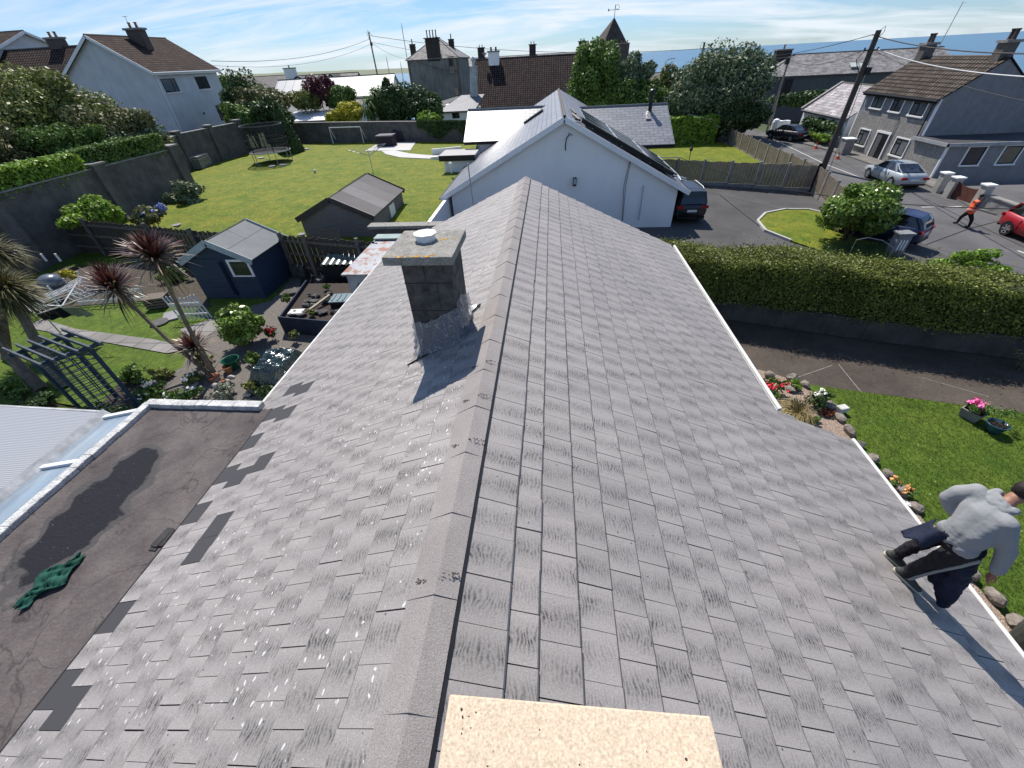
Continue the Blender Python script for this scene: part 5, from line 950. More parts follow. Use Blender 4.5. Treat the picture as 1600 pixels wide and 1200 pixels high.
# ---- brown pantiled bungalow in the middle
yb=66; zr=A(820,90,yb+6.5)[2]; ze=A(820,164,yb)[2]
t=gable_house('brown_roofed_house','white bungalow with a large dark brown pantiled roof in the middle distance',A(731,130,yb)[0]+.5,A(912,130,yb)[0],yb+.5,yb+13,-6.2,ze+.2,zr,M_render,T_brownP,axis='x',oe=.5,og=.3,gut=M_pvcb)
c_=A(772,78,yb+7); chimney(t,(c_[0],yb+6.2),1.5,.9,zr-2.2,c_[2]-.25,M_render,2,capm=M_conc,potm=M_brk,poth=.4)
b=MB(); c0=A(757,83,yb+6); b.lathe((c0[0],yb+6,c0[2]-.3),[(.05,0),(.35,.3),(.35,.34)],12); b.build('satellite_dish',M_galv,t)
for px in (757,772,784,808): 
    q=A(px,171,yb+.5); window(t,(q[0],yb+.48,q[2]-.8),(1,0,0),(0,-1,0),1.0,.9,M_black,None,None)
b=MB(); q=A(797,164,yb+.2); b.tube([(q[0],yb-.1,ze),(q[0]+.25,yb+.3,ze-.5),(q[0]+.25,yb+.45,ze-3)],.06,6); b.build('downpipe',M_pvcb,t)
# white chimney stack at its left gable, lean-to extensions
b=MB(); q0=A(741,170,64.5); q1=A(729,104,64.5); ch=thing('chimney_stack','tall tapering white painted chimney against the brown pantiled roof','chimney',(q0[0],64.5,-6.2)); s_=MB(); i0=0
for (z_,w_,xx) in ((-6.2,1.0,q0[0]),(q0[2],1.0,q0[0]),(q1[2],.85,q1[0]+.9)): s_.v+= [(xx-w_/2,64.1,z_),(xx+w_/2,64.1,z_),(xx+w_/2,65,z_),(xx-w_/2,65,z_)]
for L in(0,4): 
    for k in range(4): s_.f.append((L+k,L+(k+1)%4,L+4+(k+1)%4,L+4+k)); s_.uv.append(None)
s_.f.append((8,9,10,11)); s_.uv.append(None); s_.build('stack',mat('flaking_white',(.48,.49,.48),var=.25,scale=3,streak=.4),ch); s_=MB(); s_.lathe((q1[0]+.9,64.55,q1[2]),[(.2,0),(.17,.5),(.34,.55),(.34,.62),(.05,.95)],10); s_.build('cowl',M_steel,ch)
ye=59; t=thing('extension','low white extension with a corrugated grey roof in front of the pantiled house','extension',(A(700,180,ye)[0],ye,-6.2)); T_corr=tilemat('corrugated',(.20,.21,.23),.14,50,mortar=(.10,.105,.115),rough=.5,var=.03,msize=.05,offset=0)
x0=A(687,175,ye)[0];x1=A(741,175,ye)[0];z0=A(700,174,ye)[2]; b=MB(); b.box(x0,x1,ye,ye+6,-6.2,z0-.05); b.build('wall',M_render,t); b=MB(); zz=A(715,149,ye+6)[2]; b.face([(x0-.2,ye-.25,z0),(x1+.1,ye-.25,z0),(A(757,149,ye+6)[0],ye+6,zz),(A(721,149,ye+6)[0],ye+6,zz)],[(0,0),(6,0),(6,6),(1,6)]); b.face([(x0-.2,ye-.25,z0-.15),(x1+.1,ye-.25,z0-.15),(x1+.1,ye-.25,z0),(x0-.2,ye-.25,z0)]); b.build('roof',T_corr,t); window(t,(A(707,182,ye)[0],ye-.01,A(707,185,ye)[2]),(1,0,0),(0,-1,0),.9,.55,M_black,None,None)
yf=61.5; t=thing('extension','flat roofed white extension with a black sloping roof edge beside the corrugated one','extension',(A(665,180,yf)[0],yf,-6.2)); x0=A(656,168,yf)[0];x1=A(690,168,yf)[0];z0=A(670,168,yf)[2]; b=MB(); b.box(x0,x1,yf,yf+6,-6.2,z0-.1); b.build('wall',M_render,t); b=MB(); b.box(x0-.3,x1,yf-.2,yf-.12,z0-.3,z0-.02); b.build('fascia',M_white,t); zz=A(720,151,yf+6)[2]; b=MB(); b.face([(x0-.3,yf-.2,z0),(x1+.1,yf-.2,z0),(A(718,153,yf+6)[0],yf+6,zz),(A(714,149,yf+6)[0],yf+6,zz+.05)]); b.build('roof',mat('black_felt',(.02,.021,.025),rough=.7),t)
window(t,(A(663,180,yf)[0],yf-.01,A(663,184,yf)[2]),(1,0,0),(0,-1,0),1.5,.6,M_black,None,None,mull=(.5,))
# brownish slate roof between the trees, right of the tower
yq=92; t=gable_house('slate_roofed_house','low slate roofed house between the two big trees',A(1010,125,yq)[0],A(1095,125,yq)[0],yq,yq+9,-9,A(1030,135,yq)[2],A(1040,114,yq+4.5)[2],M_dash,tilemat('purple_slate',(.13,.115,.12),.4,.3,var=.3,msize=.015),axis='x',oe=.3,rot=.04)
c_=A(1010,108,yq+4); chimney(t,(c_[0],yq+4.5),1.2,.9,A(1010,118,yq+4)[2],c_[2],M_brk,1)
# ---- right: pebbledashed two storey house with flat extension
M_frameB=mat('dark_frame',(.012,.012,.013),rough=.4)
rh=gable_house('pebbledash_house','grey pebbledashed two storey house beside the road at the top right',29.95,36.2,39.0,48.1,-6.0,-1.05,1.15,M_renderg,T_greyb,oe=.25,og=.08,gut=M_pvcb)
b=MB(); b.box(29.91,29.955,39.02,48.08,-6.0,-2.55); b.build('dashed_front',M_dash,rh)
b=MB(); b.box(29.90,30.0,38.94,39.14,-3.45,-1.1); b.box(29.9,29.96,48.0,48.16,-6,-1.1); b.build('corner_strip',M_white,rh)
cur=mat('curtained_glass',(.12,.13,.135),rough=.15,var=.6,scale=1.4,spec=.7)
for (ya,yb2,z0,z1) in ((46.6,45.1,-2.22,-1.2),(43.95,42.65,-2.25,-1.2),(41.5,39.95,-2.3,-1.22),(46.6,45.15,-5.1,-3.9),(41.45,39.95,-5.12,-3.92)):
    window(rh,(29.90,ya,z0),(0,-1,0),(-1,0,0),ya-yb2,z1-z0,M_frameB,M_white,M_white,mull=(.42,),trans=((.72,0,.42),),sw=.09,glass=cur,fw=.09)
b=MB(); b.box(29.86,29.90,42.5,44.05,-5.98,-3.85); d=b.build('door',M_frameB,rh); b=MB(); b.box(29.855,29.86,43.3,43.9,-5.8,-4.0); b.build('pane',mat('door_grey',(.11,.11,.115)),d); b=MB(); b.box(29.84,29.92,42.3,44.25,-3.85,-3.70); b.box(29.84,29.92,42.36,42.5,-5.98,-3.85); b.box(29.84,29.92,44.05,44.19,-5.98,-3.85); b.build('surround',M_white,d)
b=MB(); b.tube([(29.8,39.35,-1.2),(29.85,39.35,-6)],.05,6); b.build('downpipe',M_pvcb,rh); b=MB(); b.tube([(29.85,42.25,-2.6),(29.85,42.25,-6)],.02,4); b.build('cable',M_black,rh)
for (px,py,yy) in ((1440,75,47.6),(1578,75,39.8)):
    c_=AX(px,py,33.1); chimney(rh,(33.08,yy),.85,.75,.4,2.0,mat('dash_chimney',(.13,.115,.10),var=.35,scale=4),2,axis='y',potm=mat('dark_pot',(.07,.055,.05)),poth=.6,cap=.1)
b=MB(); b.tube([(33.2,46.6,1.0),(33.3,46.4,4.6)],.03,5); b.beam((33.3,46.4,4.55),(33.0,45.6,4.5),.03,.03); b.build('aerial',M_galv,rh)
ext=thing('flat_extension','flat roofed grey rendered side extension of the pebbledash house','extension',(33,37,-6.0)); b=MB(); b.box(29.5,41,35.54,38.98,-6.3,-3.62); b.build('wall',mat('grey_render',(.25,.25,.255),var=.1,scale=1,bump=.2,bscale=60,streak=.2),ext)
b=MB(); b.box(29.3,41.2,35.34,38.97,-3.62,-3.48); b.build('roof',mat('dark_flat_roof',(.05,.052,.058),rough=.75,var=.35,scale=.7),ext); b=MB(); b.box(29.22,29.30,35.26,38.97,-3.66,-3.44); b.box(29.22,41.2,35.26,35.34,-3.66,-3.44); b.build('fascia',mat('pale_gutter',(.33,.34,.35)),ext)
b=MB(); b.box(29.44,29.58,35.50,35.62,-6.0,-3.68); b.build('corner_strip',M_white,ext)
b=MB(); b.box(29.46,29.50,35.65,38.9,-6.0,-3.7); b.build('dashed_front',M_dash,ext)
for x0 in (31.0,33.4): window(ext,(x0,35.53,-4.9),(1,0,0),(0,-1,0),1.15,1.15,M_frameB,M_white,M_white,sw=.10,glass=M_glass if x0<32 else mat('amber_blind',(.14,.13,.09),rough=.2,spec=.7),fw=.07)
b=MB(); b.box(36.2,44,39.6,45,-6,-2.0); b.build('rear_wing',M_renderg,rh)
# pale sheet barn beside it
t=gable_house('slate_barn','low barn with a patchy pale slate roof and stone coping beside the road',29.9,36.0,49.0,58.0,-6.0,-3.25,-1.1,M_render,tilemat('patchy_slate',(.30,.28,.29),.5,.32,mortar=(.10,.09,.10),rough=.7,var=.35,msize=.02,weather=.45),oe=.25,og=0.0,cat='barn',gut=mat('gutter_grey',(.2,.2,.21)))
b=MB(); 
for s in(-1,1): b.beam((32.95+s*3.4,58.0,-3.25),(32.95,58.0,-.95),.35,.16)
b.build('coping',M_conc,t)
# grey slate hipped house behind
yh=72; x0=A(1207,117,yh)[0];x1=A(1400,110,yh)[0]; t=gable_house('slate_house','wide house with weathered slate roof and paired skylights near the sea',x0,x0+23,yh,yh+10,-8,A(1207,120,yh)[2],A(1290,84,yh+5)[2],mat('dark_dash',(.11,.11,.12),var=.2),T_oldslate,axis='x',oe=.35,og=.3,hip=(.9,.0),rot=-.10)
c_=A(1231,90,yh+4); chimney(t,(c_[0]+.2,yh+6),2.0,1.4,c_[2]-3,c_[2]+.8,M_brk,1,poth=.5)
q=A(1305,108,yh+1.5); b=MB()
m_=(A(1290,84,yh+5)[2]-A(1207,120,yh)[2])/5
for k in range(2): zc=A(1207,120,yh)[2]+1.6*m_; b.obox((x0+11.3+k*1.15,yh+1.15+k*-.1,zc+.12-k*.1),((1,0,0),(0,1,m_),(0,-m_,1)),(.45,.5,.05))
b.build('skylight',mat('skylight_glass',(.5,.55,.5),rough=.2),t)
for zf in (0,):
    b=MB(); q=A(1236,140,yh-.1); b.box(q[0]-.5,q[0]+.5,yh-.9,yh-.85,q[2]-1.4,q[2]+1.2); b.build('window',M_black,t)
c_=A(1203,100,95); t=gable_house('far_house','far grey house peeping out between the tree and the slate house',c_[0]-3,c_[0]+9,95,104,-9,A(1200,112,95)[2],A(1215,104,99)[2],M_dash,T_far,axis='x'); chimney(t,(c_[0]+.4,98),1.3,1.1,A(1203,112,98)[2],A(1203,96,98)[2],M_brk,1)
# ================================================================ POLES, WIRES, FENCES
def pole(name,label,base,top,r=.13,fit=None,m=None):
    t=thing(name,label,'utility pole',tuple(base)); b=MB(); b.tube([base,top],[r,r*.75],10); b.build('pole',m or M_darkwood,t); return t
pb=GR(1285,265); ptop=np.array([pb[0]-.05,pb[1],0]); ptop=VP((1285,265),(1372,47),pb[2])
P1=np.array([pb[0],pb[1],ptop[1]]); t=pole('utility_pole','thick dark wooden utility pole in front of the pebbledashed house',pb,P1,.23)
b=MB(); b.beam(P1+[-.5,0,-1.1],P1+[.5,0,-1.1],.09,.09); b.beam(P1+[-.35,0,-.25],P1+[.1,0,-.25],.06,.06); b.build('crossarm',M_darkwood,t); b=MB(); b.boxr(P1+[.28,-.1,-2.3],.4,.25,.45); b.build('junction_box',M_black,t)
b=MB()
for k in range(3): b.lathe(tuple(P1+[-.45+.45*k,0,-1.05]),[(.05,0),(.07,.05),(.04,.12)],8)
b.tube([P1+[.1,0,0],P1+[.35,0,.2],P1+[.4,0,-.1],P1+[.15,0,-.4]],.02,5); b.tube([P1+[-.4,0,-1.1],P1+[-.75,0,-1.6],P1+[-.5,0,-2.0],P1+[-.1,0,-2.5]],.03,5); b.build('insulator',M_black,t)
b=MB(); b.tube([P1+[.2,-.1,-1.5],pb+[.45,-.2,0]],.025,5); b.build('cable_guard',M_galv,t)
pl_,zt=VP((605,192),(582,50),-6.0); P2=np.array([pl_[0],pl_[1],zt]); t=pole('utility_pole','slim wooden utility pole among the trees left of the old house',pl_,P2,.15,m=M_wood)
b=MB(); b.boxr(P2+[.1,-.1,-1.6],.35,.3,.45); b.tube([P2+[-.15,0,-.9],P2+[-.35,0,-.1],P2+[-.1,0,.25],P2+[.15,0,.0],P2+[.5,0,-.5]],.03,5); b.build('junction_box',M_black,t)
P3b=A(1085,135,88); P3=A(1101,66,88); t=pole('utility_pole','wooden utility pole rising behind the big round tree',(P3[0],88,-8.5),(P3[0],88,P3[2]),.2,m=M_wood); b=MB(); b.beam(P3+[-.5,0,-.8],P3+[.5,0,-.8],.1,.1); b.tube([P3+[-.2,0,-1.2],P3+[-.55,0,-.5],P3+[-.4,0,0],P3],.03,5); b.build('crossarm',M_darkwood,t); P3=np.array([P3[0],88,P3[2]])
P4b=A(1205,170,62); P4=A(1233,92,62); t=pole('utility_pole','pale wooden utility pole with a black can before the slate house gable',(P4[0],62,-6.0),(P4[0],62,P4[2]),.13,m=mat('pole_grey',(.22,.20,.17),var=.2)); b=MB(); b.boxr(P4+[-.2,-.2,-.2],.4,.3,.6); b.build('transformer_can',M_black,t); b=MB(); b.tube([(P4[0]+.3,61.9,-6),(P4[0]+.05,61.9,P4[2]-3)],.03,5); b.build('cable_guard',M_galv,t); P4=np.array([P4[0],62,P4[2]])
M_wire=mat('wire_black',(.02,.02,.022),rough=.6)
def wire(label,a,c,sag,r=.022,m=None,grp='overhead wires'):
    a=np.array(a,float);c=np.array(c,float); b=MB(); n=24; mid=(a+c)/2; b.tube([a+(c-a)*k/n-np.array([0,0,4*sag*(k/n)*(1-k/n)])-mid for k in range(n+1)],r,5)
    o=b.build('overhead_wire',m or M_wire); o.location=mid; tag(o,label,'wire',grp); return o
wire('overhead wire from the dark roadside pole leftwards to the pole behind the round tree',P1+[-.4,0,-.25],P3+[.4,0,-.7],1.2)
wire('lower overhead wire from the roadside pole to the pale pole by the slate house',P1+[-.45,0,-1.05],P4,.7,.018)
wire('thick dark overhead wire running right from the top of the roadside pole',P1+[.1,0,-.35],A(1640,84,24),.25,.03)
wire('pale overhead cable running right across the pebbledashed house roof',P1+[.45,0,-1.05],A(1640,122,22),.3,.03,M_galv)
wire('thin dark wire crossing the pebbledashed house gable',P1+[.4,0,-1.2],A(1640,165,27),.3,.016)
wire('long overhead wire crossing the sky from the left pole to the far pole',P2+[.3,0,-.5],P3+[-.5,0,-.8],1.2,.03)
wire('second lower overhead wire from the left pole across the old house',P2+[.1,0,-1.3],A(985,88,88),1.5,.022)
wire('wire dropping from the left pole to the old house corner',P2+[.1,0,-1.4],A(642,92,112),.6,.02)
wire('wire sloping down across the front of the old house',A(642,92,112),A(716,112,112),.4,.03)
wire('upper wire running left from the left pole behind the white house',P2+[-.1,0,-.9],A(330,95,60),1.0,.028)
wire('lower wire running left from the left pole behind the white house',P2+[-.1,0,-1.6],A(330,102,60),1.2,.02)
wire('wire between the pole behind the tree and the pale pole',P3+[.3,0,-.9],P4+[0,0,-.4],.6,.02)
wire('second wire between the pole behind the tree and the pale pole',P3+[.3,0,-.2],P4+[0,0,.2],.9,.02)
wire('black wire crossing the road and the tarmac from the white gable',A(1062,246,34),A(1640,327,20),.9,.022)
wire('twisted grey service cable from the hook on the white gable to the fence',hk+np.array([0,0,.05]),A(1062,246,34),.35,.03,M_galv)
wire('faint wire in front of the dark round tree',A(1075,178,48),A(1195,198,62),.2,.02,M_galv)
# masts by the bay, street lamps
for k,(px,y0,y1) in enumerate(((632,40,128),(609,92,150),(629,100,152))):
    p=A(px+ (10 if k==0 else 6),y1,250); q=A(px,y0,250); t=thing('radio_mast',['tallest thin radio mast against the sky left of the old house','shorter thin mast over the bay, left of the other two','thin mast over the bay close to the old house wall'][k],'mast',(p[0],250,-28)); b=MB(); b.tube([(p[0],250,-28),(p[0],250,q[2])],.16,5); b.tube([(p[0],250,q[2]),(p[0],250,q[2]+1)],.08,4); b.build('mast',mat('mast_grey',(.30,.32,.34)),t)
for k,(px,py,hd_) in enumerate(((1040,97,1),(1106,92,1))):
    y=130; q=A(px,py,y); t=thing('street_lamp',['grey street lamp standing against the sea between the two big trees','grey street lamp arm just left of the round tree top'][k],'street lamp',(q[0],y,-12)); b=MB(); b.tube([(q[0],y,-12),(q[0],y,q[2]),(q[0]+.5,y,q[2]+.5),(q[0]+1.3,y,q[2]+.6)],.10,6); b.build('pole',M_galv,t); b=MB(); b.boxr((q[0]+1.7,y,q[2]+.62),1.0,.3,.16); b.build('lamp_head',M_galv,t)
# timber fences with concrete posts beyond the drive
M_panel=mat('fence_board',(.25,.21,.16),rough=.85,var=.22,scale=1.5,fine=.2,fscale=9)
fn=[0]
def fence(pts,ztop,zb,npanel,label,lab2):
    t=thing('panel_fence',label,'fence',(pts[0][0],pts[0][1],zb[0]))
    bay=0
    for i in range(len(pts)-1):
        a=np.array(pts[i]);c=np.array(pts[i+1]); L=np.linalg.norm(c-a); nb_=npanel[i]; d=(c-a)/L; n_=np.array([-d[1],d[0]])
        for k in range(nb_+ (1 if i==len(pts)-2 else 0)):
            p=a+d*L*k/nb_; z1=ztop[i]+(ztop[i+1]-ztop[i])*k/nb_; z0=zb[i]+(zb[i+1]-zb[i])*k/nb_; q=MB(); q.box(p[0]-.07,p[0]+.07,p[1]-.07,p[1]+.07,z0-.3,z1+.12); q.build('post',M_conc,t)
        for k in range(nb_):
            p=a+d*(L*k/nb_+.08); r=a+d*(L*(k+1)/nb_-.08); z1=ztop[i]+(ztop[i+1]-ztop[i])*(k+.5)/nb_; z0=zb[i]+(zb[i+1]-zb[i])*(k+.5)/nb_; q=MB(); nn=int(np.linalg.norm(r-p)/.11)
            for j in range(nn):
                s=p+(r-p)*j/nn; e=p+(r-p)*(j+.93)/nn; mdp=(s+e)/2; off=n_*(.012 if j%2 else -.012); wz=.02*math.sin(j*.8+k); q.obox((mdp[0]+off[0],mdp[1]+off[1],(z0+.28+z1+wz)/2),((*d,0),(*n_,0),(0,0,1)),(np.linalg.norm(e-s)/2,.012,(z1+wz-z0-.28)/2))
            q.build('panel',M_panel,t); q=MB(); q.beam((*p,z0+.12),(*r,z0+.12),.05,.30); q.build('gravel_board',M_conc,t)
    return t
fa=GR(1035,287)[:2];fb=GR(1265,301)[:2]; fence([(8.4,34.6),tuple(fb)],[-3.62,-3.95],[-5.2,-5.66],[6],'slatted timber panel fence with concrete posts closing the tarmac drive',None)
fc=GR(1310,342)[:2]; fd=GR(1330,352)[:2]; fence([tuple(fb),(18.0,26.2)],[-3.95,-4.15],[-5.66,-5.6],[3],'short run of panel fence between the drive and the road, nearest the round bush',None)
fe=GR(1143,230)[:2]; fence([tuple(fb),(20.1,50.6),(20.6,54)],[-4.0,-4.25,-4.3],[-5.7,-5.7,-5.7],[8,1],'panel fence running along the road beside the small rear lawn',None)
# timber fence in our garden
ft=[G(x_,y_,-2.62)[:2] for x_,y_ in ((30,338),(132,344),(230,352),(300,360),(440,367),(560,376),(590,378))]
t=thing('garden_fence','dark weathered timber fence between the garden and the back lawn','fence',(*ft[3],-4.4)); 
for i in range(len(ft)-1):
    a=np.array(ft[i]);c=np.array(ft[i+1]);L=np.linalg.norm(c-a);d=(c-a)/L;n_=np.array([d[1],-d[0]]); q=MB(); nn=int(L/.13)
    for j in range(nn):
        s=a+d*(L*(j+.5)/nn); zt_=-2.64+.03*math.sin(j*2.3)+random.uniform(-.02,.02); off=n_*(.015 if j%2 else 0); q.obox((s[0]+off[0],s[1]+off[1],(-4.35+zt_)/2),((*d,0),(*n_,0),(0,0,1)),(.058,.01,(zt_+4.35)/2))
    q.build('panel',M_darkwood,t); q=MB()
    for z_ in (-4.0,-3.4,-2.85): q.beam((*(a+n_*.05),z_),(*(c+n_*.05),z_),.05,.09)
    q.build('rail',M_wood,t)
    for k in range(max(1,int(L/2.4))): s=a+d*L*k/max(1,int(L/2.4))+n_*.12; q=MB(); q.box(s[0]-.06,s[0]+.06,s[1]-.06,s[1]+.06,-4.4,-2.48); q.build('post',mat('old_conc_post',(.13,.12,.11),var=.35,scale=6),t)
# rotten fence panel leaning between shed and bins
t=thing('loose_panel','broken timber fence panel leaning in the gap beside the blue shed','fence panel',(-9.6,17.2,-4.4)); b=MB()
for k in range(9): b.beam((-9.9+k*.13,17.3,-4.4),(-10.05+k*.13,17.9,-2.95+.03*math.sin(k*3)),.10,.02)
b.build('board',M_wood,t)
b=MB(); q=G(478,365,-2.5); t=thing('fence_post','single old post with a bowl on its top beside the timber shed','post',(q[0],q[1]-.3,-4.4)); b.box(q[0]-.07,q[0]+.07,q[1]-.37,q[1]-.23,-4.4,-2.5); b.build('post',M_wood,t); b=MB(); b.lathe((q[0],q[1]-.3,-2.5),[(.05,0),(.13,.06),(.15,.10),(.12,.09)],10); b.build('bowl',M_conc,t)
q=G(278,355,-2.45); t=thing('post_bowl','pale bowl standing on the garden fence left of the blue shed','bowl',(q[0],q[1],-2.45)); b=MB(); b.lathe((q[0],q[1],-2.45),[(.06,0),(.14,.05),(.19,.12),(.16,.11)],12); b.build('bowl',M_conc,t)
# ================================================================ CARS
def car(name,label,loc,rz,paint,L=4.6,W=1.82,H=1.46,kind='sedan',rims=None,plate='white',roofr=False):
    t=thing(name,label,'car',loc,rz); hl=L/2; hw=W/2
    if kind=='sedan': prof=[(-1,.42,.62,.62),(-.97,.34,.84,.84),(-.90,.30,.98,.98),(-.80,.25,1.02,1.04),(-.60,.22,1.01,1.20),(-.42,.22,1.0,H-.05),(-.25,.22,.99,H),(0,.22,.98,H),(.18,.22,.96,H-.06),(.33,.22,.95,1.16),(.45,.22,.93,.96),(.70,.24,.86,.87),(.90,.28,.74,.74),(.97,.32,.62,.62),(1,.40,.52,.52)]
    elif kind=='suv': prof=[(-1,.45,.80,.80),(-.985,.40,1.02,1.06),(-.94,.34,1.10,1.36),(-.86,.30,1.10,H-.06),(-.6,.28,1.09,H),(-.25,.28,1.08,H),(.05,.28,1.07,H-.01),(.22,.28,1.06,H-.10),(.42,.28,1.05,1.20),(.52,.28,1.03,1.08),(.75,.30,.98,.99),(.92,.34,.88,.88),(.98,.38,.74,.74),(1,.45,.62,.62)]
    else: prof=[(-1,.42,.78,.78),(-.98,.36,.98,1.02),(-.92,.32,1.05,1.26),(-.82,.28,1.05,H-.06),(-.55,.25,1.03,H),(-.2,.25,1.01,H),(.05,.25,.99,H-.03),(.25,.25,.98,H-.22),(.45,.25,.97,1.02),(.70,.28,.92,.93),(.90,.32,.80,.80),(.98,.36,.66,.66),(1,.42,.54,.54)]
    # body shell up to the shoulder, and roof
    def sect(p): 
        x,zl,zs,zr=p; x*=hl; tap=1-.10*max(0,abs(p[0])-.72)/.28*1.6; w=hw*tap
        return x,w,zl,zs,zr
    V=[];F=[]
    for p in prof:
        x,w,zl,zs,zr=sect(p); V+=[(x,-w*.86,zl),(x,-w*.97,zl+.12),(x,-w,(zl+zs)/2+.05),(x,-w*.95,zs-.03),(x,-w*.86,zs),(x,w*.86,zs),(x,w*.95,zs-.03),(x,w,(zl+zs)/2+.05),(x,w*.97,zl+.12),(x,w*.86,zl)]
    n=len(prof)
    for k in range(n-1):
        for j in range(9): a=k*10+j; F.append((a,a+1,a+11,a+10))
    F.append(tuple(range(9,-1,-1))); F.append(tuple((n-1)*10+j for j in range(10)))
    b=MB(); b.v=V;b.f=F;b.uv=[None]*len(F); b.build('body',paint,t,world=False,smooth=True)
    # cabin: roof skin, glass sides
    cab=[sect(p) for p in prof if p[3]>p[2]+.015]; x0=cab[0][0]; 
    rp=[(c[0],c[1],c[3],c[4]) for c in cab]
    b=MB(); g=MB(); zmax=H
    def half(c): 
        f=(c[3]-c[2])/(H-1.0); return c[1]*(.86-.17*min(1,max(0,f)))
    for k in range(len(rp)-1):
        a=rp[k];c=rp[k+1]; ha,hc=half(a),half(c)
        if a[3]>H-.12 and c[3]>H-.12:
            b.face([(a[0],-ha,a[3]),(c[0],-hc,c[3]),(c[0],-hc*.6,c[3]+.03),(a[0],-ha*.6,a[3]+.03)]); b.face([(a[0],-ha*.6,a[3]+.03),(c[0],-hc*.6,c[3]+.03),(c[0],hc*.6,c[3]+.03),(a[0],ha*.6,a[3]+.03)]); b.face([(a[0],ha*.6,a[3]+.03),(c[0],hc*.6,c[3]+.03),(c[0],hc,c[3]),(a[0],ha,a[3])])
        else: g.face([(a[0],-ha*.93,a[3]),(c[0],-hc*.93,c[3]),(c[0],-hc*.6,c[3]+.025),(a[0],-ha*.6,a[3]+.025)]);g.face([(a[0],-ha*.6,a[3]+.025),(c[0],-hc*.6,c[3]+.025),(c[0],hc*.6,c[3]+.025),(a[0],ha*.6,a[3]+.025)]);g.face([(a[0],ha*.6,a[3]+.025),(c[0],hc*.6,c[3]+.025),(c[0],hc*.93,c[3]),(a[0],ha*.93,a[3])]); 
        if not(a[3]>H-.12 and c[3]>H-.12):
            for s in(-1,1): b.face([(a[0],s*ha*.93,a[3]),(c[0],s*hc*.93,c[3]),(c[0],s*hc*1.01,c[3]-.01),(a[0],s*ha*1.01,a[3]-.01)])
        for s in(-1,1):
            g.face([(a[0],s*a[1]*.865,a[2]-.01),(c[0],s*c[1]*.865,c[2]-.01),(c[0],s*hc*.995,c[3]-.03),(a[0],s*ha*.995,a[3]-.03)])
            b.face([(a[0],s*ha*.995,a[3]-.05),(c[0],s*hc*.995,c[3]-.05),(c[0],s*hc*1.005,c[3]),(a[0],s*ha*1.005,a[3])])
    # pillars
    mid=(rp[0][0]+rp[-1][0])/2
    for s in(-1,1):
        w_=hw
        b.beam((mid,s*w_*.87,1.0),(mid-.03,s*w_*.70,H-.03),.07,.03)
        b.beam((rp[1][0],s*rp[1][1]*.86,rp[1][2]),(rp[2][0]+.12,s*half(rp[2]),rp[2][3]-.02),.16,.04)
        b.beam((rp[-1][0],s*rp[-1][1]*.86,rp[-1][2]),(rp[-3][0],s*half(rp[-3]),rp[-3][3]-.02),.06,.03)
    b.build('roof',paint,t,world=False,smooth=False); g.build('window',mat('car_glass',(.012,.014,.016),rough=.05,var=.2,spec=.9),t,world=False)
    wr=.335 if kind!='suv' else .37
    for sx,sy in((-.60,1),(-.60,-1),(.60,1),(.60,-1)):
        x=sx*hl; w=MB(); i0=len(w.v)
        def disc(mb,r0,r1,yA,yB,nn=20):
            i=len(mb.v)
            for j in range(nn):
                a=2*math.pi*j/nn; mb.v+= [(x+r0*math.cos(a),yA,wr+r0*math.sin(a)),(x+r1*math.cos(a),yB,wr+r1*math.sin(a))]
            for j in range(nn): mb.f.append((i+2*j,i+2*j+1,i+2*((j+1)%nn)+1,i+2*((j+1)%nn))); mb.uv.append(None)
        yo_=sy*(hw+.005); yi=sy*(hw-.22); disc(w,wr,wr,yo_,yi); disc(w,wr,wr*.68,yo_,yo_); disc(w,wr,.05,yi,yi); wh=w.build('wheel',M_rubber,t,world=False)
        r=MB(); disc(r,wr*.68,wr*.64,yo_,yo_-sy*.04); disc(r,wr*.15,.01,yo_-sy*.005,yo_-sy*.005,10)
        for k in range(6): a=k*math.pi/3; r.beam((x,yo_-sy*.02,wr),(x+wr*.66*math.cos(a),yo_-sy*.02,wr+wr*.66*math.sin(a)),.03,.07,up=(-math.sin(a),0,math.cos(a)))
        r.build('rim',rims or mat('alloy',(.5,.51,.52),rough=.3,metal=.7,var=.05),wh,world=False)
        a_=MB(); 
        for j in range(14):
            a0=math.pi*j/14;a1=math.pi*(j+1)/14; ys=sy*(hw*1.0+.004)
            a_.face([(x+(wr+.0)*math.cos(a0),ys,wr+(wr)*math.sin(a0)),(x+(wr)*math.cos(a1),ys,wr+(wr)*math.sin(a1)),(x+(wr+.055)*math.cos(a1),ys-sy*.01,wr+(wr+.055)*math.sin(a1)),(x+(wr+.055)*math.cos(a0),ys-sy*.01,wr+(wr+.055)*math.sin(a0))])
        a_.build('wheel_arch',M_black,t,world=False)
    red=mat('tail_lens',(.35,.01,.012),rough=.2,var=.2); zl=prof[1][2]-.10
    for s in(-1,1):
        q=MB(); q.boxr((-hl*.985,s*hw*.72,zl),.09,.36,.15); q.build('tail_light',red,t,world=False)
        q=MB(); q.boxr((hl*.93,s*hw*.66,.68),.18,.34,.12); q.build('headlight',mat('head_lens',(.5,.52,.55),rough=.1),t,world=False)
        q=MB(); q.boxr((hl*.30,s*(hw+.08),1.0),.16,.2,.13); q.build('mirror',paint,t,world=False)
    q=MB(); q.boxr((-hl-.005,0,.72 if kind!='sedan' else .66),.012,.52,.12); q.build('number_plate',mat('plate_white',(.7,.7,.68),rough=.4),t,world=False)
    q=MB(); q.boxr((-hl*.985,0,.36),.10,W*.80,.10); q.build('bumper_trim',M_black,t,world=False)
    q=MB()
    for s in(-1,1):
        for xx in (.02,.42): 
            if kind=='sedan' or True: q.boxr((hl*xx-.45,s*(hw+.002),.86),.16,.02,.025)
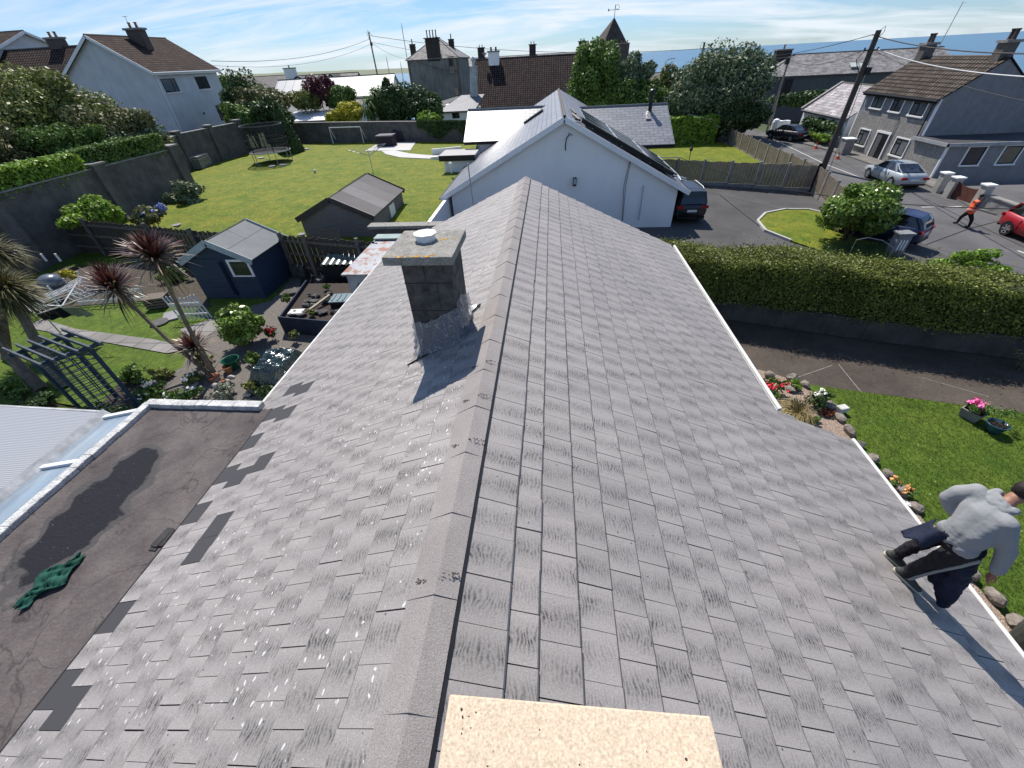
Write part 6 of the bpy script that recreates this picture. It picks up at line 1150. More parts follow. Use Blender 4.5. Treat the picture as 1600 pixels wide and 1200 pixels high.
    q.build('door_handle',M_steel,t,world=False)
    q=MB()
    for s in(-1,1):
        for xx in (-.36,.02,.40): q.boxr((hl*xx,s*(hw*.992),.64),.008,.03,.52)
    q.build('door_seam',M_black,t,world=False)
    if roofr:
        q=MB()
        for s in(-1,1): q.tube([(-hl*.7,s*hw*.66,H+.01),(-hl*.6,s*hw*.66,H+.07),(hl*.0,s*hw*.66,H+.07),(hl*.1,s*hw*.66,H+.0)],.022,5)
        q.build('roof_rail',M_whiteP,t,world=False)
    return t
def paint(name,c,met=.3): return mat(name,c,rough=.38,var=.03,metal=met*.4,spec=.5,coat=.35)
fw=GR(1352,277.5);rw=GR(1387.5,293); d=fw-rw; ang=math.atan2(d[1],d[0]); ctr=(fw+rw)/2; nrm=np.array([math.sin(ang),-math.cos(ang),0])*.9
car('silver_sedan','silver sedan parked facing away beside the pebbledashed house',(ctr[0]+nrm[0]*1.0,ctr[1]+nrm[1]*1.0,-5.8),ang,paint('silver_paint',(.36,.40,.42),.5),L=4.86,W=1.86,H=1.46)
p=GR(1228,223); car('dark_sedan','dark sedan parked farther up the road by the slate barn',(27.25,54.6,-5.8),R(112),paint('dark_paint',(.02,.022,.03),.3),L=4.7)
car('black_suv','black estate with pale roof rails parked beside the white bungalow corner',(8.65,26.5,-5.12),R(91),paint('black_paint',(.012,.013,.018),.2),L=4.7,W=1.88,H=1.70,kind='suv',roofr=True)
p=GR(1398,392); car('blue_hatchback','dark blue hatchback half hidden behind the round bush by the road',(17.9,23.0,gz(17.9)),R(128),paint('blue_paint',(.012,.022,.075),.3),L=4.3,W=1.8,H=1.52,kind='hatch')
rwp=GR(1565,367); ang2=math.atan2(*(GR(1690,420)-rwp)[[1,0]]); dd=np.array([math.cos(ang2),math.sin(ang2),0]); 
car('red_hatchback','red crossover car at the right edge of the road',(rwp[0]+dd[0]*1.25-.86*dd[1],rwp[1]+dd[1]*1.25+.86*dd[0],-5.8),ang2,paint('red_paint',(.33,.008,.015),.2),L=4.15,W=1.78,H=1.57,kind='hatch')
# cones
M_cone=mat('cone_orange',(.55,.10,.03),rough=.5)
for k,(px,py,h,lb) in enumerate(((1274,232,.6,'orange traffic cone beside the stone gate pier'),(1308,248,.55,'orange traffic cone at the foot of the pebbledashed house wall'))):
    q=GR(px,py); t=thing('traffic_cone',lb,'traffic cone',tuple(q),group='orange traffic cones'); b=MB(); b.lathe(q,[(.17,.02),(.10,.25),(.03,h)],12); b.build('cone',M_cone,t); b=MB(); b.boxr(q+[0,0,.012],.4,.4,.025); b.build('base',M_cone,t); b=MB(); b.lathe(q,[(.112,.22),(.085,.34)],12); b.build('band',M_white,t)
# right side gate piers, wall, rusty gate, stone walls, plants
def pier(label,px,py,h,w=.45,grp=None,m=None):
    q=GR(px,py); t=thing('gate_pier',label,'gate pier',(q[0],q[1],-5.9),group=grp); b=MB(); b.box(q[0]-w/2,q[0]+w/2,q[1]-w/2,q[1]+w/2,-5.9,-5.8+h); b.build('pier',m or mat('cream_pier',(.42,.40,.35),var=.15,streak=.3),t); b=MB(); b.box(q[0]-w/2-.06,q[0]+w/2+.06,q[1]-w/2-.06,q[1]+w/2+.06,-5.8+h,-5.8+h+.1); b.build('pier_cap',M_white,t,bevel=.02); return q
g1=pier('cream gate pier nearest the corner of the flat extension',1463,300,1.15); g2=pier('cream gate pier just left of the rusty gate',1480,308,1.15); g3=pier('cream gate pier between the rusty gate and the low capped wall',1523,324,1.25)
t=thing('gate','rust brown solid metal gate with a dipped top between two cream piers','gate',(g2[0],g2[1],-5.8)); b=MB(); n=14; rustg=mat('rust_brown',(.10,.035,.025),var=.3,scale=4)
for k in range(n): f=(k+.5)/n; c_=g2+(g3-g2)*(.05+.9*f); z=-5.8+.85+.18*(2*abs(f-.5))**2; e=(g3-g2)/n*.46; b.beam((c_[0]-e[0],c_[1]-e[1],(z-5.72)/2),(c_[0]+e[0],c_[1]+e[1],(z-5.72)/2),.03,z+5.72)
b.build('gate_leaf',rustg,t)
pierwall('low rendered boundary wall with a white coping behind the red car',[tuple(g3[:2]+[.1,-.3]),tuple(GR(1600,352)[:2]),(30.5,20)],[-5.05,-5.05,-5.0],-6,M_conc,piers=False,w=.3)
t=pierwall('old stone wall in front of the slate barn',[(29.6,47.5),(29.4,52),(28.6,57)],[-5.0,-5.0,-5.0],-6,M_concd,piers=False,w=.4,cop=False)
q=GR(1318,240); pier('squat rendered gate pier at the left corner of the pebbledashed house',1317,241,1.25,.8,m=M_conc)
b=MB(); t=thing('white_post','rounded white gatepost with a pale wall by the bend of the road','gate pier',(28.6,60,-5.8)); b.box(28.2,29.6,59.6,60.2,-6,-4.6); b.build('wall',M_render,t); b=MB(); b.lathe((28.0,59.7,-6),[(.4,0),(.4,1.3),(.3,1.55),(.1,1.65)],12); b.build('pier',M_white,t)
bush('shrub','dense ivy and shrubs growing along the front of the slate barn','shrub',(29.5,53.2,-4.5),(.8,3.2,.8),3200,.16,L_dark,base=(29.5,53.2,-6),seed=2,clumps=18)
bush('shrub','small bright hedge along the pavement behind the dark sedan','shrub',(28.9,51,-5.1),(.5,2.6,.45),1500,.12,L_lime,base=(28.9,51,-6),seed=3)
q=AX(1365,213,29.4); bush('shrub','round clipped bush at the corner of the slate barn','shrub',(29.4,49.2,-4.4),(.6,.6,.6),1000,.12,L_mid,base=(29.4,49.2,-6),seed=6)
t=A(1330,130,64); bush('hedge_row','dark hedge row behind the slate barn roof','hedge',(t[0]-1,64,-3.2),(8,1.2,1.1),5000,.3,L_dark,base=(t[0],64,-7),seed=7,clumps=26)
q=GR(1590,318); bush('shrub','heather coloured shrub behind the capped wall over the red car','shrub',(q[0]+1.3,q[1]-1,-4.75),(1.6,1.2,.6),2200,.1,L_brn,base=(q[0]+1.3,q[1]-1,-6),seed=5); q2=q
bush('shrub','red leaved plants spilling over the wall behind the red car','shrub',(q[0]+.3,q[1]-1.6,-5.0),(.9,.7,.3),900,.08,mat('red_leaf',(.20,.04,.03),var=.4,attr=.4),base=(q[0]+.3,q[1]-1.6,-6),seed=8)
b=MB(); 
for k,(px,py,sx) in enumerate(((1183,184,.7),)):
    q=A(1174,184,58); t=thing('parked_van','small blue and white vehicle glimpsed below the round tree','vehicle',(q[0],58,-5.8)); b=MB(); b.boxr((q[0],58,q[2]-.2),1.4,2.5,1.3); b.build('body',paint('van_blue',(.05,.09,.25)),t,bevel=.15); b=MB(); b.boxr((q[0],57.0,q[2]+.1),1.2,.5,.5); b.build('window',M_glass,t)
# round bush beside the blue car, plants below it, gravestone-like pillar and wrought arch
q=GR(1335,395); bush('round_bush','large round glossy bush growing on the corner of the grass island','bush',(16.15,22.0,-4.1),(1.95,1.5,1.32),15000,.10,L_glossy,base=(16.1,22.0,-5.5),seed=14,clumps=26)
t=thing('grass_clump','dark tufts of long grass under the round bush','grass clump',(15.8,20.3,-5.5)); V=[]
g_=np.random.default_rng(8); n=1500; P=np.stack([g_.uniform(14.2,17.2,n),g_.uniform(19.5,20.9,n),np.full(n,-5.5)],1); tp=P+np.stack([g_.normal(size=n)*.12,g_.normal(size=n)*.12,g_.uniform(.3,.6,n)],1); sd=np.array([.02,0,0]); quads_mesh('blades',np.stack([P-sd,P+sd,tp],1),L_dark,t,npf=3)
q=GR(1392,398); t=thing('garden_pillar','short white rendered pillar standing behind the hedge beside the blue car','pillar',(q[0]-.3,q[1]-.5,-5.6)); b=MB(); b.boxr((q[0]-.35,q[1]-.5,-5.0),.55,.45,1.3); b.build('pillar',M_renderg,t,bevel=.03); b=MB()
for k in range(3): b.boxr((q[0]-.48+k*.13,q[1]-.735,-4.85),.06,.02,.5)
b.build('panel',M_white,t); b=MB(); b.boxr((q[0]-.35,q[1]-.5,-4.33),.68,.55,.08); b.build('pier_cap',M_renderg,t,bevel=.02)
a=A(1333,385,19.6);c=A(1370,378,19.2); b=MB(); t=thing('handrail','curved thin metal handrail behind the hedge left of the pillar','handrail',(a[0],19.6,-5.5)); b.tube([(a[0],19.6,-5.5),(a[0],19.6,a[2]+.3),(a[0]+.4,19.55,a[2]+.42),(a[0]+1.0,19.4,a[2]+.33),(a[0]+1.5,19.2,a[2]+.05),(a[0]+1.5,19.2,-5.5)],.015,6); b.build('rail',M_steel,t)
q=GR(1077,260) if False else A(1080,234,43); t=thing('bird_feeder','slim dark pole with a bird feeder on the small rear lawn','bird feeder',(q[0],43,-5.55)); b=MB(); b.tube([(q[0],43,-5.55),(q[0],43,q[2])],.035,6); b.build('pole',M_darkwood,t); b=MB(); b.lathe((q[0],43,q[2]-.1),[(.10,0),(.13,.02),(.13,.18),(.18,.2),(.03,.36)],8); b.build('feeder',M_black,t)
# ================================================================ TREES
def TR(label,px,py,y,rx,ry,rz,n,leaf,m,zb,seed,clumps=22,name='tree'):
    c=A(px,py,y); return tree(name,label,c,(rx,ry,rz),n,leaf,m,zb,seed,clumps)
TR('tall bushy tree with two rounded tops hiding the end of the brown pantiled roof',933,124,57,2.9,2.8,3.5,26000,.17,L_mid,-6.2,3,34)
TR('rounder right half of the tree pair behind the slate cross wing',985,140,58,2.9,2.8,2.9,22000,.17,L_grey,-6.2,5,32)
TR('dark low bushes filling under the tree pair left of the flue',965,158,56,5.6,2.6,2.0,16000,.17,L_mid,-6.2,6,30)
TR('small light green tree left of the gap showing the purple slate roof',1037,152,60,2.3,2.0,2.6,11000,.16,L_olive,-6.2,7,20)
TR('huge round grey green tree overhanging the road',1122,148,58,5.4,5.2,4.4,52000,.18,L_grey,-6.0,11,60)
TR('dark lower flank of the big round tree on its left side',1075,168,55.5,2.7,2.4,2.7,20000,.17,L_grey,-6.0,12,24)
TR('deep green lower growth under the big round tree by the fence',1125,190,55,4.6,2.4,2.0,20000,.17,L_dark,-6.0,13,30)
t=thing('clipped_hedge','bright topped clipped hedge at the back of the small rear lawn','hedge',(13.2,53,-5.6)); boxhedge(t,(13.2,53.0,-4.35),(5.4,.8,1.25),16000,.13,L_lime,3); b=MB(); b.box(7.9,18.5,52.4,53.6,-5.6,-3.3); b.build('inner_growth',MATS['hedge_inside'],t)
# left side planting behind the walls
def bigbush(label,px,py,y,r,n,leaf,m,seed,zb=-2.4,cl=24):
    c=A(px,py,y); r=tuple(x*1.15 for x in r); c[2]-=.3; return bush('shrub',label,'shrub',c,r,int(n*1.7),leaf*.95,m,base=(c[0],c[1],zb),seed=seed,clumps=cl)
bigbush('tall feathery olive green shrub at the top of the left hedge bank',70,168,31,(3.6,2.8,2.3),13000,.13,L_olive,21,cl=30)
bigbush('bronze leaved shrub in the middle of the left hedge bank',165,205,31,(3.4,2.5,1.9),12000,.12,L_brn,22,cl=28)
bigbush('dense green shrub at the right end of the left hedge bank',215,225,31,(1.9,1.8,1.5),6000,.11,L_grey,23)
bigbush('large dark green rounded shrub in front of the bronze one',110,222,28,(2.2,1.8,1.5),9000,.10,L_mid,24)
bigbush('shrub with pale grey green leaves low on the left hedge bank',70,240,27.5,(2.6,1.4,1.2),7000,.10,L_grey,25)
bigbush('yellowish shrub at the far left edge above the wall',8,185,30,(2.6,2,2.0),7000,.12,L_olive,26)
bigbush('brown leaved shrub at the far left edge just over the wall',2,230,26,(1.7,1.2,1.3),4000,.11,L_brn,27)
def hedgetop(label,x0,x1,z,seed,m=L_lime,n=6000):
    c=((x0[0]+x1[0])/2,(x0[1]+x1[1])/2,z); t=thing('hedge_strip',label,'hedge',(c[0],c[1],-2.2)); boxhedge(t,c,(.95,abs(x0[1]-x1[1])/2+.3,.55),n*2,.085,m,seed); leafy('shoots',(c[0],c[1],c[2]+.15),(.9,abs(x0[1]-x1[1])/2,.6),n,.085,m,t,30,seed); return t
hedgetop('bright leafy hedge showing over the wall between the first two piers',(-25.6,28),(-25.6,23.4),-.75,31,L_mid)
hedgetop('lighter green leafy hedge over the wall nearest the left edge',(-25.5,22),(-25.5,16.5),-.85,32,L_lime)
for k,(px,py,y,r,n,m,lb) in enumerate([(378,155,52,(2.0,1.6,2.4),4000,L_dark,'dark conifer right beside the corner of the big white house'),(405,165,50,(2.6,2,1.9),6000,L_brn,'brownish spreading bush behind the trampoline'),(385,182,47,(1.9,1.5,1.5),4000,L_mid,'green shrub below the brownish bush behind the trampoline'),(425,182,47,(1.6,1.3,1.5),3500,L_dark,'dark shrub left of the pointed conifer'),
    (475,158,56,(1.7,1.4,1.1),2500,L_olive,'small olive tree in front of the pale sheet roof'),(502,143,58,(1.7,1.5,1.6),3500,L_pur,'copper purple tree in front of the pale sheet roof'),(531,152,57,(1.6,1.4,1.5),3500,L_mid,'green tree right of the copper one'),
    (545,182,50.5,(1.9,1.4,1.3),4500,L_yel,'golden yellow bush behind the back wall'),(640,166,53,(2.6,2.0,2.0),6500,L_dark,'dark hedge mass between the pole and the old house'),(668,172,54,(1.3,1.2,1.7),3000,L_mid,'climbing green shrub against the old house wall'),
    (612,160,51,(1.5,1.4,2.7),6000,L_dark,'dark tall shrub wrapped round the foot of the left pole'),(672,184,49.8,(1.3,.8,.6),2200,L_lime,'low yellow green shrub behind the wall in front of the white extension'),(360,143,70,(5,3,1.6),5000,L_mid,'green hedge line in front of the distant terrace')]):
    c=A(px,py,y); r=tuple(x*1.25 for x in r); c[2]-=r[2]*.18; bush('shrub' if k not in (0,5,6) else 'small_tree',lb,'shrub' if k not in(0,5,6) else 'tree',c,r,int(n*2.2),.15,m,base=(c[0],c[1],-4.2),seed=40+k,clumps=22)
# pointed dark conifer at the corner of the back wall
c=A(447,212,43.0); t=thing('conifer','narrow pointed dark conifer at the corner of the back wall','tree',(c[0],43.0,-3.5)); n=7000; g_=np.random.default_rng(3); h=g_.random(n)**1.3; a=g_.uniform(0,6.28,n); rr=1.25*(1-h)**.8*(.8+.25*g_.random(n)); P=np.stack([c[0]+rr*np.cos(a),43+rr*np.sin(a),-3.5+h*4.0],1); U=np.stack([np.cos(a),np.sin(a),.3+0*a],1); quads_mesh('crown',leaf_quads(P,U,.12,.4),L_dark,t); b=MB(); b.tube([(c[0],43,-3.5),(c[0],43,.2)],[.1,.03],6); b.build('trunk',M_bark,t)
# ivy on the back wall
a=G(660,205,-2.4); n=4500; g_=np.random.default_rng(5); i0=np.array(bw[2]); i1=np.array(bw[3]); f=.30+.68*g_.random(n); dz=g_.random(n)**1.5*(1.0+.45*np.sin(f*14)); zt=np.array([bz[2]+(bz[3]-bz[2])*x for x in f]); P=np.stack([i0[0]+(i1[0]-i0[0])*f,i0[1]+(i1[1]-i0[1])*f-.2-.14*g_.random(n),zt+.1-dz],1); t=thing('ivy','dark ivy hanging over the long back wall','ivy',(*(i0+(i1-i0)*.6),-3.5)); quads_mesh('foliage',leaf_quads(P,np.tile([0,-1,.3],(n,1)),.11,.7),L_dark,t)
# ---- blade headed plants
def strappy(parent,c,n,L_,m,w_=.03,droop=.5,low=-.5,seed=1,name='leaves',frac=1.0):
    g=np.random.default_rng(seed); V=[]
    for k in range(n):
        a=g.uniform(0,6.28); el=g.uniform(low,1.45); d=np.array([math.cos(a)*math.cos(el),math.sin(a)*math.cos(el),math.sin(el)]); l=L_*g.uniform(.75,1.15); s=np.cross(d,(0,0,1)); s/=max(1e-6,np.linalg.norm(s)); p=np.array(c,float)+d*.04; pr_=p; wp=w_*.5
        for j in range(3):
            q=pr_+d*l/3; q[2]-=droop*l*.10*(j*j); wn=w_*(1,.8,.08)[j]; V.append([pr_-s*wp,pr_+s*wp,q+s*wn,q-s*wn]); pr_=q; wp=wn
    return quads_mesh(name,np.array(V),m,parent)
M_cordA=mat('cordyline_red',(.085,.022,.022),rough=.45,var=.4,scale=5,attr=.6,trans=.15,spec=.5); M_cordB=mat('cordyline_tan',(.24,.17,.11),rough=.45,var=.35,scale=5,attr=.5,trans=.1,spec=.5); M_cordC=mat('cordyline_olive',(.13,.12,.04),rough=.5,var=.4,scale=5,attr=.6,trans=.15)
M_stem=mat('cordyline_stem',(.16,.125,.09),var=.35,scale=9,bump=.8,bscale=18)
def cordy(name,label,base,head,n,L_,seed,dead=True,olive=False,r=.055):
    t=thing(name,label,'cordyline',base); b=MB(); mid=(np.array(base)+np.array(head))/2+np.array([-.08,0,-.1]); b.tube([base,mid,head],[r*1.4,r,r*.8],8); b.build('stem',M_stem,t)
    if olive: strappy(t,head,n,L_,M_cordC,.014,.5,-.7,seed); strappy(t,head,int(n*.3),L_*.85,M_brnL,.014,1.2,-1.3,seed+3,'dead_leaves')
    else: strappy(t,head,int(n*.55),L_,M_cordA,.026,.25,.25,seed); strappy(t,head,int(n*.42),L_*1.0,M_cordB,.024,.4,-.35,seed+1); strappy(t,(head[0],head[1],head[2]-.1),int(n*.10),L_*.8,M_cordC,.02,1.2,-1.4,seed+2,'dead_leaves')
    return t
M_brnL=mat('dead_leaf',(.12,.095,.045),var=.4,attr=.5)
cb=G(338,590); cordy('cordyline','red cordyline with the tallest stem and its head left of the blue shed',(cb[0],cb[1],-4.4),tuple(A(243,405,9.5)),300,.84,1); cordy('cordyline','red cordyline with the leaning stem whose head is over the stone path',(cb[0]-.08,cb[1],-4.4),tuple(A(180,452,9.5)),300,.86,2)
cordy('cordyline','short red cordyline low beside the gravel path',(cb[0]-.1,cb[1]+.1,-4.4),tuple(A(306,545,9.1)),190,.62,3,r=.03)
q=G(100,605); cordy('palm_like_tree','olive cabbage palm with a thick leaning trunk at the left edge',(q[0],q[1],-4.4),tuple(A(14,455,9.4)),950,.80,5,olive=True,r=.13)
q=G(65,610); cordy('palm_like_tree','second cabbage palm trunk cut off by the left edge',(q[0],q[1],-4.4),tuple(A(-40,490,9.0)),600,.8,7,olive=True,r=.13)
cordy('palm_like_tree','cabbage palm head farther back at the left edge',(-17.5,9.5,-4.4),tuple(A(-8,395,11.0)),420,.85,8,olive=True,r=.1)
q=G(52,520); 
for k,(px,py,y,L_) in enumerate([(575,165,50,1.3),(586,150,51,1.2),(600,158,51,1.3)]):
    c=A(px,py,y); cordy('cabbage_palm',['green cabbage palm left of the slim pole','taller green cabbage palm just left of the slim pole','green cabbage palm right against the slim pole'][k],(c[0],c[1],-5.5),tuple(c),0,L_,60+k) if False else None
    t=thing('cabbage_palm',['green cabbage palm left of the slim pole','taller green cabbage palm just left of the slim pole','green cabbage palm right against the slim pole'][k],'tree',(c[0],c[1],-4.5)); b=MB(); b.tube([(c[0],c[1],-4.5),tuple(c)],.12,6); b.build('stem',M_stem,t); strappy(t,tuple(c),260,L_,L_mid,.05,.9,-1.2,60+k); strappy(t,(c[0]+.4,c[1],c[2]-1.3),220,L_*.8,L_olive,.05,.9,-1.3,70+k)
# ================================================================ LEFT GARDEN THINGS
q=G(375,548); bush('glossy_bush','glossy green bush in front of the blue shed','bush',(q[0]+.15,q[1]+.45,-3.66),(.72,.66,.72),5200,.075,L_glossy,base=(q[0]+.1,q[1]+.5,-4.4),seed=61,clumps=24)
q=G(425,522,-4.2); t=bush('red_flowers','red flowering plant tucked right of the glossy bush','plant',(q[0],q[1],-4.1),(.22,.2,.22),200,.05,L_dark,seed=62); flowers(t,(q[0],q[1],-4.02),(.2,.2,.2),18,.05,FL_red,seed=3)
for k,(px,py,r,m,lb) in enumerate([(150,655,(.9,.5,.3),L_dark,'dark low plants at the foot of the pergola by the canopy corner'),(235,615,(.6,.45,.28),L_mid,'leafy ground cover with white blooms right of the pergola'),(285,620,(.55,.4,.22),L_mid,'white flowering ground cover along the flat roof edge'),(352,612,(.42,.32,.20),mat('silver_leaf',(.22,.24,.18),var=.3,attr=.4),'silver leaved mound beside the flat roof'),(300,592,(.3,.25,.15),L_olive,'sparse greyish plants on the gravel left of the cordyline stems'),(395,605,(.3,.26,.2),L_olive,'dark shrubby plant right at the corner of roof and flat roof'),(60,628,(.7,.4,.25),L_dark,'dark plants beyond the canopy at the left'),(20,612,(.6,.4,.3),L_mid,'green plants at the foot of the left palm trunks'),(205,590,(.45,.4,.4),L_mid,'bushy plant climbing beside the right pergola post'),(250,585,(.35,.3,.25),L_olive,'low yellowish plant on the lawn edge by the pergola'),(318,560,(.3,.25,.3),L_olive,'grassy plant at the foot of the cordyline stems'),(395,560,(.3,.25,.22),L_mid,'green plant between the bucket and the covered stack'),(415,612,(.3,.25,.2),L_dark,'dark leafy plant under the eave corner'),(440,560,(.22,.2,.2),L_olive,'small shrub behind the covered stack')]):
    c=G(px,py,-4.2); t=bush('border_plant',lb,'plant',(c[0],c[1],-4.2),r,int(1500*r[0]),.055,m,seed=70+k); 
    if k in (1,2,4): flowers(t,(c[0],c[1],-4.1),(r[0],r[1],.2),16,.05,FL_white,seed=70+k)
c=G(212,345,-3.9); bush('shrub','leafy green shrub behind the left part of the garden fence','shrub',(-23.3,20.0,-2.75),(1.15,1.9,.85),6000,.10,L_lime,base=(-23.3,20.0,-4.4),seed=81)
c=G(232,338,-2.9); t=bush('hydrangea','blue hydrangea in bloom against the grey block wall','hydrangea',(c[0],c[1],-3.0),(.95,.8,.6),1600,.12,L_brn,base=(c[0],c[1],-4.4),seed=82); flowers(t,(c[0]+.25,c[1],-2.75),(.95,.75,.45),110,.13,FL_blue,seed=9)
c=A(292,308,25.5); t=bush('shrub','grey green shrub with long twigs at the corner of the back lawn','shrub',(c[0],c[1],c[2]),(1.3,1.1,.9),3500,.11,L_grey,base=(c[0],c[1],-3.5),seed=83)
# pergola arch, dark blue
M_perg=mat('blue_pergola',(.022,.045,.085),rough=.6,var=.25,scale=4)
t=thing('pergola','dark blue garden arch with trellis sides and slatted top','pergola',(-11.3,7.2,-4.4)); b=MB()
pc=[np.array(G(178,648,-4.4)),np.array(G(222,628,-4.4)),np.array(G(178,648,-4.4))+[-.95,.35,0],np.array(G(222,628,-4.4))+[-.95,.35,0]]
u_=(pc[1]-pc[0]); u_/=np.linalg.norm(u_); v_=np.array([-.95,.35,0]);v_/=np.linalg.norm(v_)
C0=np.array([-11.35,7.15,-4.4])
cs=[C0+u_*a*.38+v_*c_*.62 for a,c_ in ((-1,-1),(1,-1),(1,1),(-1,1))]
for p in cs: q=MB(); q.box(p[0]-.035,p[0]+.035,p[1]-.035,p[1]+.035,-4.4,-2.3); q.build('post',M_perg,t)
for (i,j) in ((0,1),(3,2)):
    q=MB(); a=cs[i];c=cs[j]
    for k in range(1,4): f=k/4; q.beam(a*(1-f)+c*f+[0,0,.25],a*(1-f)+c*f+[0,0,2.0],.02,.015,up=(1,0,0))
    for k in range(12): z_=.3+k*.15; q.beam(a+[0,0,z_],c+[0,0,z_],.015,.02)
    q.build('trellis',M_perg,t)
b=MB()
for s in(-1,1): b.beam(C0+v_*.62*s-u_*.62+[0,0,2.08],C0+v_*.62*s+u_*.62+[0,0,2.08],.045,.10)
b.build('side_beam',M_perg,t)
for k in range(6): f=-.55+k*.22; q=MB(); q.beam(C0+u_*f-v_*.95+[0,0,2.17],C0+u_*f+v_*.95+[0,0,2.17],.04,.09); q.build('top_slat',mat('perg_pale',(.085,.10,.12),var=.3,scale=5),t)
# rotary airer with a navy cloth and a pale one
t=thing('rotary_airer','white rotary clothes airer on a pole beside the stone path','clothes airer',(*G(103,530)[:2],-4.4)); c=np.array([*G(103,530)[:2],-4.4]); b=MB(); b.tube([c,c+[0,0,1.75]],.022,6); b.build('pole',M_galv,t); hd=c+[-.1,0,1.2]
hub=np.array(G(97,478,-2.95)); b=MB(); b.tube([c+[0,0,1.4],hub],.02,5)
ends=[hub+np.array([math.cos(a)*1.25,math.sin(a)*1.25,.28]) for a in (0.35,1.92,3.49,5.06)]
for e in ends: b.tube([hub,e],.018,5)
b.build('arm',M_whiteP,t); b=MB()
for f in (.35,.5,.65,.8,.95):
    E=[hub+(e-hub)*f for e in ends]
    for k in range(4): b.tube([E[k],E[(k+1)%4]],.006,4)
b.build('line',M_white,t)
def hang(name,label,p,q,drop,m,sw=.12):
    bm=bmesh.new(); nx,ny=16,8; G_=[]
    p=np.array(p,float);q=np.array(q,float); d=(q-p)/np.linalg.norm(q-p); n_=np.array([-d[1],d[0],0])
    for i in range(nx+1):
        r_=[]
        for j in range(ny+1): v=p+(q-p)*i/nx+n_*sw*(j/ny)*math.sin(i*.9)*.6+n_*(j/ny)*.15; v=v-np.array([0,0,drop*j/ny]); r_.append(bm.verts.new(v))
        G_.append(r_)
    for i in range(nx):
        for j in range(ny): bm.faces.new((G_[i][j],G_[i+1][j],G_[i+1][j+1],G_[i][j+1]))
    me=bpy.data.meshes.new(name); bm.to_mesh(me); bm.free(); me.materials.append(m); o=bpy.data.objects.new(name,me); C.objects.link(o); s=o.modifiers.new('thickness','SOLIDIFY'); s.thickness=.01; return tag(o,label,'laundry')
hang('towel','navy towel hanging from the rotary airer',G(50,487,-3.1),G(94,480,-3.1),.42,mat('navy_cloth',(.008,.010,.028),rough=.9)); hang('towel','pale grey green cloth hanging beside the navy towel',G(94,480,-3.1),G(125,480,-3.1),.42,mat('sage_cloth',(.22,.26,.22),rough=.9))
# white mesh lounger / hammock frame
p0=G(30,492,-3.9);p1=G(130,440,-3.9)
t=thing('garden_swing','slatted garden bench with pale rails behind the rotary airer','bench',(*((p0+p1)/2)[:2],-4.4)); b=MB()
for k in range(5): o_=np.array([-.15*k,.22*k*.6,0]); b.beam(p0+o_,p1+o_,.05,.03)
b.build('seat',M_galv,t); b=MB()
for k in range(5): f=k/4; c=p0+(p1-p0)*f; b.beam(c+[.1,-.1,-.5],c+[.1,-.1,.15],.05,.05); b.beam(c+[-.6,.5,-.5],c+[-.6,.5,.25],.05,.05)
b.build('leg',M_whiteP,t)
p=G(88,452,-4.0); t=thing('barbecue','pale lidded kettle barbecue by the grey block wall','barbecue',(p[0],p[1],-4.4)); b=MB(); b.lathe((p[0],p[1],-3.75),[(.05,-.25),(.35,-.12),(.42,.05),(.36,.28),(.15,.38)],16); b.build('bowl',mat('kettle_grey',(.14,.16,.19),rough=.3,metal=.3),t,smooth=True); b=MB()
for k in range(3): a=k*2.1; b.tube([(p[0]+.25*math.cos(a),p[1]+.25*math.sin(a),-3.9),(p[0]+.4*math.cos(a),p[1]+.4*math.sin(a),-4.4)],.025,5)
b.build('leg',M_galv,t)
for k in range(3):
    c=G((73,95,100)[k],(408,408,425)[k],-3.7); b=MB(); b.tube([c,c+[0,0,.35]],.05,6); 
    if k<2: tag(b.build('post_stub',M_whiteP),['left short white stub standing before the dark wall','right short white stub standing before the dark wall'][k],'post')
bush('shrub','yellow green low plant before the dark timber fence','plant',tuple(G(110,430,-4.1)),(.6,.3,.25),500,.07,L_yel,seed=88); bush('shrub','low leafy plants left of the blue shed','plant',tuple(G(268,430,-4.1)),(.7,.5,.35),900,.08,L_mid,seed=89)
# white picket fence panels
def picket(label,p,q,h,n,tilt=0):
    t=thing('picket_fence',label,'picket fence',(p[0],p[1],-4.4)); p=np.array(p,float);q=np.array(q,float); b=MB(); up=np.array([0,0,1.])+np.array([tilt,tilt*.5,0])
    for k in range(n): c=p+(q-p)*k/(n-1); b.beam(c,c+up*h*(1+.06*math.sin(k)),.065,.02,up=(q-p)/np.linalg.norm(q-p))
    b.build('picket',M_whiteP,t); b=MB()
    for f in (.25,.72): b.beam(p+up*h*f+[0,-.03,0],q+up*h*f+[0,-.03,0],.02,.06)
    b.build('rail',M_whiteP,t); return t
picket('white picket fence panel beside the shed door',G(284,500),G(332,497),.95,9,-.12); picket('low white picket fence behind the leaning red cordyline',G(128,478),G(232,470),.75,13)
# wood pallet box, stepping disc
p=G(252,478); t=thing('slatted_box','grey slatted wooden box beside the picket fence','box',(p[0],p[1],-4.4)); b=MB()
for k in range(4): b.boxr((p[0],p[1],-4.32+k*.11),.75,.6,.07,.3)
b.build('slat',M_wood,t)
p=G(250,505); b=MB(); b.lathe((p[0],p[1],-4.38),[(.32,0),(.32,.04),(.28,.05)],18); tag(b.build('round_slab',mat('dark_slab',(.09,.09,.09),var=.3)),'round dark stepping slab on the path near the picket fence','slab')
p=G(268,495); b=MB(); b.boxr((p[0],p[1],-4.36),.5,.8,.05,.6); tag(b.build('grey_board',mat('grey_board',(.25,.25,.26),var=.15)),'flat grey board lying beside the round slab','board')
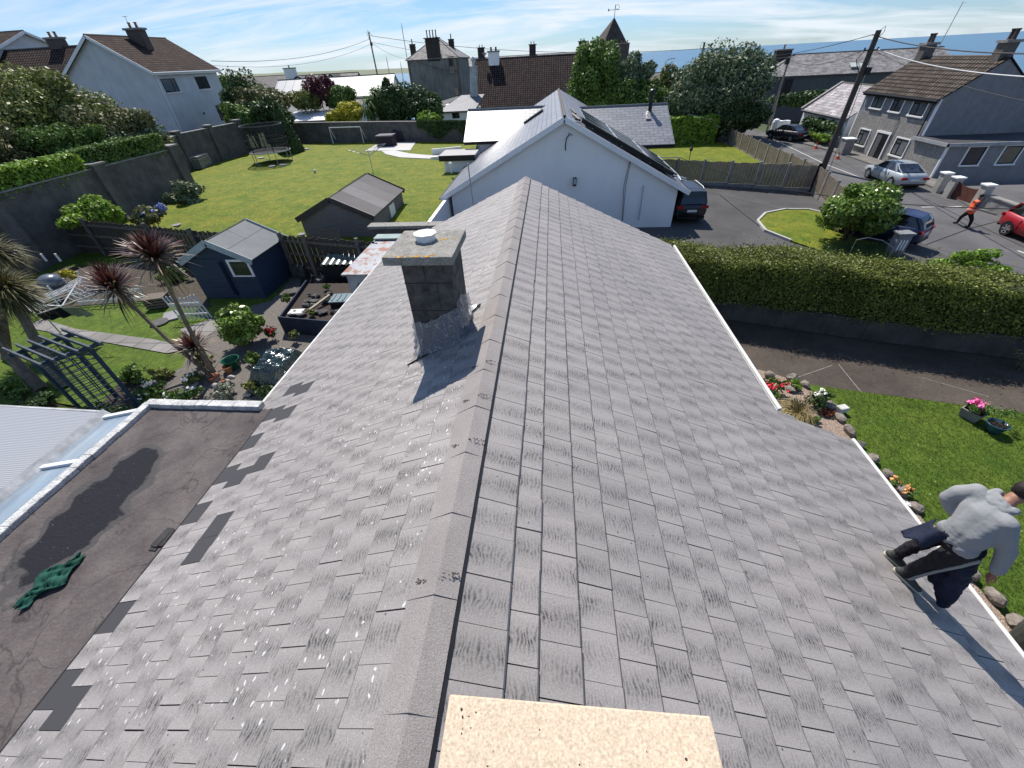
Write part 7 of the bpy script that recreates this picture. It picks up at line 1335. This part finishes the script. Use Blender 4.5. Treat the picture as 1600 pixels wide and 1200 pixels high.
# green bucket, terracotta pots
p=G(367,575); t=thing('bucket','large green flexible bucket near the cordyline stems','bucket',(p[0],p[1],-4.4)); b=MB(); b.lathe((p[0],p[1],-4.4),[(.17,0),(.24,.33),(.26,.34),(.24,.335),(.225,.30),(.16,.03)],20); b.build('bucket',mat('green_plastic',(.01,.10,.06),rough=.35,var=.15),t,smooth=True); b=MB(); b.lathe((p[0],p[1],-4.36),[(.16,0),(.16,.01)],12); b.build('contents',MATS['soil'],t)
for k,(px,py,s,til,lb) in enumerate([(345,590,.11,1,'terracotta pot lying on its side with its mouth toward us'),(360,583,.13,0,'upright terracotta pot behind the lying one'),(335,597,.09,0,'small terracotta pot nearest the flat roof'),(352,600,.07,0,'little clay pot beside the white stones')]):
    p=G(px,py); t=thing('clay_pot',lb,'plant pot',(p[0],p[1],-4.38)); b=MB(); b.lathe((0,0,0),[(s*.65,0),(s*.95,s*1.5),(s*1.1,s*1.5),(s*1.1,s*1.8),(s*.95,s*1.8),(s*.85,s*1.4)],16); o=b.build('pot',M_clay,t,world=False)
    if til: t.rotation_euler=(R(80),0,R(-20)); t.location.z+=s
for k in range(14):
    px,py=random.Random(k).uniform(268,420),random.Random(k+50).uniform(588,620); p=G(px,py); b=MB(); b.blob((p[0],p[1],-4.34),(random.Random(k).uniform(.06,.14),.08,.05),.2,2,k+5); tag(b.build('garden_stone',mat('pale_stone',(.38,.36,.33),var=.35,scale=8,bump=.5)),'pale rounded stone among the plants beside the flat roof','stone','pale stones in the planting beside the flat roof')
# garden bits under dark tarpaulin
p=(G(400,592,-4.0)+G(470,545,-4.0))/2; t=thing('covered_stack','garden stack under a glossy dark green plastic sheet beside the eave','covered stack',(-7.1,8.75,-4.4)); 
bm=bmesh.new(); G_=[]; nx,ny=34,24; g_=random.Random(3)
for i in range(nx+1):
    r_=[]
    for j in range(ny+1):
        u=i/nx*2-1;v=j/ny*2-1; e=max(abs(u),abs(v)); h=.72*(1-max(0,(e-.55)/.45)**.8)+.02+.05*math.sin(u*9+v*5)*math.cos(v*11-u*3)+g_.uniform(-.02,.02)+.10*v; x=-7.15+u*.80*(1+.05*math.sin(v*7)); y=8.70+v*.85*(1+.05*math.sin(u*8)); r_.append(bm.verts.new((x+7.1,y-8.75,max(.02,h))))
    G_.append(r_)
for i in range(nx):
    for j in range(ny): bm.faces.new((G_[i][j],G_[i+1][j],G_[i+1][j+1],G_[i][j+1]))
me=bpy.data.meshes.new('plastic_cover'); bm.to_mesh(me); bm.free(); me.materials.append(mat('dark_tarp',(.015,.03,.026),rough=.14,var=.5,scale=5,bump=1,bscale=9,spec=.9)); o=bpy.data.objects.new('plastic_cover',me); C.objects.link(o); o.parent=t
# navy planter wall with soil, rubble, compost bins, rusty box
t=thing('raised_bed','navy blue board raised bed holding soil and rubble next to the eave','raised bed',(-7.4,11.5,-4.4)); b=MB(); q0=G(434,495,-3.75);q1=G(524,499,-3.75)
b.beam((q0[0],q0[1],-4.1),(q1[0]+.4,q1[1]-.2,-4.1),.05,.72); b.beam((q0[0],q0[1],-4.1),(q0[0]-.5,q0[1]+3.0,-4.1),.05,.6); b.build('board',mat('navy_board',(.02,.03,.05),var=.3,scale=4),t)
b=MB(); b.poly([(q0[0],q0[1]),(q1[0]+.4,q1[1]-.2),(q1[0]+.4,q1[1]+3.2),(q0[0]-.5,q0[1]+3.0)],-4.4,-3.95); b.build('soil',MATS['soil'],t)
M_dk=mat('rubble',(.09,.085,.08),var=.6,scale=9,bump=.8)
for k in range(34):
    g_=random.Random(k+90); b=MB(); x=g_.uniform(q0[0]+.1,q1[0]+.1); y=q0[1]+g_.uniform(.2,2.2); b.blob((x,y,-3.88),(g_.uniform(.07,.2),g_.uniform(.07,.16),.07),.25,1,k); tag(b.build('rubble_stone',M_dk),'dark broken stone lying on the soil of the navy raised bed','stone','rubble in the raised bed')
for k,(px,py,m,r,lb) in enumerate([(450,470,L_mid,.28,'weedy green tuft on the far left of the navy raised bed'),(487,492,L_olive,.16,'small weed in the front of the raised bed'),(455,515,L_olive,.2,'sparse olive shrub in front of the navy boards'),(512,452,L_mid,.16,'little weed beside the flat lidded bin')]):
    c=G(px,py,-3.9); bush('weed',lb,'plant',(c[0],c[1],-3.8 if k!=2 else -4.1),(r,r*.8,r*.6),260,.05,m,seed=130+k)
for k,(px,py,ang_,sz,lb) in enumerate([(455,452,.4,(.9,.5,.10),'dark board lying flat beside the blue shed'),(480,445,-.6,(.14,1.1,.08),'old dark timber lying at the back of the yard'),(505,440,.9,(.5,.4,.35),'dark crate standing behind the raised bed'),(470,425,.1,(.6,.5,.5),'dark box standing between the blue shed and the fence')]):
    c=G(px,py,-4.2); b=MB(); b.boxr((c[0],c[1],-4.36+sz[2]/2),*sz,ang_); tag(b.build('yard_box' if k>1 else 'old_board',MATS['rubble'],bevel=.01),lb,'box' if k>1 else 'board')
p=G(463,487,-3.85); b=MB(); b.boxr((p[0],p[1],-3.86),.5,.34,.06,.1); tag(b.build('paving_slab',mat('white_slab',(.55,.55,.52),var=.1)),'bright white slab on top of the rubble in the raised bed','slab')
p=G(500,475,-3.85); b=MB(); b.boxr((p[0],p[1],-3.80),.09,1.0,.07,-.45,.15); tag(b.build('timber_offcut',mat('pale_timber',(.33,.29,.22),var=.2)),'pale timber offcut leaning over the rubble','timber')
# composter row: ribbed translucent lid bin, water butt box
t=thing('storage_bin','dark bin with a curved ribbed pale green lid beside the rusty roofed box','storage bin',(-8.0,14.9,-4.4)); c0=G(505,408,-3.35);c1=G(556,403,-3.35); mdl=(c0+c1)/2; b=MB(); b.box(c0[0],c1[0]+.1,mdl[1]-.45,mdl[1]+.2,-4.4,-3.45); b.build('bin',M_black,t); b=MB(); wd=(c1[0]+.12-c0[0])/5
for k in range(5):
    x0=c0[0]+k*wd; pts=[]
    for j in range(7): a=math.pi*j/6; pts.append((x0+wd/2-wd*.5*math.cos(a),.10*math.sin(a)))
    for j in range(6): b.face([(pts[j][0],mdl[1]-.5,-3.43+pts[j][1]),(pts[j+1][0],mdl[1]-.5,-3.43+pts[j+1][1]),(pts[j+1][0],mdl[1]+.25,-3.30+pts[j+1][1]),(pts[j][0],mdl[1]+.25,-3.30+pts[j][1])])
b.build('lid',mat('ribbed_lid',(.13,.16,.155),rough=.3,var=.15),t)
t=thing('storage_bin','low dark bin with a flat pale blue lid next to the rusty roofed box','storage bin',(-7.2,12.4,-4.4)); p=G(534,464,-3.7); b=MB(); b.boxr((p[0],p[1],-4.08),.75,.6,.64,.1); b.build('bin',M_black,t); b=MB(); b.boxr((p[0],p[1],-3.74),.8,.65,.04,.1); 
for k in range(4): b.boxr((p[0]-.3+k*.2,p[1],-3.71),.06,.5,.03,.1)
b.build('lid',mat('blue_lid',(.14,.20,.22),rough=.35),t)
def rustm():
    m=mat('rusting_sheet',(.30,.32,.34),rough=.5,var=.08,scale=2); t=m.node_tree; b=t.nodes['Principled BSDF']; src=b.inputs['Base Color'].links[0].from_socket; tcn=N(t,'ShaderNodeTexCoord'); n=N(t,'ShaderNodeTexNoise'); n.inputs['Scale'].default_value=2.3; n.inputs['Detail'].default_value=8; n.inputs['Roughness'].default_value=.75; t.links.new(tcn.outputs['Object'],n.inputs[0]); r=N(t,'ShaderNodeMapRange'); r.inputs[1].default_value=.50; r.inputs[2].default_value=.56; t.links.new(n.outputs[0],r.inputs[0]); mx_=N(t,'ShaderNodeMix',data_type='RGBA'); t.links.new(r.outputs[0],mx_.inputs[0]); t.links.new(src,mx_.inputs[6]); mx_.inputs[7].default_value=(.22,.07,.035,1); t.links.new(mx_.outputs[2],b.inputs['Base Color']); return m
t=thing('metal_shed','small pale shed with a low rust stained sheet roof against the eave','shed',(-5.9,13.8,-4.4)); a_=G(538,425,-2.75); b_=G(592,376,-2.75); b=MB(); b.face([(a_[0]-.1,a_[1]-.1,-2.80),(a_[0]+2.6,a_[1]-.1,-2.80),(a_[0]+2.6,b_[1],-2.66),(b_[0]-.1,b_[1],-2.66)]); b.face([(a_[0]-.1,a_[1]-.1,-2.86),(a_[0]+2.6,a_[1]-.1,-2.86),(a_[0]+2.6,a_[1]-.1,-2.80),(a_[0]-.1,a_[1]-.1,-2.80)]); b.build('roof',rustm(),t); b=MB(); b.box(a_[0]+.02,a_[0]+2.4,a_[1],b_[1]-.1,-4.4,-2.87); b.build('wall',mat('pale_sheet',(.36,.38,.41),var=.25,scale=3,streak=.3),t); b=MB(); b.beam((a_[0]+.25,a_[1]-.02,-3.4),(a_[0]+.42,a_[1]-.02,-3.15),.03,.03); b.build('handle',M_black,t)
b=MB(); b.beam((b_[0]-.1,b_[1],-2.6),(b_[0]+2.6,b_[1],-2.6),.5,.05); b.build('roof_edge',mat('pale_green_trim',(.30,.36,.35)),t)
# pallet stack on the back lawn, small items
p=G(311,262,-3.5); t=thing('pallet_stack','stack of pallets and boards wrapped in plastic by the stepped wall','pallet stack',(p[0],p[1],-3.5)); 
for k in range(6): b=MB(); b.boxr((p[0],p[1],-3.4+k*.16),1.5,1.9,.10,.2); b.build('pallet',M_wood if k<4 else mat('pale_board',(.4,.37,.33)),t)
b=MB(); b.boxr((p[0],p[1],-3.1),1.56,1.96,.7,.2); b.build('wrap',M_plas,t)
# trampoline
tc_,ztr=VP((415,257),(405,192),-3.5); t=thing('trampoline','round trampoline with a dark safety net on the back lawn','trampoline',(tc_[0]+.2,tc_[1]+.6,-3.5)); cx,cy=tc_[0]+.1,tc_[1]+1.2; rT=1.65; b=MB(); ring=lambda r,z,m=28:[(cx+r*math.cos(2*math.pi*j/m),cy+r*math.sin(2*math.pi*j/m),z) for j in range(m+1)]
b.tube(ring(rT,-2.65),.04,6); b.build('frame',M_galv,t); b=MB(); b.lathe((cx,cy,-2.66),[(rT*.85,0),(rT*.85,.02)],28); b.build('jump_mat',M_black,t); b=MB(); i=len(b.v)
for j in range(28): a=ring(rT*.85,-2.63)[j:j+2];c=ring(rT,-2.62)[j:j+2]; b.face([a[0],a[1],c[1],c[0]])
b.build('edge_pad',mat('pad_grey',(.20,.20,.22),var=.3,scale=5),t); 
for k in range(6):
    a=k*math.pi/3+.2; x,y=cx+rT*math.cos(a),cy+rT*math.sin(a); b=MB(); b.tube([(x,y,-2.65),(x,y,-3.48),(x+.35*math.cos(a+1.57),y+.35*math.sin(a+1.57),-3.48)],.03,6); b.build('leg',M_galv,t); b=MB(); b.tube([(x,y,-2.65),(x*1.0,y,-.70)],.035,6); b.build('net_pole',M_black,t)
def netm():
    m=bpy.data.materials.new('net'); m.use_nodes=True; t_=m.node_tree; p_=t_.nodes['Principled BSDF']; p_.inputs['Base Color'].default_value=(.012,.014,.02,1); tr=N(t_,'ShaderNodeBsdfTransparent'); ms=N(t_,'ShaderNodeMixShader'); ms.inputs[0].default_value=.52; t_.links.new(tr.outputs[0],ms.inputs[1]); t_.links.new(p_.outputs[0],ms.inputs[2]); t_.links.new(ms.outputs[0],t_.nodes['Material Output'].inputs[0]); return m
b=MB(); lo=ring(rT,-2.62);hi=ring(rT,-.72)
for j in range(28): b.face([lo[j],lo[j+1],hi[j+1],hi[j]])
b.build('net',netm(),t); b=MB(); b.tube(hi,.045,6)
b.tube(ring(rT,-1.7),.02,5); b.tube(ring(rT,-2.15),.015,5); b.build('top_ring',mat('ring_grey',(.08,.08,.09)),t)
# goal
g0=G(526,223,-3.5)+[0,-.8,0];g1=G(573,222,-3.5)+[0,-.8,0]; zg=VP((526,226),(523,200),-3.5)[1]; t=thing('goal','small white football goal in front of the back wall','goal',((g0[0]+g1[0])/2,g0[1],-3.5)); b=MB()
b.tube([(g0[0],g0[1],-3.5),(g0[0],g0[1],zg),(g1[0],g1[1],zg),(g1[0],g1[1],-3.5)],.045,6)
for g_ in (g0,g1): b.tube([(g_[0],g_[1],zg),(g_[0]+.1,g_[1]+.9,-3.5)],.035,5)
b.build('frame',M_white,t)
# patio, curved path, boxes
b=MB(); b.poly([G(*q,-3.47)[:2] for q in [(570,236),(594,222.5),(650,222),(641,235),(612,235)]],-3.6,-3.46); M_pal=mat('pale_paving',(.50,.49,.47),var=.08,scale=4); struct('patio',b,M_pal); b=MB(); b.poly([G(*q,-3.47)[:2] for q in [(596,236),(617,235),(640,240),(676,243),(724,243),(724,247.5),(670,248),(625,246),(603,241)]],-3.6,-3.455); struct('garden_path',b,M_pal)
p,zt=VP((602,229),(602,211),-3.46); t=thing('storage_box','square dark storage box with a grey lid on the patio','storage box',(p[0],p[1]+.5,-3.46)); b=MB(); b.box(p[0]-.75,p[0]+.80,p[1],p[1]+1.3,-3.46,zt-.12); b.build('box',mat('dark_rattan',(.03,.025,.028),var=.3,scale=10),t); b=MB(); b.box(p[0]-.80,p[0]+.85,p[1]-.05,p[1]+1.35,zt-.12,zt-.02); b.build('lid',mat('lid_grey',(.16,.16,.17)),t)
p,zt=VP((625,222),(622,200),-3.46); t=thing('covered_barbecue','barbecue under a dark cover with a pale shiny top behind the storage box','barbecue',(p[0],p[1],-3.46)); b=MB(); i=0
for (z_,w_,d_) in ((-3.44,.95,.55),(-2.6,.9,.5),(zt-.45,.85,.45),(zt,.5,.30)): b.v+= [(p[0]-w_,p[1]+1-d_,z_),(p[0]+w_,p[1]+1-d_,z_),(p[0]+w_,p[1]+1+d_,z_),(p[0]-w_,p[1]+1+d_,z_)]
for L_ in (0,4,8):
    for k in range(4): b.f.append((L_+k,L_+(k+1)%4,L_+4+(k+1)%4,L_+4+k)); b.uv.append(None)
b.f.append((12,13,14,15)); b.uv.append(None); b.build('cover',mat('bbq_cover',(.022,.02,.035),rough=.35,var=.3,scale=5,bump=.6),t); b=MB(); b.boxr((p[0],p[1]+1,zt+.02),.9,.5,.05); b.build('cover_top',mat('shiny_top',(.35,.35,.38),rough=.2),t)
# rotary dryer (folded lines), ball, discs, post with lamp
p=G(583,269,-3.5); t=thing('rotary_dryer','grey rotary washing line standing on the back lawn behind the timber shed','clothes airer',(p[0],p[1],-3.5)); b=MB(); b.tube([p,p+[0,0,1.5]],.025,6); b.build('pole',M_galv,t); b=MB(); hb=p+np.array([0,0,1.1])
ee=[hb+np.array(v) for v in ((-1.6,.3,.35),(1.5,-.1,.75),(.3,1.5,.5),(-.2,-1.5,.5))]
for e in ee: b.tube([hb,e],.02,5)
for f in (.5,.75,.98):
    E=[hb+(e-hb)*f for e in (ee[0],ee[2],ee[1],ee[3])]
    for k in range(4): b.tube([E[k],E[(k+1)%4]],.007,4)
b.build('arm',M_galv,t)
p=G(492.5,270,-3.5); b=MB(); b.blob((p[0],p[1],-3.38),(.12,.12,.12),.0,2,1); o=tag(b.build('football',mat('ball_white',(.6,.6,.6),var=.3,scale=9),smooth=True),'white football lying on the back lawn','ball')
for k,(px,py) in enumerate(((425,260),(442,258),(408,247),(478,233))):
    p=G(px,py,-3.47); b=MB(); b.lathe(tuple(p),[(.30,0),(.28,.05)],12); tag(b.build('toy_disc',mat('toy_grey',(.35,.35,.35))),'flat pale grey disc on the lawn near the trampoline','disc','flat grey discs near the trampoline')
p=A(706,275,30); t=thing('post_light','short white garden light standing on the white retaining wall','garden light',(p[0],30,-3.25)); b=MB(); b.lathe((p[0],30,-3.25),[(.05,0),(.05,.35),(.10,.38),(.10,.6),(.13,.62),(.03,.7)],10); b.build('lamp',M_whiteP,t)
p=G(590,229,-3.46); b=MB(); b.tube([p,p+[-.05,0,1.9]],.04,6); tag(b.build('thin_post',M_darkwood),'thin dark post standing left of the storage box','post')
for k in range(5):
    px=592+k*9; c=A(px+20,188,50); 
# ================================================================ PEOPLE
def skin(name,chain,edges,m,parent,sub=2,root=0):
    bm=bmesh.new(); off=Vector((0,0,0)); q=parent
    while q is not None: off+=q.location; q=q.parent
    vs=[bm.verts.new(Vector(c[:3])-off) for c in chain]
    for a,c in edges: bm.edges.new((vs[a],vs[c]))
    me=bpy.data.meshes.new(name); bm.to_mesh(me); bm.free(); o=bpy.data.objects.new(name,me); C.objects.link(o)
    md=o.modifiers.new('skin','SKIN'); 
    for i,c in enumerate(chain):
        sv=me.skin_vertices[0].data[i]; rx,ry=(c[3],c[3]) if not isinstance(c[3],tuple) else c[3]; sv.radius=(rx,ry)
    me.skin_vertices[0].data[root].use_root=True; md.use_smooth_shade=True
    s=o.modifiers.new('sub','SUBSURF'); s.levels=sub; s.render_levels=sub; me.materials.append(m); o.parent=parent; return o
M_skin=mat('skin',(.30,.15,.10),rough=.5,var=.08,scale=6); M_hood=mat('grey_hoodie',(.25,.26,.265),rough=.95,var=.04,scale=7,bump=.3,bscale=9,fine=.08,fscale=140); M_trk=mat('black_trousers',(.012,.012,.014),rough=.8,var=.3,scale=8,bump=.5,bscale=16); M_hair=mat('dark_hair',(.018,.013,.011),rough=.7,var=.4,scale=40)
M_shoe=mat('shoe_dark',(.05,.055,.05),rough=.7,var=.4,scale=14); M_sole=mat('shoe_sole',(.45,.45,.36),rough=.7)
W=thing('person','person in a grey hoodie and black striped trousers walking on the right roof slope','person',(4.78,2.42,-2.08))
def flesh(name,chains,m,parent,vox=.012,smooth=6,folds=0,fsize=.09,flat=1.0):
    """closed limbs blended into one continuous surface"""
    bm=bmesh.new(); off=Vector((0,0,0)); q=parent
    while q is not None: off+=q.location; q=q.parent
    for ch in chains:
        for i in range(len(ch)-1):
            a=np.array(ch[i]);c=np.array(ch[i+1]); L=np.linalg.norm(c[:3]-a[:3]); n=max(1,int(L/(.3*min(a[3],c[3]))))
            for k in range(n+1):
                p=a+(c-a)*k/n; bmesh.ops.create_icosphere(bm,subdivisions=2,radius=float(p[3]),matrix=Matrix.Translation(Vector(p[:3].tolist())-off))
    me=bpy.data.meshes.new(name); bm.to_mesh(me); bm.free(); o=bpy.data.objects.new(name,me); C.objects.link(o); o.parent=parent; me.materials.append(m)
    r=o.modifiers.new('union','REMESH'); r.mode='VOXEL'; r.voxel_size=vox; r.use_smooth_shade=True
    sm=o.modifiers.new('smooth','SMOOTH'); sm.iterations=smooth; sm.factor=.6
    if folds:
        tx=bpy.data.textures.new(name+'_folds','CLOUDS'); tx.noise_scale=fsize; tx.noise_depth=2; d=o.modifiers.new('folds','DISPLACE'); d.texture=tx; d.strength=folds; d.mid_level=.5; d.texture_coords='LOCAL'
    return o
pel=(4.85,2.43,-1.25)
hd=np.array((5.185,2.585,-.665))
bd=flesh('body',[[(4.86,2.44,-1.20,.08),(4.93,2.49,-.93,.09),(5.03,2.535,-.80,.062),(5.085,2.555,-.755,.056),(5.115,2.565,-.73,.06)],[(*(hd+[-.01,0,.015]),.088),(*(hd+[.015,0,.03]),.084)],[(*(hd+[.035,0,-.03]),.064),(*(hd+[.06,0,-.055]),.045)],[(*(hd+[.09,0,0]),.018),(*(hd+[.105,0,-.02]),.013)],[(*(hd+[0,.088,-.01]),.016),(*(hd+[0,.09,.012]),.017)],[(*(hd+[0,-.088,-.01]),.016),(*(hd+[0,-.09,.012]),.017)]],M_skin,W,.008,3)
hr=flesh('hair',[[(*(hd+[-.030,0,.038]),.084),(*(hd+[.0,0,.050]),.084),(*(hd+[.03,0,.048]),.072)],[(*(hd+[-.045,-.02,.0]),.055),(*(hd+[-.045,.02,.0]),.055)]],M_hair,bd,.009,3,.006,.02)
b=MB()
for yy in (-.03,.03): b.blob(tuple(hd+[.083,yy,.015]),(.008,.011,.008),0,1,1)
b.build('eye',M_black,bd)
hood=[[(4.85,2.38,-1.22,.125),(4.87,2.37,-1.08,.128),(4.92,2.40,-.95,.128),(4.95,2.42,-.87,.105)],[(4.85,2.48,-1.22,.125),(4.87,2.49,-1.08,.128),(4.92,2.56,-.95,.13),(4.95,2.62,-.86,.10)],[(4.84,2.43,-1.24,.13),(4.86,2.44,-1.1,.14),(4.92,2.49,-.93,.145),(4.99,2.52,-.84,.11)],
 [(4.95,2.42,-.86,.095),(4.945,2.355,-.845,.088),(4.985,2.29,-.98,.084),(5.035,2.24,-1.11,.077),(5.045,2.20,-1.22,.070),(5.04,2.165,-1.31,.062),(5.035,2.155,-1.345,.045)],
 [(4.95,2.62,-.85,.095),(4.93,2.685,-.815,.085),(4.87,2.735,-.91,.080),(4.835,2.745,-1.01,.074),(4.86,2.68,-1.09,.064),(4.90,2.61,-1.13,.055)],
 [(4.84,2.33,-1.255,.105),(4.84,2.53,-1.255,.105)]]
flesh('hoodie',hood,M_hood,W,.010,8,.012,.15)
flesh('hood',[[(5.02,2.44,-.765,.040),(4.965,2.47,-.80,.058),(4.95,2.54,-.80,.064),(4.965,2.61,-.785,.056),(5.03,2.64,-.745,.040)],[(5.02,2.44,-.765,.036),(5.08,2.46,-.79,.030),(5.12,2.53,-.82,.026),(5.11,2.61,-.79,.028),(5.03,2.64,-.745,.036)],[(4.98,2.48,-.755,.03),(4.985,2.54,-.745,.034),(4.99,2.60,-.745,.03)]],M_hood,W,.008,3,.018,.06)
tr=[[(4.85,2.43,-1.24,.135),(4.855,2.34,-1.32,.112),(4.80,2.345,-1.47,.092),(4.755,2.36,-1.62,.075),(4.725,2.385,-1.80,.066),(4.705,2.40,-1.945,.062)],[(4.85,2.43,-1.24,.135),(4.87,2.52,-1.32,.110),(4.84,2.57,-1.47,.088),(4.82,2.59,-1.62,.073),(4.765,2.60,-1.80,.063),(4.735,2.605,-1.955,.058)]]
flesh('trousers',tr,M_trk,W,.010,4,.035,.06)
b=MB(); sp=[(4.93,2.225,-1.30),(4.89,2.232,-1.36),(4.845,2.243,-1.46),(4.80,2.268,-1.58),(4.775,2.285,-1.66),(4.755,2.305,-1.76),(4.73,2.325,-1.88),(4.715,2.330,-1.95)]
for i in range(len(sp)-1): b.beam(sp[i],np.array(sp[i+1])+(np.array(sp[i+1])-np.array(sp[i]))*.12,.05,.014,up=(0,-1,0.2))
b.build('trouser_stripe',mat('stripe_grey',(.25,.26,.26),var=.1),W,bevel=.004)
for (an,dx_) in (((4.70,2.40,-1.96),(.135,-.20)),((4.73,2.605,-1.98),(.15,-.17))):
    x,y,z=an; zf=lambda X:-TS*X+.032; d=np.array(dx_); d/=np.linalg.norm(d)
    P_=lambda k,h:(x+d[0]*k,y+d[1]*k,zf(x+d[0]*k)+h)
    s_=flesh('shoe',[[(*P_(-.04,.045),.046),(*P_(.03,.05),.050),(*P_(.09,.040),.044),(*P_(.165,.026),.034)],[(*P_(0,.06),.048),(*P_(-.01,.11),.045)]],M_shoe,W,.008,3)
    flesh('sole',[[(*P_(-.05,.014),.044),(*P_(.06,.012),.047),(*P_(.175,.008),.035)]],M_sole,s_,.008,2)
def hand(c,dirv,side,curl,parent,sc=1.0):
    c=np.array(c,float); d=np.array(dirv,float); d/=np.linalg.norm(d); s=np.array(side,float); s-=d*s.dot(d); s/=np.linalg.norm(s); k=np.cross(d,s); CH=[]
    for o_ in (-.024,-.008,.008,.024): CH.append([(*(c-d*.02+s*o_*.5),.018),(*(c+d*.07+s*o_),.014)])
    for i,(o_,L_) in enumerate(((-.030,.068),(-.010,.078),(.011,.074),(.030,.058))):
        p=c+d*.072+s*o_; dd=d.copy(); ch=[(*p,.0105)]
        for j in range(3):
            dd=dd+k*curl*(.45+.12*i); dd/=np.linalg.norm(dd); p=p+dd*L_/3*1.1; ch.append((*p,.0098-.0009*j))
        CH.append(ch)
    p=c+d*.01-s*.024; q=p+(d*.6-s*.7+k*.2)*.038; r=q+(d*.9-s*.15+k*.3)*.032; CH.append([(*p,.014),(*q,.0115),(*r,.0095)])
    return flesh('hand',CH,M_skin,parent,.0035,2)
hand((5.035,2.15,-1.37),(-.12,-.12,-1),(.4,1,0),.35,bd); hand((4.92,2.595,-1.14),(.7,-.5,-.3),(0,.3,1),.4,bd)
# navy jacket hanging from the waist
bm=bmesh.new(); G_=[]; nx,ny=18,12
for i in range(nx+1):
    r_=[]
    for j in range(ny+1):
        u=i/nx;v=j/ny; x=4.755-.15*v-.07*math.sin(u*3.1)+.014*math.sin(u*13+v*4)*v; y=2.42+.20*u+.05*v*(u-.5); z=-1.21-.24*v*(1-.25*math.sin(u*4+.4))+.02*math.sin(u*7); r_.append(bm.verts.new(Vector((x-.02,y,z))-W.location))
    G_.append(r_)
for i in range(nx):
    for j in range(ny): bm.faces.new((G_[i][j],G_[i+1][j],G_[i+1][j+1],G_[i][j+1]))
me=bpy.data.meshes.new('jacket'); bm.to_mesh(me); bm.free(); me.materials.append(mat('navy_jacket',(.010,.014,.036),rough=.75,var=.25,scale=9,bump=.4)); me.polygons.foreach_set('use_smooth',[True]*len(me.polygons)); o=bpy.data.objects.new('jacket',me); C.objects.link(o); o.parent=W; s=o.modifiers.new('thickness','SOLIDIFY'); s.thickness=.012
flesh('hanging_jacket',[[(4.96,2.36,-1.30,.085),(4.98,2.30,-1.6,.105),(5.0,2.22,-1.92,.10),(5.02,2.17,-2.10,.055)],[(4.93,2.42,-1.32,.08),(4.94,2.40,-1.62,.09),(4.96,2.33,-1.90,.08)]],MATS['navy_jacket'],W,.012,4,.05,.09)
# person in the hi-vis vest striding on the road
f=np.array(GR(1512,356)); H2=thing('person','person in an orange high visibility vest and dark trousers striding across the road','person',tuple(f))
up=lambda x,y,z:(f[0]+x,f[1]+y,f[2]+z)
flesh('body',[[(*up(-.30,.12,.90),.12),(*up(-.24,.16,1.32),.12),(*up(-.21,.18,1.44),.06),(*up(-.20,.18,1.50),.06)],[(*up(-.20,.18,1.56),.095),(*up(-.19,.18,1.60),.09)],[(*up(-.28,.02,1.02),.04),(*up(-.24,-.06,.90),.04)],[(*up(-.02,.26,1.02),.04),(*up(.02,.16,.90),.04)]],M_skin,H2,.02,3)
flesh('vest',[[(*up(-.30,.06,.86),.15),(*up(-.27,.08,1.10),.16),(*up(-.25,.10,1.30),.14)],[(*up(-.30,.16,.86),.15),(*up(-.27,.18,1.10),.16),(*up(-.25,.22,1.30),.14)]],mat('hivis_orange',(.85,.12,.03),rough=.7),H2,.02,4,.03)
b=MB(); b.lathe(up(-.295,.12,.92),[(.205,0),(.205,.07)],18); b.build('reflective_band',mat('band_pink',(.7,.35,.30)),H2)
flesh('sleeve',[[(*up(-.28,-.02,1.33),.075),(*up(-.36,-.12,1.15),.06),(*up(-.29,.0,1.02),.05)]],mat('navy_sleeve',(.02,.025,.06)),H2,.02); flesh('sleeve',[[(*up(-.18,.32,1.33),.075),(*up(-.04,.36,1.14),.06),(*up(-.02,.27,1.02),.05)]],MATS['navy_sleeve'],H2,.02)
flesh('trousers',[[(*up(-.30,.12,.86),.15),(*up(-.26,.06,.74),.115),(*up(-.08,-.02,.44),.085),(*up(.0,0,.12),.065)],[(*up(-.30,.12,.86),.15),(*up(-.30,.24,.74),.115),(*up(-.24,.50,.46),.085),(*up(-.06,.72,.14),.065)]],M_trk,H2,.02,4)
flesh('shoe',[[(*up(.02,0,.06),.06),(*up(-.16,.06,.05),.05)]],M_shoe,H2,.02); flesh('shoe',[[(*up(-.02,.76,.07),.06),(*up(-.18,.80,.05),.05)]],M_shoe,H2,.02)
flesh('cap',[[(*up(-.20,.18,1.64),.10),(*up(-.19,.18,1.66),.09)]],mat('cap_dark',(.03,.02,.02)),H2,.02)
# stub of clothing at the lower right corner: a dark wheeled bin edge seen below the eave
p=G(1592,985,-4.0); t=thing('wheelie_bin','dark ridged object cut off by the right edge below the eave','bin',(p[0]+.1,p[1],-4.4)); b=MB(); b.lathe((p[0]+.32,p[1]-.10,-4.4),[(.24,0),(.30,.5),(.33,.52),(.33,.56),(.05,.60)],20); b.build('bin',mat('bin_dark',(.05,.06,.055),rough=.6,var=.4,scale=8),t)
